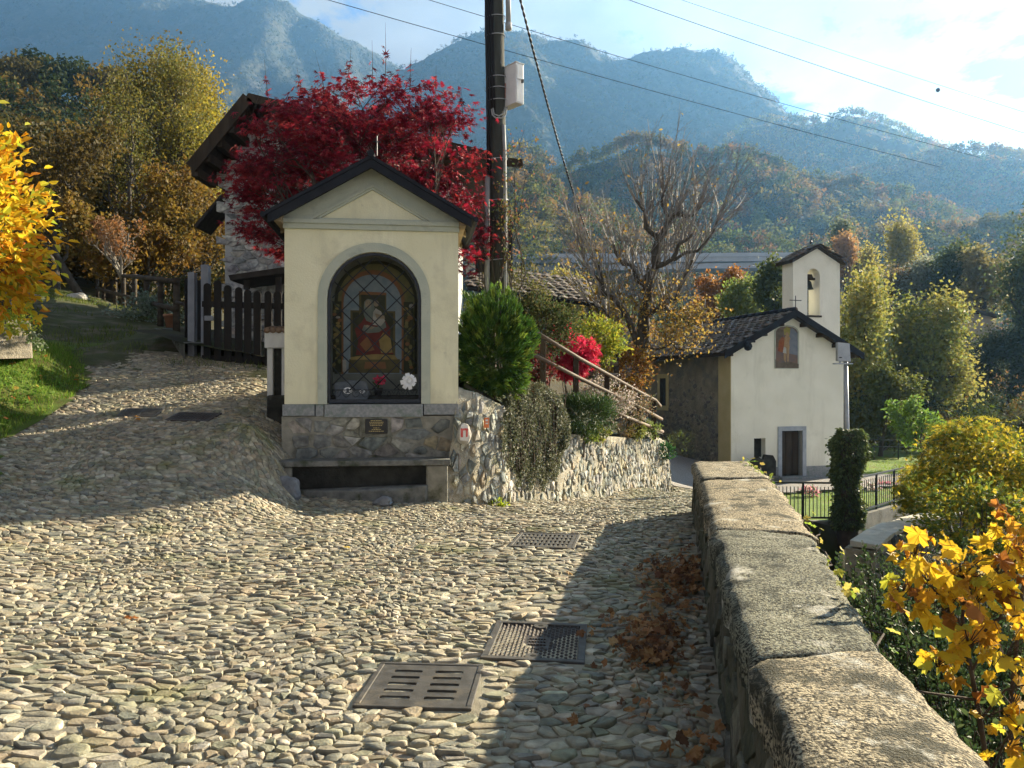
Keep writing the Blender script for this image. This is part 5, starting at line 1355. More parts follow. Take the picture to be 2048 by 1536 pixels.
# lower annex roof behind
mb = MB(); mb.box(.5, 3.8, DEPC + .01, DEPC + 3.2, 0, 3.5); mb.build('apse_wall', M_rough, CH)
mb = MB(); mb.prism([(-.25, 3.55), (2.1, 4.75), (4.5, 3.55), (4.5, 3.65), (2.1, 4.87), (-.25, 3.65)], DEPC + .02, DEPC + 3.6); ap_ = mb.build('apse_roof', M_hroof, CH)
tile_field(CH, Vector((2.1, DEPC + .25, 4.82)), axl, Vector((-2.35, 0, -1.2)).normalized(), Vector((-1.2, 0, 2.35)).normalized(), 8, 8, .42, .33, TCOL, rng, 20, world=False)
# side window
mb = MB(); wy, wz0, wz1, ww = 5.1, 2.45, 3.60, .62
for (y0, y1, z0, z1) in ((wy - .18, wy, wz0 - .2, wz1 + .18), (wy + ww, wy + ww + .18, wz0 - .2, wz1 + .18), (wy, wy + ww, wz1, wz1 + .18), (wy, wy + ww, wz0 - .2, wz0)):
    mb.box(-.05, .02, y0, y1, z0, z1)
wf = mb.build('window', M_ochre, CH, bevel=.008)
mb = MB(); mb.box(-.012, .015, wy, wy + ww, wz0, wz1); mb.build('pane', M_black, wf)
# bell gable
BX0, BX1, BY0, BY1 = 3.90, 6.04, 2.0, 2.72
bz_e, bz_a = 6.40 - CH0.z, 7.10 - CH0.z
ocx, orr = 4.83, .285
ozb, ozs = 4.30 - CH0.z, 5.88 - CH0.z
mb = MB(); arch_wall(mb, BX0, BX1, 0, bz_e, ocx, orr, ozs, ozb, BY0, BY1, 14); mb.prism([(BX0, bz_e), (BX1, bz_e), ((BX0 + BX1) / 2, bz_a - .12)], BY0, BY1); mb.build('bell_gable', M_chap, CH)
mb = MB(); bc = (BX0 + BX1) / 2; sb = (bz_a - .12 - bz_e) / (BX1 - bc)
for s in (-1, 1):
    xe_ = BX1 - bc + .18; p = [(bc, bz_a - .1), (bc + s * xe_, bz_a - .1 - sb * xe_), (bc + s * xe_, bz_a - sb * xe_), (bc, bz_a)]
    mb.prism(p[::-1] if s > 0 else p, BY0 - .22, BY1 + .22)
bgr = mb.build('bell_gable_roof', M_hroof, CH)
for s in (-1, 1):
    tile_field(CH, Vector((bc, BY0 - .10, bz_a)), axl, Vector((s * xe_, 0, -sb * xe_)).normalized(), Vector((s * sb, 0, 1)).normalized(), 3, 4, .38, .34, TCOL, rng, 12, world=False)
mb = MB(); mb.box(ocx - orr - .05, ocx + orr + .05, BY0 - .06, BY1 + .06, ozb - .06, ozb + .012); mb.build('bell_sill', M_hroof, CH)
M_bronze = material('old_bronze', (.030, .034, .03), (.05, .06, .05), 8, .5, .2, 30, metal=.7)
mb = MB(); zb_ = 5.38 - CH0.z; mb.lathe([(.21, 0), (.20, .03), (.165, .10), (.14, .22), (.12, .30), (.06, .36), (.02, .37)], (ocx + .0, (BY0 + BY1) / 2, zb_), 18); bl = mb.build('bell', M_bronze, CH, smooth=True)
mb = MB(); mb.box(ocx - orr, ocx + orr, (BY0 + BY1) / 2 - .06, (BY0 + BY1) / 2 + .06, zb_ + .38, zb_ + .46); mb.prism([(ocx - .2, zb_ + .46), (ocx + .2, zb_ + .46), (ocx + .14, zb_ + .60), (ocx - .14, zb_ + .60)], (BY0 + BY1) / 2 - .06, (BY0 + BY1) / 2 + .06); mb.build('bell_yoke', M_wood, CH)
def crossm(x, y, z, h, w, t_):
    mb = MB(); mb.tube([(x, y, z), (x, y, z + h)], t_, 6); mb.tube([(x - w / 2, y, z + h * .68), (x + w / 2, y, z + h * .68)], t_, 6); return mb
mb = crossm(W_ / 2 + .12, -.25, AP, .52, .48, .016); mb.build('gable_cross', M_iron, CH)
mb = crossm(bc, (BY0 + BY1) / 2, bz_a, .72, .24, .016); mb.lathe([(.03, 0), (.06, .06), (.03, .12)], (bc, (BY0 + BY1) / 2, bz_a + .12), 8); mb.build('bell_gable_cross', M_iron, CH)
# wall lamp
la, lz_ = cl(1478, 691); lm = thing('wall_lamp', 'dark globe lamp on a bracket under the chapel eave', 'lamp', CH.matrix_basis @ Vector((la, -.34, lz_ - .06)), rad(15))
mb = MB(); mb.tube([(0, .34, .17), (0, -.28, .17)], .022, 8); mb.tube([(-.05, -.24, .17), (.28, -.24, .17)], .03, 8); mb.build('bracket', M_iron, lm)
mb = MB(); mb.lathe([(.03, -.15), (.11, -.11), (.15, 0), (.13, .08), (.05, .16)], (0, -.24, 0), 14); mb.build('globe', M_roofdark, lm, smooth=True)
# dark pointed slabs standing by the facade
for px, w, h, lab in ((1496, .36, .78, 'dark pointed slate slab leaning by the chapel wall'), (1519, .34, .84, 'dark rounded slate slab below the small chapel niche')):
    a_, _ = cl(px, 930); hs = thing('headstone', lab, 'headstone', CH.matrix_basis @ Vector((a_, -.55, .05)), rad(15))
    mb = MB(); mb.prism([(-w, 0), (w, 0), (w, h * .55), (w * .55, h * .86), (.02, h), (-w * .6, h * .82), (-w, h * .5)] if px < 1500 else [(-w * .8, 0), (w * .8, 0), (w * .85, h * .7), (w * .5, h * .95), (-w * .5, h), (-w * .8, h * .75)], -.06, .06); mb.build('slab', M_black, hs, bevel=.02)
    mb = MB(); mb.box(-w - .05, w + .05, -.14, .14, -.1, .08); mb.build('base', M_slab, hs)

# ================================================================== floodlight post with ivy pillar
LP = thing('floodlight_post', 'grey lamp post with square floodlight rising from an ivy pillar by the chapel', 'lamp post', P(1695, 1055, 19.85), 0)
M_galv = material('galvanised', (.30, .33, .36), (.38, .41, .44), 6, .5, .1, 30, metal=.4)
mb = MB(); mb.tube([P(1696, 1055, 19.85), P(1694, 868, 19.85), P(1691, 715, 19.85)], [.06, .058, .05], 12); mb.build('pole', M_galv, LP, True, smooth=True)
mb = MB(); c = P(1685, 704, 19.8); mb.prism([(c.x - .16, c.z - .23), (c.x + .17, c.z - .25), (c.x + .14, c.z + .21), (c.x - .16, c.z + .24)], 19.70, 19.84); mb.build('floodlight', M_galv, LP, True, bevel=.012)
mb = MB(); mb.box(c.x - .20, c.x + .24, 19.74, 19.92, c.z - .31, c.z - .275); mb.tube([(c.x - .05, 19.86, c.z - .28), (c.x + .05, 19.86, c.z - .1)], .025, 6); mb.build('bracket', M_galv, LP, True)
mb = MB(); mb.lathe([(.02, 0), (.035, .0), (.035, .02)], (c.x - .09, 19.695, c.z - .15), 8); mb.build('sensor', M_iron, LP, True)

# ================================================================== metal railings round the lawn
M_rail3 = material('green_black_rail', (.012, .018, .016), (.022, .03, .026), 9, .5, .1, 40, spec=.4)
def railing(name, label, a, b, h, npost, nbar, rails=(1.0, .16), bar_r=.012):
    t_ = thing(name, label, 'railing', a)
    for k in range(npost + 1):
        p = a.lerp(b, k / npost); mb = MB(); mb.tube([p - Vector((0, 0, .2)), p + Vector((0, 0, h + .02))], .03, 8); mb.build('post', M_rail3, t_, True)
    for f in rails:
        mb = MB(); mb.bar(a + Vector((0, 0, h * f)), b + Vector((0, 0, h * f)), .045, .045); mb.build('rail', M_rail3, t_, True)
    for k in range(1, nbar):
        if (k * npost) % nbar:
            p = a.lerp(b, k / nbar); mb = MB(); mb.tube([p + Vector((0, 0, h * rails[1])), p + Vector((0, 0, h * rails[0] - .10 if len(rails) == 2 else h * rails[0]))], bar_r, 5); mb.build('baluster', M_rail3, t_, True)
    return t_
cA = P(1672, 1049, 19.95)
r1_ = railing('lawn_railing', 'black metal railing facing the bridge at the near edge of the lawn', P(1475, 1047, 20.0), cA, 1.05, 3, 26)
r2_ = railing('lawn_railing', 'black metal railing running back along the gully side of the lawn', cA + Vector((.02, .02, 0)), P(1850, 993, 24.6), 1.05, 5, 44)
r3_ = railing('far_railing', 'grey open railing with three bars at the far end of the lawn', P(1700, 922, 36.5), P(1990, 926, 36.5), 1.0, 6, 1, (1.0, .68, .08))
KB = thing('lawn_kerb_wall', 'dark concrete kerb wall holding the lawn above the gully', 'wall', P(1672, 1060, 19.8))
mb = MB()
for a, b in ((P(1420, 1052, 20.0), P(1672, 1052, 19.9)), (P(1672, 1052, 19.9), P(1880, 986, 25.4))):
    dr_ = (b - a); dr_.z = 0; dr_.normalize(); o_ = Vector((dr_.y, -dr_.x, 0))
    a_, b_ = Vector((a.x, a.y, -1.86)), Vector((b.x, b.y, -1.86)); dn_ = Vector((0, 0, -2.4))
    mb.add([a_ + o_ * .10, b_ + o_ * .10, b_ - o_ * .14, a_ - o_ * .14, a_ + o_ * .13 + dn_, b_ + o_ * .13 + dn_, b_ - o_ * .14 + dn_, a_ - o_ * .14 + dn_], [(0, 1, 2, 3), (0, 4, 5, 1), (2, 6, 7, 3), (1, 5, 6, 2), (0, 3, 7, 4)])
mb.build('kerb', M_conc, KB, True)

# stone wall across the gully with pale coping
GW = thing('gully_wall', 'curved rubble wall with pale flat coping in the gully below the lawn railing', 'stone wall', P(1800, 1150, 15), 0)
gpts = [P(1750, 1088, 13.6), P(1778, 1066, 14.3), P(1830, 1042, 16.0), P(1925, 1022, 18.6), P(2010, 1010, 20)]
gl = [0]
for k in range(1, 5): gl.append(gl[-1] + (gpts[k] - gpts[k - 1]).length)
GA = np.array([tuple(p) for p in gpts])
def gmap(V):
    s = np.clip(V[:, 0], 0, gl[-1]); b = np.stack([np.interp(s, gl, GA[:, k]) for k in range(3)], 1); e = np.stack([np.interp(s + .2, gl, GA[:, k]) - np.interp(s - .2, gl, GA[:, k]) for k in range(3)], 1)
    n_ = np.stack([e[:, 1], -e[:, 0], 0 * s], 1); n_ /= np.linalg.norm(n_, axis=1, keepdims=True)
    q = b + n_ * V[:, 2:3]; q[:, 2] = b[:, 2] - V[:, 1]; return q
sS = np.linspace(0, gl[-1], 40); G = []
for (zd, off) in ((3.0, .04), (.13, .0), (.13, -.5), (3.0, -.5)):
    G.append(gmap(np.stack([sS, 0 * sS + zd, 0 * sS + off], 1)))
V = np.concatenate(G); n = 40; q = np.arange(n - 1); Fq = [np.stack([k * n + q, k * n + q + 1, (k + 1) * n + q + 1, (k + 1) * n + q], 1) for k in range(3)]
V = np.concatenate([V, [G[0][0], G[1][0], G[2][0], G[3][0]]]); Fq.append(np.array([[160, 161, 162, 163]]))
link('mortar_core', np_mesh('mortar_core', V, Fq, None, False), M_wm2, GW, True)
rng = np.random.RandomState(81); cells = voronoi_cells(int(gl[-1] / .26), 10, rng, .9, .1); cells = [c for c in cells if .1 < c[2][0] * .26 < gl[-1] - .1 and .2 < c[2][1] * .2 < 1.9]
lay_stones(cells, .26, .20, .03, lambda c: rng.uniform(.05, .10), lambda V: gmap(np.stack([V[:, 0], V[:, 1], V[:, 2] + .03], 1)), lambda c, w: pick(rng, [(.16, .17, .18), (.22, .23, .23), (.12, .13, .14), (.28, .27, .25)], .2), rng, lambda w, e: e, 300, ('wall_stone', 'wall_stones'), M_wstone, GW, True, rough=.4)
M_pale = material('pale_coping', (.40, .38, .32), (.52, .50, .43), 5, .9, .5, 40)
k_ = 0
while k_ < 8:
    s0, s1 = gl[-1] * k_ / 8 + .01, gl[-1] * (k_ + 1) / 8 - .01; j1, j2, j3, j4 = rng.uniform(-.05, .05, 4); q = gmap(np.array([(s0, j1 * .6, .08 + j2), (s1, j3 * .6, .08 + j4), (s1, j2 * .6, -.42), (s0, j4 * .6, -.42), (s0, .10, .06 + j2), (s1, .10, .06 + j4), (s1, .10, -.42), (s0, .10, -.42)]))
    mb = MB(); mb.add(q, [(0, 1, 2, 3), (7, 6, 5, 4), (0, 4, 5, 1), (1, 5, 6, 2), (2, 6, 7, 3), (3, 7, 4, 0)]); mb.build('coping_slab', M_pale, GW, True, bevel=.015); k_ += 1

# ================================================================== viaduct and far buildings
dv = 215.0
VD = thing('viaduct', 'long grey concrete road viaduct crossing the valley behind the bare tree', 'viaduct', P(1300, 600, dv))
M_via = material('viaduct_concrete', (.30, .31, .33), (.38, .39, .41), .3, .9, .1, 2)
va, vb = P(930, 519, dv), P(1660, 514, dv + 25)
dirv = (vb - va).normalized(); nv = Vector((-dirv.y, dirv.x, 0))
mb = MB(); mb.bar(va + Vector((0, 0, -1.1)), vb + Vector((0, 0, -1.1)), 9, 1.3); mb.build('deck', M_via, VD, True)
mb = MB(); mb.bar(va - nv * 4.8 + Vector((0, 0, .1)), vb - nv * 4.8 + Vector((0, 0, .1)), .5, 1.1); mb.build('barrier', M_via, VD, True)
mb = MB()
for o_ in (-3, 0, 3): mb.bar(va + nv * o_ + Vector((0, 0, -3.2)), vb + nv * o_ + Vector((0, 0, -2.6)), .7, 1.6)
mb.build('girders', M_via, VD, True)
for px in (1082, 1265, 1448, 1600):
    f = (px - 930) / 730; c = va.lerp(vb, f); mb = MB(); mb.box(c.x - 1.3, c.x + 1.3, c.y - 2.6, c.y + 2.6, -8, c.z - 4.4); mb.box(c.x - 1.6, c.x + 1.6, c.y - 4.6, c.y + 4.6, c.z - 5.4, c.z - 4.3); mb.build('pier', M_via, VD, True)
FB = thing('hillside_house', 'distant blue grey house with a single dark window behind the bell gable', 'house', P(1690, 555, 120))
M_fb = material('far_house_wall', (.22, .23, .25), (.28, .29, .31), .5, .9)
mb = MB(); x0, x1 = X(1655, 120), X(1728, 120); mb.prism([(x0, Z(560, 120)), (x1, Z(560, 120)), (x1, Z(532, 120)), (X(1672, 120), Z(524, 120)), (x0, Z(524, 120))], 120, 127); mb.build('wall', M_fb, FB, True)
mb = MB(); mb.prism([(x0 - .4, Z(525, 120)), (X(1672, 120), Z(525, 120)), (x1 + .5, Z(533, 120)), (x1 + .5, Z(530, 120)), (X(1672, 120), Z(521, 120)), (x0 - .4, Z(521, 120))], 119.4, 127.5); mb.build('roof', M_hroof, FB, True)
mb = MB(); mb.box(X(1700, 120), X(1712, 120), 119.9, 119.99, Z(545, 120), Z(534, 120)); mb.build('window', M_black, FB, True)
FC = thing('stone_cottage', 'pale old cottage with square dark window half hidden among the valley trees', 'house', P(1920, 690, 70))
x0, x1 = X(1895, 70), X(1985, 70); mb = MB(); mb.prism([(x0, Z(720, 70)), (x1, Z(720, 70)), (x1, Z(634, 70)), (X(1930, 70), Z(622, 70)), (x0, Z(632, 70))], 70, 76); mb.build('wall', material('old_cottage_wall', (.25, .23, .19), (.32, .29, .24), 1, .95, .4, 6), FC, True)
mb = MB(); mb.box(X(1918, 70), X(1938, 70), 69.9, 69.99, Z(682, 70), Z(660, 70)); mb.build('window', M_black, FC, True)
mb = MB(); mb.prism([(x0 - .5, Z(634, 70)), (X(1930, 70), Z(623, 70)), (x1 + .4, Z(636, 70)), (x1 + .4, Z(631, 70)), (X(1930, 70), Z(617, 70)), (x0 - .5, Z(629, 70))], 69.4, 76.5); mb.build('roof', M_hroof, FC, True)
FD = thing('pointed_roof', 'small grey pointed roof peeping out of the trees above the cottage', 'turret', P(1925, 610, 85))
mb = MB(); c = P(1925, 612, 85); mb.lathe([(1.0, -3), (1.0, 0)], c, 4); mb.build('wall', M_fb, FD, True)
mb = MB(); mb.lathe([(1.25, 0), (.02, 1.9)], c, 4); mb.build('roof', material('pale_spire', (.34, .35, .36)), FD, True)

# ================================================================== left garden wall
LW = thing('garden_wall', 'grey lichened garden wall under the yellow shrub at the left edge', 'wall', P(30, 690, 11.2))
M_lw = material('lichened_wall', (.20, .18, .14), (.32, .29, .23), 6, .95, .9, 40, c3=(.10, .10, .07), scale3=2)
mb = MB(); a, b = P(-110, 640, 10.6), P(66, 640, 11.7); mb.add([P(-110, 720, 10.6), P(66, 716, 11.7), P(62, 642, 11.8), P(-110, 630, 10.75), P(-110, 720, 10.6) + Vector((-.3, .5, 0)), P(66, 716, 11.7) + Vector((-.35, .45, 0)), P(62, 642, 11.8) + Vector((-.3, .4, 0)), P(-110, 630, 10.75) + Vector((-.3, .4, 0))],
       [(0, 1, 2, 3), (1, 5, 6, 2), (3, 2, 6, 7), (4, 7, 6, 5), (0, 3, 7, 4)]); mb.build('wall_face', M_lw, LW, True, bevel=.03)
LW2 = thing('ruined_wall', 'short pale rubble wall end beyond the yellow shrub beside the path', 'wall', P(60, 600, 17))
mb = MB(); mb.add([P(10, 612, 16), P(82, 606, 18), P(82, 562, 18), P(10, 545, 16), P(-30, 612, 19), P(50, 606, 20.5), P(50, 562, 20.5), P(-30, 545, 19)], [(0, 1, 2, 3), (1, 5, 6, 2), (3, 2, 6, 7), (4, 7, 6, 5)]); mb.build('mortar_core', M_lw, LW2, True)
rng = np.random.RandomState(91); cells = voronoi_cells(9, 5, rng, .9, .05)
A0, A1, A3 = [np.array(P(*q)) for q in ((12, 612, 15.97), (82, 606, 17.97), (12, 547, 15.97))]
def lmap(V):
    u = np.clip(V[:, 0] / 2.3, 0, 1)[:, None]; v = np.clip(V[:, 1] / .68, 0, 1)[:, None]; return A0 + (A1 - A0) * u + (A3 - A0) * v * (1 - .3 * u) + np.array([.6, -.75, 0]) * V[:, 2:3]
cells = [c for c in cells if 0 <= c[2][0] * .26 < 2.3 and 0 <= c[2][1] * .14 < .68]
lay_stones(cells, .26, .14, .015, lambda c: rng.uniform(.03, .06), lmap, lambda c, w: pick(rng, rcols, .15), rng, lambda w, e: e, 300, ('wall_stone', 'wall_stones'), M_wstone, LW2, True)
# ================================================================== trees and plants
M_leaf = material('leaf', (1, 1, 1), rough=.6, attr=True, transl=.50, spec=.25)
M_leafdark = material('evergreen_leaf', (1, 1, 1), rough=.55, attr=True, transl=.30, spec=.3)
M_bark = material('bark', (.045, .038, .030), (.085, .075, .06), 8, .95, .8, 40, stretch=(1, 1, .3))
M_barkpale = material('pale_bark', (.20, .18, .15), (.30, .28, .24), 8, .9, .6, 40, stretch=(1, 1, .3))
M_twig = material('dark_twig', (.05, .035, .028), (.08, .06, .045), 9, .9, .3, 40)

def scale_branches(br, base, h, w=None):
    allp = np.array([tuple(p) for pts, rr, lv in br for p in pts]); b = np.array(base)
    sz_ = h / (allp[:, 2].max() - b[2]); sx_ = sz_
    if w: sx_ = w / max(np.abs(allp[:, 0] - b[0]).max(), 1e-3)
    out = []
    for pts, rr, lv in br:
        out.append(([Vector((b[0] + (p.x - b[0]) * sx_, b[1] + (p.y - b[1]) * sx_, b[2] + (p.z - b[2]) * sz_)) for p in pts], rr, lv))
    return out
def tree(name, label, cat, base, h, r0, cols, nleaf, leaf, rng, w=None, levels=3, nch=(7, 5, 4), spread=(42, 45, 45), up=.22, shrink=.5, wts=None, group=None, mat=None, bark=None, start=.25, wob=.12, lean=(0, 0, 1), tmplk='rhomb', spreadl=.55, minl=2, var=.25, trunks=1, droop=-.2, sidesn=(8, 5, 4, 3), nobj=0):
    t_ = thing(name, label, cat, base, 0, group)
    br = []
    for k in range(trunks):
        d = Vector(lean) if trunks == 1 else Vector((rng.uniform(-.35, .35), rng.uniform(-.35, .35), 1))
        br += grow(base, d, h * .8, r0 * (1 if trunks == 1 else rng.uniform(.6, 1)), levels, rng, nch, spread, shrink, up, wob, 8, .25, start)
    br = scale_branches(br, base, h, w)
    branch_mesh('trunk', [b for b in br if b[2] == 0], bark or M_bark, t_, sides=sidesn)
    branch_mesh('limbs', [b for b in br if b[2] > 0], bark or M_bark, t_, sides=sidesn)
    if nleaf:
        tp, td = tips_of(br, minl); i = rng.randint(len(tp), size=nleaf)
        pos = tp[i] + rng.normal(size=(nleaf, 3)) * spreadl * (h / 12)
        ax = td[i] * .6 + rand_unit(rng, nleaf) * .8 + np.array((0, 0, droop))
        # light or dark by bunch, not by height: each bunch of twigs has its own colour
        bc = palette(rng, 40, cols, wts, .15); bi = (i * 40 // len(tp)); col = bc[bi] * .5 + palette(rng, nleaf, cols, wts, var) * .5
        s = leaf * rng.uniform(.6, 1.35, nleaf)
        leaf_mesh('crown', tmplk, pos, ax, s, col, mat or M_leaf, t_, True, rng)
    return t_, br

def bush(name, label, cat, c, r, cols, n, leaf, rng, tk='rhomb', mat=None, wts=None, nclump=28, shell=.55, spread=.2, stems=7, axis_up=.3, kids=True, group=None, base_z=None, nobj=0, out_axis=.8, partname='foliage', var=.2, curl=0):
    c = np.array(c, float); bz = base_z if base_z is not None else c[2] - r[2]
    t_ = thing(name, label, cat, (c[0], c[1], bz), 0, group)
    pos, q = clump_points(rng, n, c, r, nclump, shell, spread)
    keep = pos[:, 2] > bz - .05; pos, q = pos[keep], q[keep]; n = len(pos)
    qn = q / np.maximum(np.linalg.norm(q, axis=1, keepdims=True), .05)
    ax = qn * out_axis + rand_unit(rng, n) * .8 + np.array((0, 0, axis_up)); nrm = qn * .5 + np.array((0, 0, .8)) + rand_unit(rng, n) * .6
    col = palette(rng, n, cols, wts, var); s = leaf * rng.uniform(.65, 1.3, n)
    if stems:
        mb = MB()
        for k in range(stems):
            e = c + np.array(r) * rand_unit(rng, 1)[0] * .75; e[2] = max(e[2], bz + .3 * r[2])
            a = np.array((c[0] + rng.uniform(-.2, .2) * r[0], c[1] + rng.uniform(-.2, .2) * r[1], bz - .1)); m = (a + e) / 2 + rng.uniform(-.1, .1, 3) * np.array(r) + (0, 0, .12 * r[2])
            mb.tube([a, m, e], [.022 * max(r), .014 * max(r), .004 * max(r)], 5)
        mb.build('stems', M_twig, t_, True, smooth=True)
    if nobj:
        dist = np.linalg.norm(pos - np.array((0, 0, EYE)), axis=1); px = 1024 + pos[:, 0] / pos[:, 1] * F; vis = (px > -20) & (px < 2068) & ((768 - (pos[:, 2] - EYE) / pos[:, 1] * F) < 1550)
        order = np.argsort(np.where(vis, (dist - np.array(r).mean() * .6 * (q * q).sum(1)) / s, 1e6)); a, b = order[:nobj], order[nobj:]
        leaf_objects('leaf', tk, pos[a], ax[a], s[a], col[a], mat or M_leaf, t_, rng, nrm[a], curl)
        if len(b): leaf_mesh('leaves', tk, pos[b], ax[b], s[b], col[b], mat or M_leaf, t_, True, rng, nrm[b], 'stuff', curl)
    else:
        leaf_mesh(partname, tk, pos, ax, s, col, mat or M_leaf, t_, True, rng, nrm, None, curl)
    return t_

rng = np.random.RandomState(101)
YEL = [(.62, .40, .022), (.72, .52, .035), (.64, .31, .018), (.48, .46, .04), (.30, .36, .04), (.56, .21, .02)]
# ---- left: yellow shrub over the garden wall
c = P(-70, 462, 8.2)
bush('yellow_shrub', 'bright yellow autumn shrub with large pointed leaves at the left edge above the wall', 'shrub', c, (.70, .65, 1.0), YEL, 4200, .10, rng, 'oval', wts=(4, 4, 3, 2, 1.2, 1.2), nclump=60, shell=.5, spread=.17, stems=14, axis_up=-.05, nobj=300, base_z=c.z - 1.0, out_axis=.9, curl=.6)
bush('creeping_shrub', 'yellow green low plant spilling over the end of the left garden wall', 'shrub', P(38, 645, 11.4), (.25, .25, .2), [(.40, .42, .05), (.30, .36, .04)], 700, .045, rng, 'oval', stems=0)
# trailing ivy at the wall end
tp = thing('trailing_ivy', 'pale variegated ivy trailing from the left wall down to the grass', 'ivy', P(62, 650, 11.5)); n = 260
f = rng.uniform(0, 1, n); pos = np.array([tuple(P(40 + 45 * a, 640 + 55 * a, 11.45)) for a in f]) + rng.normal(size=(n, 3)) * (.05, .05, .05)
leaf_mesh('foliage', 'oval', pos, rand_unit(rng, n) + (0, -.5, -.5), .05 * rng.uniform(.7, 1.3, n), palette(rng, n, [(.35, .40, .28), (.20, .28, .10)]), M_leaf, tp, True, rng)
# grass blades
def grass(name, n, xy, zf, h, cols, rng, mat=None, parent=None):
    pos = np.concatenate([xy, zf(xy[:, 0], xy[:, 1])[:, None]], 1); n = len(pos)
    ax = rand_unit(rng, n) * .45 + np.array((0, 0, 1)); return leaf_mesh(name, 'blade', pos, ax, h * rng.uniform(.5, 1.4, n), palette(rng, n, cols), mat or M_leaf, parent, False, rng, None, 'stuff')
n = 46000; xy = np.stack([rng.uniform(-10.5, -6.3, n), rng.uniform(8.5, 14.6, n)], 1)
e = interp_line(left_line, xy[:, 1], 1, 0) - xy[:, 0]; xy = xy[(e > -.12 + .2 * (fbm(xy[:, 0], xy[:, 1], 3, 2) - .5)) & (e < 2.2)]
grass('grass', 0, xy, lambda a, b: bank_z(a, b) - .01, .085, [(.15, .28, .028), (.20, .34, .04), (.10, .20, .025), (.27, .31, .06)], rng)
# broad clover-like leaves in the verge
n = 5000; xy = np.stack([rng.uniform(-9, -6.3, n), rng.uniform(9, 12, n)], 1); e = interp_line(left_line, xy[:, 1], 1, 0) - xy[:, 0]; xy = xy[e > .03]
pos = np.concatenate([xy, bank_z(xy[:, 0], xy[:, 1])[:, None] + rng.uniform(.01, .08, (len(xy), 1))], 1)
leaf_mesh('ground_cover', 'oval', pos, rand_unit(rng, len(pos)) * (1, 1, .3), .05 * rng.uniform(.6, 1.3, len(pos)), palette(rng, len(pos), [(.10, .22, .03), (.16, .28, .05)]), M_leaf, None, False, rng, np.tile((0, 0, 1.), (len(pos), 1)), 'stuff')
n = 60000; xy = np.stack([rng.uniform(-20, -4.5, n), rng.uniform(14, 32, n)], 1); c_ = np.interp(xy[:, 1], [13.6, 16, 20, 31, 45], [-6.1, -8, -11.2, -19, -27])
xy = xy[(np.abs(xy[:, 0] - c_) < 2.5) & (fbm(xy[:, 0], xy[:, 1], .8, 3, 3) > .48)]
grass('path_grass', 0, xy, lambda a, b: road(a, b) + .0, .10, [(.10, .15, .02), (.16, .19, .03), (.07, .10, .02)], rng)
n = 30000; xy = np.stack([rng.uniform(6.4, 20, n), rng.uniform(20, 37, n)], 1); xy = xy[lawn_ok(xy[:, 0], xy[:, 1]) & (xy[:, 0] / xy[:, 1] > .3) & (xy[:, 0] / xy[:, 1] < .58)]
xy = xy[~((xy[:, 1] > np.interp(xy[:, 0], [4, 6.6, 7, 9, 12.5, 16], [19.8, 21, 24.6, 25.0, 26.4, 27.6])) & (xy[:, 1] < 30) & (xy[:, 0] < 16.5))]
grass('lawn_grass', 0, xy, lambda a, b: -1.92 + 0 * a, .085, [(.17, .28, .03), (.22, .31, .045), (.13, .22, .03)], rng)

# ---- left wood
ASHC = [(.12, .12, .028), (.19, .155, .03), (.085, .09, .026), (.24, .18, .034), (.16, .165, .04)]
YWC = [(.32, .27, .035), (.40, .30, .035), (.24, .23, .04), (.19, .18, .035)]
tree('ash_tree', 'tall olive brown thinning tree with many upright limbs, the tallest of the left wood', 'tree', P(222, 596, 38), Z(26, 38) - Z(596, 38), .30, ASHC, 17000, .135, rng, w=4.4, nch=(13, 7, 5), up=.30, shrink=.44, start=.18, spread=(34, 38, 42), spreadl=.42)
tree('yellow_tree', 'yellow green broad tree touching the stone house roof', 'tree', P(405, 600, 44), Z(112, 44) - Z(600, 44), .26, YWC, 18000, .18, rng, w=4.0, nch=(12, 6, 5), up=.28, shrink=.46, start=.15, spread=(38, 40, 42), spreadl=.5)
tree('ochre_tree', 'ochre leaved tree between the tallest tree and the yellow tree', 'tree', P(320, 600, 48), Z(130, 48) - Z(600, 48), .24, [(.20, .13, .022), (.13, .10, .02), (.10, .09, .02)], 14000, .19, rng, w=4.0, nch=(11, 6, 5), up=.28, shrink=.46, start=.12, spreadl=.5)
tree('dark_tree', 'dark half bare tree at the left behind the yellow shrub', 'tree', P(110, 600, 34), Z(250, 34) - Z(600, 34), .22, [(.06, .055, .018), (.10, .07, .018), (.04, .045, .015)], 5000, .19, rng, w=3.4, nch=(11, 6, 4), up=.2, shrink=.5, start=.1, spreadl=.5)
tree('grey_tree', 'leaning grey stemmed tree left of the tallest tree', 'tree', P(165, 598, 29), Z(240, 29) - Z(598, 29), .16, [(.08, .06, .02), (.12, .085, .02)], 4500, .17, rng, w=3.0, nch=(10, 6, 4), up=.25, start=.2, lean=(-.2, 0, 1), spreadl=.5)
for k, (px, d, ty, lab) in enumerate(((330, 31, 330, 'rusty leaved small tree beside the gate'), (395, 33, 350, 'golden brown small tree against the house corner'), (290, 26, 395, 'thin russet thicket tree behind the rail fence'))):
    tree('thicket_tree', lab, 'tree', P(px, 600, d), Z(ty, d) - Z(600, d), .12, [(.16, .085, .020), (.20, .13, .022), (.10, .08, .02)], 6500, .15, rng, w=2.6, nch=(10, 6, 4), up=.2, start=.08, spreadl=.55, trunks=2)
tb, br = tree('bare_shrub', 'pale bare stemmed shrub with orange twig tips beyond the rail fence', 'shrub', P(243, 560, 24), Z(438, 24) - Z(560, 24), .055, [(.30, .14, .05), (.22, .12, .05)], 1500, .085, rng, w=.95, levels=3, nch=(7, 5, 4), up=.35, start=.15, trunks=4, bark=M_barkpale, spreadl=.4, minl=3)
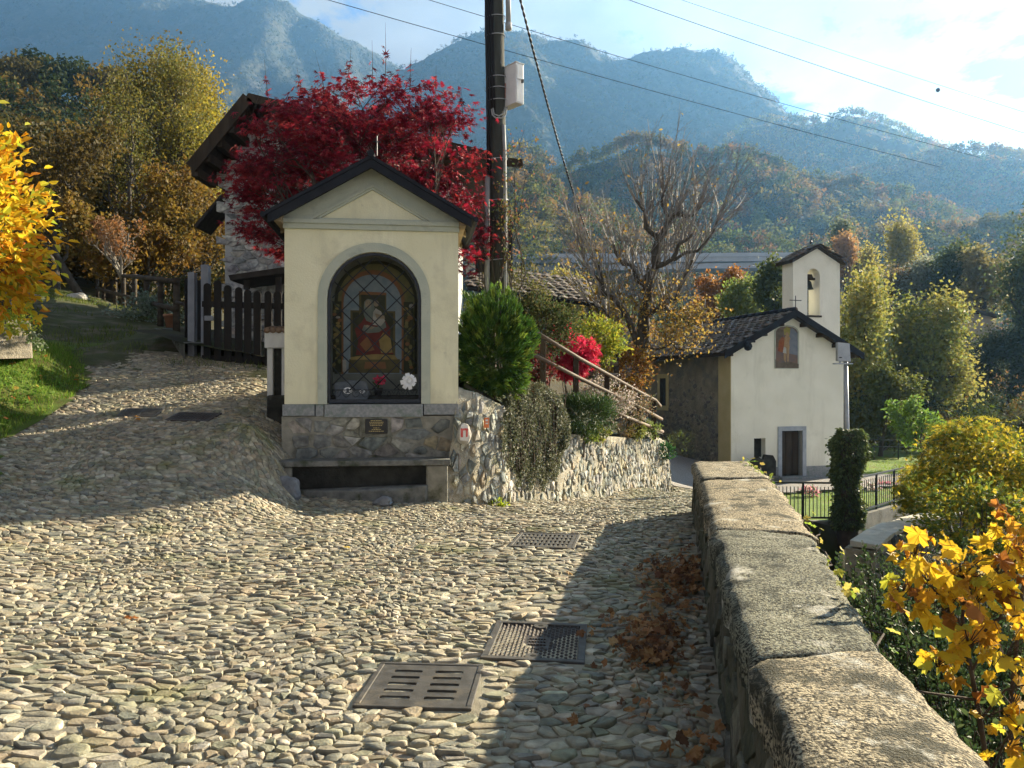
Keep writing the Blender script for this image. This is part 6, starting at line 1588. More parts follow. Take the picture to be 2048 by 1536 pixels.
n = 130; yy = rng.uniform(44, 85, n); xx = rng.uniform(-.68, -.32, n) * yy
forest('left_woods', np.stack([xx, yy, road(xx, yy) - .5], 1), rng.uniform(7, 11, n) * np.interp(yy, [44, 85], [.8, 1.1]), 480, .060, [(.045, .045, .014), (.085, .07, .018), (.13, .09, .02), (.05, .055, .015)], None, rng)
n = 60; yy = rng.uniform(36, 46, n); xx = rng.uniform(-.66, -.36, n) * yy
forest('undergrowth', np.stack([xx, yy, road(xx, yy) - .3], 1), rng.uniform(2.5, 4.5, n), 420, .07, [(.03, .034, .012), (.07, .05, .015), (.05, .045, .013)], None, rng)
# pots and stones beyond the fence
mb = MB(); rocky('garden_stone', P(158, 597, 26), (.38, .3, .22), material('white_stone', (.40, .40, .38), (.52, .51, .48), 6, .9, .6, 30), rng, label='white boulder lying at the end of the grassy path', cat='stone')
pot = thing('plant_pot', 'terracotta plant pot behind the rail fence near the gate', 'pot', P(342, 655, 17.4)); mb = MB(); mb.lathe([(.10, 0), (.15, .24), (.165, .24), (.165, .29), (.14, .29)], tuple(P(342, 655, 17.4)), 14); mb.build('pot', material('terracotta', (.28, .13, .07), (.34, .17, .10), 6, .85), pot, True, smooth=True)
bush('garden_shrub', 'pale grey green lavender like shrub seen through the rail fence', 'shrub', P(305, 640, 19), (.9, .6, .5), [(.20, .25, .19), (.14, .19, .12), (.26, .30, .24)], 1800, .09, rng, stems=0)
bush('garden_shrub', 'dark shrub between the picket gate and the rail fence', 'shrub', P(345, 605, 21.5), (.7, .5, .7), [(.05, .065, .02), (.10, .085, .03)], 1800, .09, rng, stems=5)

# ---- red japanese maple
MP = thing('japanese_maple', 'large crimson japanese maple spreading behind the shrine roof', 'tree', P(720, 640, 13.6))
rng = np.random.RandomState(111)
base = P(720, 660, 13.6); br = []
for k in range(6):
    a = 2 * math.pi * k / 6 + rng.uniform(-.3, .3)
    br += grow(base, (math.cos(a) * .75, math.sin(a) * .55, 1.0), 2.7, .085, 3, rng, (5, 4, 4), (48, 42, 40), .58, .10, .16, 6, .3, .35)
br = scale_branches(br, base, Z(175, 13.6) - base.z, 2.15)
branch_mesh('trunk', [b for b in br if b[2] == 0], M_twig, MP); branch_mesh('limbs', [b for b in br if b[2] > 0], M_twig, MP, sides=(6, 5, 4, 3))
# layered flat sprays of leaves
REDS = [(.20, .010, .026), (.33, .016, .038), (.11, .009, .020), (.48, .05, .05), (.07, .009, .018)]
def maple_outline(px):   # crown top and bottom; bottom raised behind the shrine to let sunlight through
    return np.interp(px, [430, 490, 530, 580, 640, 700, 780, 860, 920, 960, 985], [360, 330, 190, 200, 165, 135, 150, 150, 200, 300, 430]), np.interp(px, [430, 480, 520, 578, 605, 880, 920, 975], [340, 430, 500, 545, 430, 430, 560, 500])
sp = []
while len(sp) < 330:
    px = rng.uniform(478, 965); d = rng.uniform(12.5, 15.2); ty, by = maple_outline(px); py = ty + (by - ty) * rng.uniform(0, 1) ** 1.0 + 10
    edge = 1 - abs((px - 715) / 290) ** 2.5
    if rng.uniform() < .25 + edge and abs(d - 13.7) < 1.7 * max(.35, edge): sp.append(P(px, min(py, by - 12), d))
pos = []; ax = []; nr = []; cc = []
twig = MB()
for s_ in sp:
    m = rng.randint(38, 66); R_ = rng.uniform(.22, .45); od = Vector((s_.x - base.x, (s_.y - base.y) * .8, .2)); od = od.normalized() if od.length > .1 else Vector((0, -1, 0))
    u = rng.normal(size=(m, 2)) * R_ * .55; side = Vector((-od.y, od.x, 0))
    q = np.array(s_) + u[:, :1] * np.array(od) + u[:, 1:] * np.array(side); q[:, 2] += -.10 * (u ** 2).sum(1) / R_ ** 2 * R_ + rng.normal(size=m) * .05
    pos.append(q); ax.append(np.tile(np.array(od) * .6 + (0, 0, -.55), (m, 1)) + rand_unit(rng, m) * .55); nr.append(np.tile((0., -.15, 1.), (m, 1)))
    cb = palette(rng, 1, REDS, None, .2); cc.append(cb * .55 + palette(rng, m, REDS, (3, 3, 2, 1.3, 1), .25) * .45)
    a_ = s_ - od * R_ * 1.4 + Vector((0, 0, -.12)); twig.tube([a_, s_ + Vector((0, 0, .02)), s_ + od * R_ * .8], [.008, .005, .002], 4, False)
# long thin shoots above the crown, with a few leaves
for px, py, h_ in ((540, 190, 75), (600, 175, 40), (692, 150, 58), (745, 140, 60), (820, 150, 55), (870, 170, 40), (925, 225, 60), (770, 140, 95), (650, 160, 45)):
    a_ = P(px, py + 30, 13.6); b_ = P(px + rng.uniform(-18, 18), py - h_, 13.6); twig.tube([a_, (a_ + b_) / 2 + Vector((rng.uniform(-.04, .04), 0, 0)), b_], [.007, .004, .0015], 4, False)
    m = 7; q = np.array([tuple(a_.lerp(b_, t_)) for t_ in rng.uniform(0, .75, m)]); pos.append(q + rng.normal(size=(m, 3)) * .03); ax.append(rand_unit(rng, m) + (0, 0, -.4)); nr.append(np.tile((0., 0, 1.), (m, 1))); cc.append(palette(rng, m, REDS))
pos = np.concatenate(pos); ax = np.concatenate(ax); nr = np.concatenate(nr); cc = np.concatenate(cc)
siz = .092 * rng.uniform(.6, 1.25, len(pos))
M_redleaf = material('red_leaf', (1, 1, 1), rough=.55, attr=True, transl=.40, spec=.3)
o_ = np.argsort(pos[:, 1] - siz * 4 + rng.uniform(0, .6, len(pos))); a, b = o_[:300], o_[300:]
leaf_objects('leaf', 'star', pos[a], ax[a], siz[a], cc[a], M_redleaf, MP, rng, nr[a])
leaf_mesh('leaves', 'star', pos[b], ax[b], siz[b], cc[b], M_redleaf, MP, True, rng, nr[b], 'stuff')
twig.build('twigs', M_twig, MP, True)

# ---- climber on the pole
CL = thing('climbing_plant', 'straggly half bare climber twining up the utility pole', 'climber', P(1022, 575, 13.9)); mb = MB(); rng = np.random.RandomState(121); q = []
for k in range(9):
    px0 = rng.uniform(990, 1035); top = rng.uniform(255, 470); pts = []
    for f in np.linspace(0, 1, 12):
        pts.append(P(px0 + 12 * math.sin(f * 5 + k) + rng.uniform(-4, 4) + 8 * f, 580 + (top - 580) * f, 13.78 + rng.uniform(-.06, .06)))
    mb.tube(pts, list(np.linspace(.012, .003, 12)), 4, False); q += [tuple(p) for p in pts[2:]]
    for j in range(7):
        a_ = pts[rng.randint(2, 11)]; b_ = a_ + Vector((rng.uniform(-.1, .32), rng.uniform(-.1, .05), rng.uniform(.05, .3))); mb.tube([a_, b_], [.005, .002], 3, False); q += [tuple(b_)] * 3
for k in range(4):
    px0 = 955 + 6 * k; pts = [P(px0 + 5 * math.sin(f * 6 + k), 590 - f * rng.uniform(150, 200), 13.75) for f in np.linspace(0, 1, 8)]; mb.tube(pts, .006, 4, False); q += [tuple(p) for p in pts[3:]]
mb.build('stems', M_bark, CL, True); q = np.array(q); i = rng.randint(len(q), size=620)
leaf_mesh('foliage', 'oval', q[i] + rng.normal(size=(620, 3)) * .05, rand_unit(rng, 620), .055 * rng.uniform(.6, 1.3, 620), palette(rng, 620, [(.16, .17, .05), (.24, .20, .05), (.10, .13, .04), (.30, .12, .06)]), M_leaf, CL, True, rng)

# ---- planting between shrine and handrail
rng = np.random.RandomState(131)
GRN = [(.055, .125, .018), (.085, .165, .022), (.035, .085, .015), (.15, .21, .03)]
# bright conifer: dense tufts of short needles
def conifer(name, label, c, r, cols, ntuft, per, L, rng, base_z):
    t_ = thing(name, label, 'shrub', (c[0], c[1], base_z)); c = np.array(c); d = rand_unit(rng, ntuft); d[:, 1] = -np.abs(d[:, 1]) * .8 + .2 * d[:, 1]
    d /= np.linalg.norm(d, axis=1, keepdims=True)
    taper = 1 + .22 * np.clip(d[:, 2:3], 0, 1) - .10 * np.clip(-d[:, 2:3], 0, 1)
    lump = np.array([[1 + .30 * mnoise.noise(Vector(q) * 2.1 + Vector((3, 7, 1))) + .14 * mnoise.noise(Vector(q) * 5.0)] for q in d])
    tp_ = c + d * lump * np.array(r) * (rng.uniform(.62, 1.06, (ntuft, 1))) * np.concatenate([taper, taper, np.ones_like(taper)], 1)
    ax = np.repeat(d + np.array((0, 0, .55)), per, 0) + rand_unit(rng, ntuft * per) * .42
    pos = np.repeat(tp_, per, 0) + rng.normal(size=(ntuft * per, 3)) * .022 - ax * L * .5
    tc_ = palette(rng, ntuft, cols, None, .25); col = np.repeat(tc_, per, 0) * rng.uniform(.8, 1.2, (ntuft * per, 1))
    leaf_mesh('foliage', 'needle', pos, ax, L * rng.uniform(.7, 1.3, len(pos)), col, M_leafdark, t_, True, rng)
    mb = MB(); mb.tube([(c[0], c[1], base_z - .2), (c[0], c[1], c[2] + r[2] * .6)], [.06, .02], 6)
    for k in range(26):
        e = tp_[k * ntuft // 26]; mb.tube([(c[0], c[1], c[2] - r[2] * .5 + rng.uniform(0, .6) * r[2]), e], [.014, .004], 4, False)
    mb.build('stems', M_twig, t_, True); return t_
c = P(988, 690, 12.15); conifer('green_conifer', 'dense bright green conifer bush beside the right wall of the shrine', tuple(c), (.60, .55, .82), GRN, 1250, 22, .08, rng, 1.25)
bush('dark_shrub', 'dark small leaved shrub behind the conifer below the cabin roof', 'shrub', P(1078, 662, 14.6), (.68, .55, .58), [(.045, .065, .02), (.07, .085, .03), (.03, .05, .016), (.11, .10, .04)], 7000, .055, rng, 'oval', nclump=60, spread=.17, stems=12, base_z=1.2)
bush('dark_shrub', 'olive shrub with stray twigs around the foot of the pole', 'shrub', P(1030, 580, 14.8), (.6, .5, .42), [(.07, .08, .025), (.12, .11, .035)], 2200, .05, rng, 'oval', nclump=40, stems=10)
# crimson lace-leaf maple
PINK = [(.55, .02, .07), (.66, .04, .10), (.40, .015, .04), (.72, .07, .12)]
bush('dwarf_maple', 'small bright pink red lace leaf maple behind the handrail', 'shrub', P(1143, 715, 15.6), (.44, .40, .36), PINK, 2600, .085, rng, 'star', mat=M_redleaf, nclump=40, spread=.2, stems=8, axis_up=-.35, base_z=1.0)
bush('dwarf_maple', 'upper shoot of pink red leaves above the dwarf maple', 'shrub', P(1128, 672, 15.8), (.22, .2, .22), PINK, 420, .08, rng, 'star', mat=M_redleaf, nclump=12, stems=4, base_z=1.3)
bush('dark_red_shrub', 'dull wine red shrub under the upper end of the handrail', 'shrub', P(1082, 740, 13.6), (.22, .25, .36), [(.10, .02, .025), (.16, .03, .03), (.06, .04, .02)], 900, .06, rng, 'oval', stems=5)
bush('yellow_green_shrub', 'yellow green leafy shrub between the dwarf maple and the bare tree', 'shrub', P(1192, 680, 18.5), (.62, .5, .5), [(.22, .25, .03), (.30, .28, .03), (.14, .19, .03)], 2600, .085, rng, 'oval', nclump=40, stems=8, base_z=1.2)
bush('rust_shrub', 'rusty orange shrub at the foot of the bare tree', 'shrub', P(1262, 745, 20.5), (.55, .5, .55), [(.28, .12, .03), (.20, .085, .025), (.32, .20, .04), (.14, .09, .03)], 2400, .08, rng, 'oval', nclump=40, stems=8, base_z=.6)
bush('white_flowered_shrub', 'small leaved shrub dotted with whitish pink flowers under the handrail', 'shrub', P(1212, 800, 16.3), (.55, .5, .42), [(.42, .36, .32), (.26, .20, .16), (.10, .11, .05), (.50, .44, .40)], 3600, .042, rng, 'oval', nclump=50, spread=.17, stems=10, base_z=.45)
bush('white_flowered_shrub', 'thin whitish shrub beside the lower handrail posts', 'shrub', P(1262, 815, 17.6), (.5, .4, .35), [(.30, .24, .18), (.14, .14, .06), (.20, .12, .06)], 1900, .045, rng, 'oval', stems=10, base_z=.4)
# creeping juniper over the wall
bush('creeping_juniper', 'dark green creeping juniper spreading over the top of the retaining wall', 'shrub', P(1165, 832, 14.55), (.60, .32, .36), [(.030, .065, .018), (.045, .085, .022), (.06, .10, .03)], 6500, .07, rng, 'needle', M_leafdark, nclump=40, spread=.2, stems=5, axis_up=.35, base_z=.35)
# hanging cotoneaster curtain
HC = thing('hanging_creeper', 'dense grey green creeper curtain hanging down the face of the retaining wall', 'creeper', P(1065, 820, 12.6)); n = 15000
px = rng.uniform(1004, 1140, n); f = rng.uniform(0, 1, n) ** .9
topy = np.interp(px, [1004, 1040, 1085, 1120, 1140], [800, 765, 762, 790, 840]); boty = np.interp(px, [1004, 1030, 1060, 1100, 1125, 1140], [905, 960, 965, 968, 920, 860]) + 14 * np.sin(px * .25)
py = topy + (boty - topy) * f; d = np.interp(px, [1004, 1030, 1140], [11.75, 12.05, 13.75]) + .55 * (1 - f) * .5 - .12 + rng.normal(size=n) * .09 + .10 * np.sin(px * .22) * np.cos(py * .045 + px * .02)
pos = np.stack([(px - 1024) / F * d, d, EYE - (py - 768) / F * d], 1)
leaf_mesh('foliage', 'oval', pos, rand_unit(rng, n) + np.array((.1, -.3, -.5)), .042 * rng.uniform(.6, 1.3, n), palette(rng, n, [(.10, .11, .06), (.16, .165, .10), (.06, .07, .035), (.24, .23, .16)], (3, 2, 3, 1)), M_leafdark, HC, True, rng)
mb = MB()
for k in range(30):
    x = rng.uniform(1012, 1130); d0 = float(np.interp(x, [1004, 1030, 1140], [11.8, 12.1, 13.8])); pts = [P(x + rng.uniform(-5, 5), y, d0 + .12 - .12 * j) for j, y in enumerate((785, 830, 880, rng.uniform(900, 945)))]; mb.tube(pts, .008, 4, False)
mb.build('stems', M_twig, HC, True)
for px, py, d, r, cl_, lab in ((1200, 866, 15.4, .16, (.26, .27, .05), 'yellow green tuft at the right edge of the juniper'), (1250, 860, 16.9, .20, (.26, .17, .07), 'reddish brown tuft on top of the retaining wall'), (1272, 862, 17.5, .2, (.20, .22, .05), 'second tuft, yellow green, on the wall beside the reddish one'), (1296, 861, 18.2, .24, (.17, .22, .06), 'round olive green cushion on the lower end of the wall'), (1180, 870, 14.8, .14, (.18, .24, .04), 'small lime tuft hanging below the juniper'), (1330, 905, 19.3, .22, (.03, .09, .03), 'dark green cushion hanging at the far corner of the wall'), (1360, 885, 21, .36, (.14, .19, .04), 'feathery olive plant at the foot of the chapel side wall')):
    bush('wall_tuft', lab, 'plant', P(px, py, d), (r, r, r * .85), [cl_, tuple(v * .7 for v in cl_)], 420, .06, rng, 'blade' if px in (1250, 1360) else 'oval', stems=0)
bush('weed_tuft', 'lime green weed growing where the wall meets the cobbles', 'plant', P(993, 1008, 11.25), (.13, .08, .05), [(.30, .36, .03)], 160, .045, rng, 'oval', stems=0)

# ---- bare pollarded tree
rng = np.random.RandomState(141)
BT = thing('bare_tree', 'gnarled old tree with bare upright shoots and few ochre leaves beside the chapel roof', 'tree', P(1282, 720, 22))
def limb(pts, r): return ([P(*p) for p in pts], list(np.linspace(r[0], r[1], len(pts))), 0)
mainl = [limb([(1278, 745, 22), (1282, 700, 22), (1290, 655, 22), (1287, 610, 22), (1300, 575, 21.9), (1310, 530, 21.8), (1318, 480, 21.8), (1338, 440, 21.8), (1362, 428, 21.8)], (.26, .09)),
         limb([(1280, 700, 22), (1265, 660, 21.8), (1252, 630, 21.6), (1225, 600, 21.4), (1205, 570, 21.2), (1195, 530, 21.2)], (.14, .05)),
         limb([(1290, 640, 22), (1320, 612, 22), (1345, 600, 22.1), (1365, 560, 22.2), (1385, 520, 22.2)], (.13, .05)),
         limb([(1300, 575, 21.9), (1275, 560, 22), (1262, 530, 22.2), (1240, 520, 22.2), (1228, 490, 22.2)], (.11, .04)),
         limb([(1318, 480, 21.8), (1295, 455, 21.7), (1290, 425, 21.7), (1272, 400, 21.6)], (.09, .04)),
         limb([(1308, 540, 21.8), (1345, 520, 21.6), (1360, 490, 21.5), (1385, 470, 21.5)], (.10, .04)),
         limb([(1338, 440, 21.8), (1325, 405, 21.8), (1330, 380, 21.8)], (.07, .03)), limb([(1362, 428, 21.8), (1385, 432, 21.8), (1400, 415, 21.8)], (.07, .03)),
         limb([(1320, 612, 22), (1350, 632, 21.8), (1385, 640, 21.7), (1405, 655, 21.6)], (.07, .025)), limb([(1252, 630, 21.6), (1225, 640, 21.3), (1200, 615, 21.2), (1170, 600, 21.2)], (.06, .02)),
         limb([(1350, 520, 21.7), (1392, 500, 21.8), (1425, 468, 21.8), (1438, 432, 21.8)], (.06, .025)), limb([(1205, 570, 21.2), (1180, 545, 21.2), (1165, 500, 21.2)], (.05, .02)), limb([(1285, 690, 22), (1310, 700, 21.6), (1345, 690, 21.4), (1370, 700, 21.3)], (.06, .02))]
mb = MB()
for pts, rr, _ in mainl:
    q = []; r2 = []
    for k in range(len(pts) - 1):
        for f in (0, .5): q.append(pts[k].lerp(pts[k + 1], f) + Vector(rng.normal(size=3)) * .035); r2.append(.78 * (rr[k] + (rr[k + 1] - rr[k]) * f) * rng.uniform(.85, 1.2))
    q.append(pts[-1]); r2.append(rr[-1]); mb.tube(q, r2, 9, True, .1)
mb.build('trunk', M_bark, BT, True, smooth=True)
shoots = MB(); tipl = []
for pts, rr, _ in mainl:
    for k in range(1 if len(pts) < 7 else 3, len(pts)):
        for s_ in range(7 if pts[k].z > 3.2 else 3):
            a_ = pts[k].lerp(pts[k - 1], rng.uniform(0, .8)); hi = pts[k].z > 3.4
            L = rng.uniform(1.0, 2.2) if hi else rng.uniform(.5, 1.2); dv_ = Vector((rng.normal() * .38 + (a_.x - 3.9) * .30, rng.normal() * .45, 1.0 if hi else rng.uniform(-.3, .8))).normalized()
            p_ = [a_]; dd = dv_
            for j in range(4): dd = (dd + Vector(rng.normal(size=3)) * .12 + Vector((0, 0, .10))).normalized(); p_.append(p_[-1] + dd * L / 4)
            shoots.tube(p_, [.020, .016, .013, .010, .007], 4, False); tipl += p_[2:]
            for j in range(3):
                b_ = p_[rng.randint(1, 4)]; shoots.tube([b_, b_ + (dd + Vector(rng.normal(size=3)) * .5).normalized() * L * .35], [.010, .004], 3, False)
shoots.build('shoots', material('grey_shoot', (.13, .12, .11), (.23, .21, .19), 9, .7, .2, 30), BT, True)
tipl = np.array([tuple(t_) for t_ in tipl]); lo_ = tipl[tipl[:, 2] < 4.0]
i = rng.randint(len(lo_), size=900); hi_ = tipl[rng.randint(len(tipl), size=170)]
cen = np.array([tuple(P(1345, 640, 21.6)), tuple(P(1320, 600, 21.8)), tuple(P(1370, 660, 21.5)), tuple(P(1230, 560, 21.4)), tuple(P(1335, 685, 21.5)), tuple(P(1190, 520, 21.3))]); j = rng.choice(6, 1500, p=[.3, .2, .2, .08, .16, .06])
pos = np.concatenate([lo_[i] + rng.normal(size=(900, 3)) * .12, hi_ + rng.normal(size=hi_.shape) * .05, cen[j] + rng.normal(size=(1500, 3)) * (.45, .35, .36)])
leaf_mesh('leaves', 'oval', pos, rand_unit(rng, len(pos)) + (0, 0, -.4), .10 * rng.uniform(.6, 1.3, len(pos)), palette(rng, len(pos), [(.30, .18, .04), (.22, .14, .04), (.36, .26, .06), (.14, .12, .04)]), M_leaf, BT, True, rng)

# ---- trees round and behind the chapel
rng = np.random.RandomState(151)
def vt(label, px, by, d, ty, wpx, cols, n, leaf, name='valley_tree', **k):
    h = Z(ty, d) - Z(by, d); kw = dict(nch=(10, 6, 4), up=.10, shrink=.55, start=.12, spreadl=.7, spread=(58, 52, 48)); kw.update(k)
    return tree(name, label, 'tree', P(px, by, d), h, .03 * h, cols, n, leaf, rng, w=wpx / F * d, **kw)
OLV = [(.21, .235, .06), (.28, .27, .065), (.15, .185, .05), (.34, .29, .07)]
ORG = [(.26, .11, .03), (.32, .15, .035), (.20, .10, .03)]
PGR = [(.22, .27, .055), (.29, .31, .065), (.16, .22, .045)]
DGR = [(.06, .085, .028), (.085, .11, .034), (.11, .125, .038)]
PYL = [(.34, .30, .07), (.42, .36, .09), (.28, .26, .06)]
vt('orange brown round tree left of the bell gable below the viaduct', 1440, 690, 62, 545, 75, ORG, 7000, .30)
vt('light green round tree between the orange tree and the bell gable', 1492, 690, 54, 560, 48, PGR, 5500, .22)
vt('dark green tree against the left side of the bell gable', 1552, 690, 46, 528, 40, DGR, 6000, .22)
vt('yellow crowned tree under the viaduct left of the bare tree', 1150, 680, 70, 540, 60, PYL, 5000, .30)
vt('ochre tree under the viaduct just right of the cabin roof', 1225, 700, 58, 575, 50, [(.22, .17, .04), (.16, .12, .035)], 4500, .26)
vt('big round olive tree standing right of the chapel', 1825, 880, 46, 598, 92, OLV, 17000, .21, trunks=2)
vt('slim green tree close behind the right wall of the chapel', 1740, 880, 40, 560, 55, OLV, 9000, .19)
vt('olive tree behind the bell gable with loose crown', 1715, 800, 62, 545, 55, OLV, 7000, .27)
vt('shadowy dark green tree at the right edge of the valley', 2010, 850, 58, 640, 92, [(.030, .048, .018), (.045, .06, .02), (.06, .075, .025)], 16000, .19)
vt('tall pale yellow poplar on the far slope', 1808, 640, 115, 446, 36, PYL, 6000, .42, up=.4, spread=(28, 35, 40))
vt('orange tapering tree beside the tall grey green one', 1692, 600, 120, 468, 20, [(.42, .24, .10), (.36, .22, .08)], 3000, .42, up=.4, spread=(24, 30, 40))
vt('grey green rounded tree behind the hillside house', 1697, 600, 130, 440, 28, [(.14, .17, .09), (.18, .20, .10)], 4500, .45, up=.35)
vt('small yellow tree right of the hillside house', 1742, 620, 118, 495, 16, PYL, 2200, .4, up=.4)
vt('dark ivy clad tree in the middle of the right slope', 1912, 690, 75, 490, 36, DGR, 7000, .3, up=.4)
vt('silvery leaved bushy tree left of the ivy clad one', 1852, 690, 78, 520, 48, [(.22, .24, .17), (.30, .31, .24), (.14, .16, .09)], 7000, .28)
vt('pale golden tree right of the ivy clad one', 1980, 690, 72, 500, 52, [(.26, .22, .09), (.20, .19, .07), (.32, .26, .12)], 8000, .3)
vt('rosy brown tree behind the cottage', 1790, 700, 80, 540, 44, [(.20, .13, .07), (.16, .12, .06), (.12, .12, .05)], 6000, .3)
vt('dark conifer like tree at the far right edge above the shadowy tree', 2060, 760, 58, 440, 48, DGR, 8000, .25, up=.35)
vt('fresh green sapling growing beyond the far railing', 1845, 925, 33, 800, 62, [(.14, .24, .04), (.20, .30, .06), (.10, .17, .03)], 2600, .15, spreadl=.5)
vt('loose green tree left of the fresh sapling beyond the far railing', 1760, 925, 38, 735, 60, [(.10, .13, .03), (.15, .16, .04), (.08, .09, .03)], 7000, .17)
n = 46; yy = rng.uniform(37, 50, n); xx = rng.uniform(.40, .70, n) * yy
forest('undergrowth', np.stack([xx, yy, 0 * xx - 2.4], 1), rng.uniform(1.8, 3.6, n), 520, .06, [(.04, .055, .018), (.07, .075, .025), (.10, .08, .03), (.03, .04, .015)], None, rng)
bush('flowering_plant', 'pink cyclamen clump at the front edge of the lawn', 'plant', P(1620, 983, 24.6), (.25, .2, .14), [(.62, .25, .32), (.70, .45, .46), (.10, .16, .05)], 260, .08, rng, 'oval', stems=0)
bush('flowering_plant', 'pink flowers by the railing right of the ivy pillar', 'plant', P(1773, 972, 27), (.28, .2, .16), [(.62, .20, .28), (.68, .40, .42), (.10, .16, .05)], 260, .09, rng, 'oval', stems=0)
bush('flowering_plant', 'white and pink flowers between the pillar and the pink clump', 'plant', P(1738, 978, 26), (.32, .2, .14), [(.66, .62, .60), (.55, .40, .42), (.12, .16, .06)], 260, .09, rng, 'oval', stems=0)
# ivy pillar
IP = thing('ivy_pillar', 'thick dark ivy column wrapped round the floodlight post', 'ivy', P(1695, 1056, 19.75)); n = 9500; f = rng.uniform(0, 1, n); an = rng.uniform(0, 2 * math.pi, n)
rad_ = (.28 + .12 * np.exp(-((f - .80) / .16) ** 2) + .26 * (fbm(an * 1.2, f * 9, 1.0, 3, 4) - .5)) * rng.uniform(.7, 1.15, n) * np.where(rng.uniform(size=n) < .04, 1.3, 1) * np.where(f > .93, .8, 1); c = P(1695, 1056, 19.75)
pos = np.stack([c.x + rad_ * np.cos(an) + .03 * np.sin(f * 9), c.y + rad_ * np.sin(an) * .8, c.z + f * 2.50], 1)
leaf_mesh('foliage', 'oval', pos, np.stack([np.cos(an), np.sin(an), 0 * an - .6], 1) + rand_unit(rng, n) * .6, .085 * rng.uniform(.6, 1.3, n), palette(rng, n, [(.07, .105, .032), (.11, .15, .045), (.045, .065, .022), (.19, .22, .075)], (3, 3, 2, 1.5)), M_leafdark, IP, True, rng)
mb = MB(); mb.tube([tuple(c - Vector((0, 0, .5))), tuple(c + Vector((0, 0, 2.35)))], [.26, .22], 10); mb.build('stem', M_twig, IP, True)

# ---- gully at the right: evergreen shrubs, yellow shrubs, foreground sapling
rng = np.random.RandomState(161)
EV = [(.05, .09, .03), (.07, .115, .038), (.035, .06, .022), (.10, .145, .055)]
def wand(name, label, c, r, cols, nstem, per, leaf, rng, bz, tk='rhomb', mat=None):
    """shrub of long leafy wands"""
    t_ = thing(name, label, 'shrub', (c[0], c[1], bz)); mb = MB(); P_ = []; A_ = []
    for k in range(nstem):
        e = np.array(c) + rand_unit(rng, 1)[0] * np.array(r) * rng.uniform(.75, 1.05); e[2] = abs(e[2] - c[2]) * (1 if rng.uniform() < .8 else -1) + c[2]
        a = np.array((c[0] + rng.uniform(-.4, .4) * r[0], c[1] + rng.uniform(-.4, .4) * r[1], bz)); m = a * .45 + e * .55 + np.array((0, 0, .25 * r[2])) + rng.normal(size=3) * .12 * np.array(r)
        cv = [a + (m - a) * f * 2 if f < .5 else m + (e - m) * (f - .5) * 2 for f in np.linspace(0, 1, 7)]; mb.tube(cv, list(np.linspace(.012, .003, 7)), 4, False)
        f = rng.uniform(.25, 1, per); i = np.minimum((f * 6).astype(int), 5); cv = np.array(cv); q = cv[i] + (cv[i + 1] - cv[i]) * (f * 6 - i)[:, None]; dd = cv[i + 1] - cv[i]; dd /= np.linalg.norm(dd, axis=1, keepdims=True)
        P_.append(q); A_.append(dd * .7 + rand_unit(rng, per) * .9)
    P_ = np.concatenate(P_); A_ = np.concatenate(A_); n = len(P_)
    mb.build('stems', M_twig, t_, True); leaf_mesh('foliage', tk, P_, A_, leaf * rng.uniform(.6, 1.3, n), palette(rng, n, cols), mat or M_leafdark, t_, True, rng); return t_
wand('evergreen_shrub', 'dark glossy evergreen shrub filling the gully right below the near coping', (2.9, 3.9, -.95), (1.05, 1.1, 1.0), EV, 170, 130, .05, rng, -3.3, 'oval')
wand('evergreen_shrub', 'dark evergreen shrub in the gully beside the middle coping', (3.5, 6.0, -.85), (1.15, 1.2, 1.0), EV, 160, 125, .052, rng, -3.3, 'oval')
wand('evergreen_shrub', 'dark evergreen shrub in the gully below the cracked joint', (4.4, 8.4, -1.1), (1.2, 1.2, 1.15), EV, 150, 115, .055, rng, -3.3, 'oval')
wand('evergreen_shrub', 'bluish evergreen shrub before the gully wall', (5.9, 10.8, -1.7), (1.3, 1.1, 1.1), [(.04, .065, .03), (.06, .085, .04), (.03, .045, .02)], 110, 60, .065, rng, -3.4, 'oval')
wand('evergreen_shrub', 'dark shrub at the lower right corner behind the yellow sapling', (4.6, 5.4, -1.2), (1.3, 1.2, 1.1), EV, 160, 120, .055, rng, -3.3, 'oval')
wand('bramble', 'olive bramble thicket under the right edge of the gully', (6.6, 9.0, -1.6), (1.4, 1.4, 1.2), [(.07, .09, .02), (.12, .11, .03), (.05, .065, .02)], 110, 60, .07, rng, -3.3, 'oval')
GYL = [(.36, .30, .025), (.28, .27, .03), (.45, .34, .03), (.16, .20, .03), (.10, .14, .025)]
for (px, py, d, r, n, lab, w_) in ((1938, 935, 16.5, (1.0, .9, .85), 5200, 'yellow green shrub right of the lawn railing, the left of its thicket', (2, 2, 2, 2, 2)), (2010, 960, 15.5, (1.0, .9, .95), 5200, 'yellow shrub at the right frame edge beyond the gully', (3, 2, 3, 1, 1)), (1960, 1050, 13.5, (.95, .8, .7), 3600, 'greener shrub below the yellow thicket beside the gully wall', (1, 1, 1, 3, 3)), (1848, 985, 18.5, (.6, .6, .6), 2000, 'small yellow green shrub touching the lawn railing', (1, 2, 1, 3, 2))):
    c = P(px, py, d); bush('yellow_green_thicket', lab, 'shrub', c, r, GYL, n, .095, rng, 'star' if px < 1950 else 'oval', wts=w_, nclump=45, spread=.2, stems=14, base_z=c.z - 2.2, axis_up=-.1)
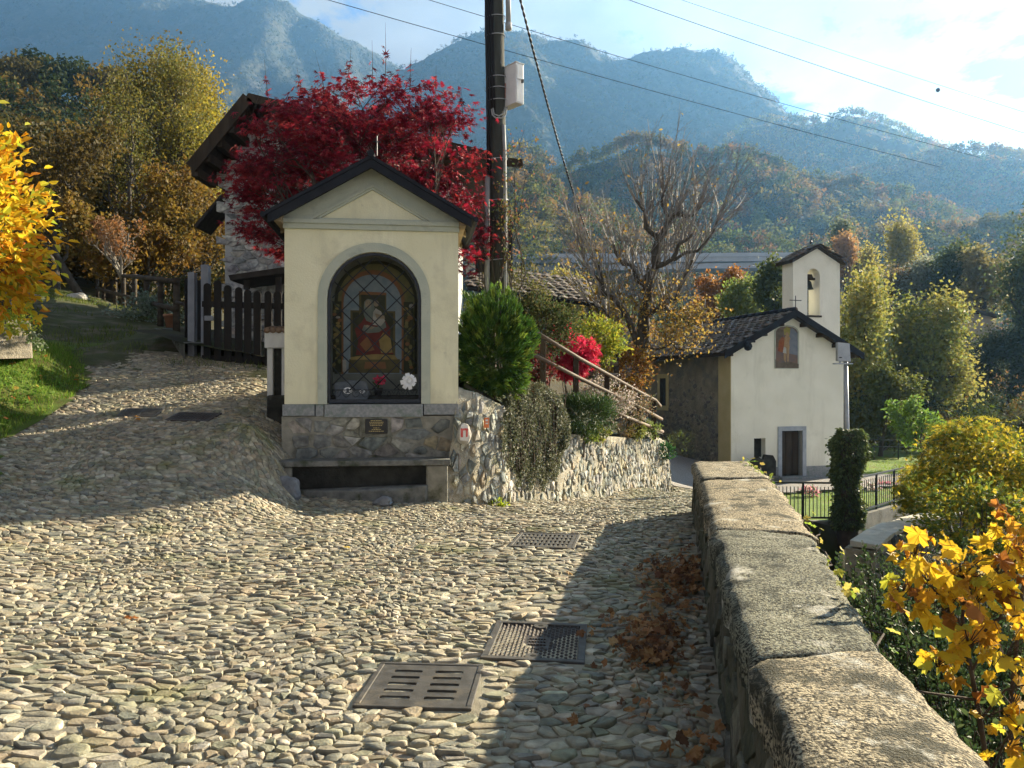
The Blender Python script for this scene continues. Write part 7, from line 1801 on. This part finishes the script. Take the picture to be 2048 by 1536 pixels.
# sapling with big yellow maple leaves: every leaf its own object
SP = thing('maple_sapling', 'young maple with large golden yellow leaves in the right foreground', 'tree', (2.35, 3.5, -2.4)); mb = MB()
d0 = 3.5
stems = [[(1990, 1640, 3.5), (1960, 1440, 3.5), (1940, 1330, 3.52), (1925, 1240, 3.55), (1930, 1150, 3.6)], [(1960, 1440, 3.5), (2010, 1380, 3.45), (2048, 1370, 3.4)], [(1945, 1340, 3.5), (1985, 1270, 3.5), (2030, 1160, 3.6)], [(1930, 1260, 3.55), (1880, 1195, 3.5), (1845, 1150, 3.45)], [(2030, 1700, 3.5), (2020, 1420, 3.6), (2045, 1180, 3.7), (2070, 1060, 3.8)], [(1935, 1300, 3.5), (1990, 1240, 3.4), (2040, 1230, 3.3)], [(1955, 1400, 3.5), (1850, 1385, 3.45), (1800, 1372, 3.4)], [(1985, 1540, 3.5), (2010, 1480, 3.4), (2040, 1450, 3.35)]]
for k, s_ in enumerate(stems):
    pts = [P(*q) for q in s_]; r0_ = .014 if k in (0, 4) else .007; mb.tube(pts, list(np.linspace(r0_, r0_ * .45, len(pts))), 6, False)
cl_ = [(1840, 1105, 3.5, .10, 15), (1810, 1185, 3.45, .08, 12), (1870, 1150, 3.5, .12, 22), (1930, 1140, 3.6, .12, 22), (1900, 1215, 3.5, .11, 18), (1960, 1200, 3.5, .13, 22), (2010, 1140, 3.6, .13, 24), (2045, 1090, 3.7, .12, 16), (2030, 1210, 3.5, .13, 22), (1885, 1320, 3.45, .08, 13), (1950, 1275, 3.4, .10, 12), (2025, 1300, 3.45, .12, 15), (2040, 1400, 3.4, .10, 12), (2035, 1480, 3.35, .09, 10), (1990, 1420, 3.4, .06, 5), (1800, 1205, 3.4, .04, 4), (2030, 1060, 3.8, .12, 14)]
pos = []
for px, py, d, r, m in cl_:
    c = P(px, py, d); q = rng.normal(size=(m, 3)) * (r * .75, r * .8, r * .55) + np.array(c); pos.append(q)
    for k in range(m): mb.tube([tuple(c + Vector((0, .05, -.05))), tuple((np.array(c) + q[k]) / 2 + (0, 0, .02)), tuple(q[k])], [.0028, .002, .0014], 3, False)
mb.build('stems', M_twig, SP, True, smooth=True)
pos = np.concatenate(pos); n = len(pos)
SYL = [(.68, .46, .03), (.74, .55, .05), (.62, .36, .025), (.52, .27, .03), (.45, .43, .05), (.36, .15, .03)]
ax = rand_unit(rng, n) * .8 + np.array((-.1, -.35, -.55)); nr = np.tile((0., -.6, .7), (n, 1)) + rand_unit(rng, n) * .5
leaf_objects('leaf', 'maple', pos, ax, .064 * rng.uniform(.5, 1.35, n), palette(rng, n, SYL, (4, 3, 3, 1.5, 1.5, 1), .25), M_leaf, SP, rng, nr, 1.6)
# ivy on the outer edge of the parapet
PI = thing('parapet_ivy', 'sparse yellow green ivy creeping along the outer edge of the parapet', 'ivy', (1.6, 3.8, .6)); pos = []; mb = MB()
for ya, yb, m in ((2.9, 4.6, 46), (7.2, 9.6, 120), (5.0, 5.6, 12)):
    f = rng.uniform(ya, yb, m); pos.append(np.stack([topr(f) + rng.uniform(-.10, .10, m) - (.06 if ya > 7 else 0), f, .66 + rng.uniform(-.12, .05, m)], 1))
    yy_ = np.linspace(ya, yb, 14); mb.tube([(float(topr(y)) + rng.uniform(-.02, .06), y, .62 + rng.uniform(-.05, .03)) for y in yy_], .005, 4, False)
mb.build('stems', M_twig, PI, True); pos = np.concatenate(pos); n = len(pos)
leaf_objects('leaf', 'maple', pos, rand_unit(rng, n) + np.array((.5, -.2, -.3)), .036 * rng.uniform(.6, 1.3, n), palette(rng, n, [(.26, .34, .05), (.40, .40, .06), (.14, .24, .03), (.50, .42, .10)]), M_leaf, PI, rng, np.tile((.3, -.3, .8), (n, 1)), .5)
# ================================================================== iron covers in the road
M_cast = material('cast_iron', (.06, .056, .05), (.105, .098, .088), 14, .62, .5, 90, metal=.35, spec=.4, c3=(.14, .12, .09), scale3=5, th3=(.55, .68), bdist=.004)
M_castd = material('cast_iron_dark', (.06, .05, .045), (.095, .08, .07), 12, .6, .4, 90, metal=.35, spec=.4, bdist=.004)
M_void = material('drain_void', (.006, .006, .006), rough=1.0)
def cover(key, name, label, cat):
    ctr, ux, uy, n, w, h = cover_frames[key]
    t_ = thing(name, label, cat); t_.matrix_basis = Matrix(((ux.x, uy.x, n.x, ctr.x), (ux.y, uy.y, n.y, ctr.y), (ux.z, uy.z, n.z, ctr.z - .002), (0, 0, 0, 1))); return t_, w, h
def frame_rim(t_, w, h, b=.035, mat=None):
    mb = MB(); z0, z1 = -.05, .022
    mb.box(-w / 2, w / 2, h / 2 - b, h / 2, z0, z1); mb.box(-w / 2, w / 2, -h / 2, -h / 2 + b, z0, z1); mb.box(-w / 2, -w / 2 + b, -h / 2 + b, h / 2 - b, z0, z1); mb.box(w / 2 - b, w / 2, -h / 2 + b, h / 2 - b, z0, z1)
    mb.build('frame', mat or M_cast, t_, bevel=.004)
def slot_plate(t_, w, h, xcuts, ycuts, chamfer=.012):
    """solid plate with slots: xcuts/ycuts are lists of (lo,hi) holes"""
    mb = MB(); z0, z1 = -.03, .018
    xs_ = [-w / 2]; [xs_.extend(c) for c in xcuts]; xs_.append(w / 2); ys_ = [-h / 2]; [ys_.extend(c) for c in ycuts]; ys_.append(h / 2)
    for k in range(0, len(ys_) - 1, 2): mb.box(-w / 2, w / 2, ys_[k], ys_[k + 1], z0, z1)
    for lo, hi in ycuts:
        for k in range(0, len(xs_) - 1, 2): mb.box(xs_[k], xs_[k + 1], lo, hi, z0, z1)
        for xl, xh in xcuts:
            q = min(chamfer, (hi - lo) / 2.01)
            for x, sx_ in ((xl, 1), (xh, -1)):
                for y, sy_ in ((lo, 1), (hi, -1)):
                    mb.add([(x, y, z1 - .001), (x + sx_ * q, y, z1 - .001), (x, y + sy_ * q, z1 - .001), (x, y, z0), (x + sx_ * q, y, z0), (x, y + sy_ * q, z0)], [(0, 1, 2), (1, 4, 5, 2)])
    mb.build('grate', M_cast, t_); mb = MB(); mb.box(-w / 2, w / 2, -h / 2, h / 2, -.06, -.045); mb.build('void', M_void, t_)
t_, w, h = cover('slot', 'drain_grate', 'square iron drain grate with ten slots, the nearest cover in the cobbles', 'drain grate')
frame_rim(t_, w, h, .03); wi, hi_ = w - .065, h - .065
slot_plate(t_, wi, hi_, [(-wi * .36, -wi * .06), (wi * .07, wi * .37)], [(-hi_ / 2 + hi_ * (.13 + .165 * k), -hi_ / 2 + hi_ * (.20 + .165 * k)) for k in range(5)])
t_, w, h = cover('stud', 'manhole_cover', 'square studded iron manhole cover just beyond the nearest drain grate', 'manhole cover')
frame_rim(t_, w, h, .045); wi, hi_ = w - .095, h - .095
mb = MB(); mb.box(-wi / 2, wi / 2, -hi_ / 2, hi_ / 2, -.03, .006); pl_ = mb.build('plate', M_castd, t_)
mb = MB(); nxx, nyy = 20, 12
for a in range(nxx):
    for b in range(nyy):
        x = -wi / 2 + wi * (a + .5) / nxx; y = -hi_ / 2 + hi_ * (b + .5 * (1 + (a % 2) * .0)) / nyy + (hi_ / nyy * .25 if a % 2 else -hi_ / nyy * .25)
        if abs(x) < wi * .13 and abs(y) < hi_ * .15: continue
        if abs(x) < wi * .07 and abs(y) > hi_ * .42: continue
        q = wi / nxx * .48; r_ = hi_ / nyy * .40
        mb.add([(x - q, y, .006), (x, y - r_, .006), (x + q, y, .006), (x, y + r_, .006), (x - q * .5, y, .017), (x, y - r_ * .5, .017), (x + q * .5, y, .017), (x, y + r_ * .5, .017)], [(0, 1, 5, 4), (1, 2, 6, 5), (2, 3, 7, 6), (3, 0, 4, 7), (4, 5, 6, 7)])
mb.build('studs', M_castd, pl_, kind='stuff')
mb = MB()
for s_ in (-1, 1):
    mb = MB(); mb.lathe([(.055, .006), (.05, .02)], (0, s_ * hi_ * .46, 0), 8); mb.build('lifting_eye', M_cast, pl_)
mb = MB()
for s_ in (-1, 1): mb.lathe([(.018, .0205), (.016, .0215)], (0, s_ * hi_ * .455, 0), 10)
mb.build('key_hole', M_void, pl_)
mb = MB(); rr = np.random.RandomState(2)
for row in range(3):
    x = -wi * .10
    while x < wi * .09:
        ww = rr.uniform(.008, .018); mb.box(x, x + ww, (1 - row) * hi_ * .085 - .012, (1 - row) * hi_ * .085 + .012, .006, .014); x += ww + .006
mb.build('cast_lettering', M_castd, pl_)
t_, w, h = cover('far', 'drain_grate', 'pale double barred drain grate farther up the sunlit cobbles', 'drain grate')
frame_rim(t_, w, h, .03); wi, hi_ = w - .065, h - .065
slot_plate(t_, wi, hi_, [(-wi * .47 + wi * .078 * k, -wi * .47 + wi * .078 * k + wi * .045) for k in range(12)], [(-hi_ * .42, -hi_ * .26), (-hi_ * .2, -hi_ * .03), (hi_ * .03, hi_ * .2), (hi_ * .26, hi_ * .42)], .004)
t_, w, h = cover('upper', 'manhole_cover', 'dark chequered manhole cover on the slope left of the shrine', 'manhole cover')
frame_rim(t_, w, h, .04, M_castd); wi, hi_ = w - .085, h - .085; mb = MB(); mb.box(-wi / 2, wi / 2, -hi_ / 2, hi_ / 2, -.03, .008); pl_ = mb.build('plate', M_castd, t_)
mb = MB()
for a in range(12):
    for b in range(8):
        x = -wi / 2 + wi * (a + .5) / 12; y = -hi_ / 2 + hi_ * (b + .5) / 8; q = wi / 12 * .33; mb.box(x - q, x + q, y - q * .7, y + q * .7, .008, .018)
mb.build('studs', M_castd, pl_, kind='stuff')
t_, w, h = cover('bars', 'drain_grate', 'long barred drain grate at the lit edge of the slope', 'drain grate')
frame_rim(t_, w, h, .03); wi, hi_ = w - .065, h - .065; slot_plate(t_, wi, hi_, [(-wi * .47, -wi * .03), (wi * .03, wi * .47)], [(-hi_ / 2 + hi_ * (.06 + .185 * k), -hi_ / 2 + hi_ * (.16 + .185 * k)) for k in range(5)], .004)

# ================================================================== trail marks and tags on the retaining wall
tmk = thing('trail_mark', 'red and white painted trail mark on a round stone of the retaining wall', 'trail mark', P(928, 867, 10.92))
M_wp = material('trail_white', (.62, .58, .52), (.72, .69, .62), 20, .9, .4, 60); M_rp = material('trail_red', (.52, .06, .06), (.60, .16, .14), 18, .9, .3, 60)
st_ = rocky('stone', P(928, 868, 10.98), (.10, .07, .15), material('trail_stone', (.34, .32, .28), (.44, .42, .37), 8, .9, .8, 40), np.random.RandomState(1), None, 3, .12); st_.parent = tmk; st_.matrix_parent_inverse = tmk.matrix_basis.inverted()
nrm_ = Vector((.45, -.89, .05)).normalized(); ux_ = Vector((.89, .45, 0)).normalized(); uy_ = Vector((0, 0, 1))
c0 = P(928, 866, 10.885)
def wpatch(pts, off, mat, name):
    mb = MB(); mb.add([c0 + ux_ * x + uy_ * z + nrm_ * off for x, z in pts] + [c0 + ux_ * x + uy_ * z + nrm_ * (off - .012) for x, z in pts], [tuple(range(len(pts)))] + [(i, (i + 1) % len(pts), len(pts) + (i + 1) % len(pts), len(pts) + i) for i in range(len(pts))]); mb.build(name, mat, tmk, True)
wpatch([(-.06, -.10), (.055, -.11), (.07, .0), (.05, .11), (-.04, .12), (-.07, .03)], .012, M_wp, 'white_paint')
wpatch([(-.055, -.055), (-.022, -.06), (-.020, .06), (-.055, .07)], .016, M_rp, 'red_paint'); wpatch([(.022, -.06), (.05, -.05), (.052, .06), (.024, .065)], .016, M_rp, 'red_paint'); wpatch([(-.021, .035), (.023, .035), (.024, .066), (-.020, .061)], .016, M_rp, 'red_paint')
tg = thing('orange_tag', 'small orange metal tag fixed high on the retaining wall', 'tag', P(971, 845, 11.05)); c0 = P(971, 846, 11.08)
mb = MB(); n2 = Vector((.40, -.9, .12)).normalized(); u2 = Vector((.9, .4, 0)).normalized(); v2 = n2.cross(u2) * -1
def tbox(mb, x0, x1, z0, z1, o0, o1):
    mb.add([c0 + u2 * x + Vector((0, 0, 1)) * z + n2 * o for o in (o0, o1) for x, z in ((x0, z0), (x1, z0), (x1, z1), (x0, z1))], [(0, 1, 2, 3), (7, 6, 5, 4), (0, 4, 5, 1), (1, 5, 6, 2), (2, 6, 7, 3), (3, 7, 4, 0)])
tbox(mb, -.035, .035, -.07, .07, .02, .05); mb.build('plate', material('orange_paint', (.62, .16, .05), (.68, .22, .08), 9, .6), tg, True, bevel=.004)
mb = MB(); tbox(mb, -.02, .02, .02, .045, .0505, .053); tbox(mb, -.02, .02, -.02, .0, .0505, .053); mb.build('marking', M_wp, tg, True)

# ================================================================== fallen leaves
rng = np.random.RandomState(171)
BRN = [(.34, .17, .07), (.42, .23, .10), (.24, .12, .055), (.48, .29, .14), (.17, .09, .05)]
pos = []
for px, py, sx_, sy_, m in ((1340, 1150, 36, 20, 190), (1350, 1195, 30, 22, 130), (1305, 1275, 34, 22, 180), (1290, 1325, 30, 16, 90), (1385, 1140, 12, 24, 90), (1330, 1420, 60, 30, 26), (1405, 1500, 30, 40, 26), (1250, 1300, 70, 60, 26)):
    for k in range(m):
        x, y = px + rng.normal() * sx_ * 1.1, py + rng.normal() * sy_ * 1.1; p_ = ground_hit(x, min(y, 1530), road, 2.5, 12)
        if p_.x < .20 + .2055 * p_.y: pos.append((p_.x, p_.y, p_.z + .045 + abs(rng.normal()) * .022))
pos = np.array(pos); n = len(pos); rng.shuffle(pos)
ax = rand_unit(rng, n) * (1, 1, .35); nrm = np.tile((0, 0, 1.), (n, 1)) + rand_unit(rng, n) * .55; col = palette(rng, n, BRN); s_ = .045 * rng.uniform(.55, 1.25, n)
k = n - 70
leaf_mesh('leaf_litter', 'maple', pos[:k], ax[:k], s_[:k], col[:k], M_leaf, None, False, rng, nrm[:k], 'stuff', 1.2)
T, FS = tmpl('maple'); V, fs, tt = leaf_arrays('maple', pos[k:], ax[k:], s_[k:], col[k:], rng, nrm[k:], 1.2); kk = len(T); F0 = [list(r) for f in FS for r in f]
for i in range(n - k):
    v = V[i * kk:(i + 1) * kk]; c = v[0].copy(); o = link('fallen_leaf', np_mesh('fallen_leaf', v - c, F0, tt[i * kk:(i + 1) * kk]), M_leaf); o.location = c
    tag(o, 'dry brown fallen leaf lying on the shaded cobbles beside the parapet', 'leaf', 'fallen leaves along the parapet')
spots = [(270, 840, 9, (.55, .28, .05), 'orange fallen leaf beside the barred drain grate on the slope'), (280, 845, 9, (.5, .24, .05), 'second orange fallen leaf next to the slope drain'), (262, 1252, 5, (.42, .17, .05), 'rust coloured fallen leaf alone on the sunlit cobbles at the left'), (690, 1105, 8, (.55, .40, .08), 'small yellow fallen leaf on the sunlit cobbles below the bench'), (130, 800, 9, (.5, .3, .07), 'tan fallen leaf at the edge of the green verge')]
for px, py, d, cc_, lab in spots:
    p_ = ground_hit(px, py, road, 2.5, 14); V, fs, tt = leaf_arrays('maple', np.array([(p_.x, p_.y, p_.z + .05)]), np.array([(rng.normal(), rng.normal(), .1)]), np.array([.06]), np.array([cc_]), rng, np.array([(0, -.2, 1.)]), .5)
    c = V[0].copy(); o = link('fallen_leaf', np_mesh('fallen_leaf', V - c, F0, tt), M_leaf); o.location = c; tag(o, lab, 'leaf', 'fallen leaves on the cobbles')
n = 60; xy = np.stack([rng.uniform(-8.4, -6.7, n), rng.uniform(9.6, 12.6, n)], 1); pos = np.concatenate([xy, bank_z(xy[:, 0], xy[:, 1])[:, None] + .08], 1)
leaf_mesh('leaf_litter', 'maple', pos, rand_unit(rng, n), .055 * rng.uniform(.6, 1.2, n), palette(rng, n, [(.5, .24, .05), (.42, .30, .06), (.3, .12, .04)]), M_leaf, None, False, rng, np.tile((0, -.3, 1.), (n, 1)), 'stuff', .8)
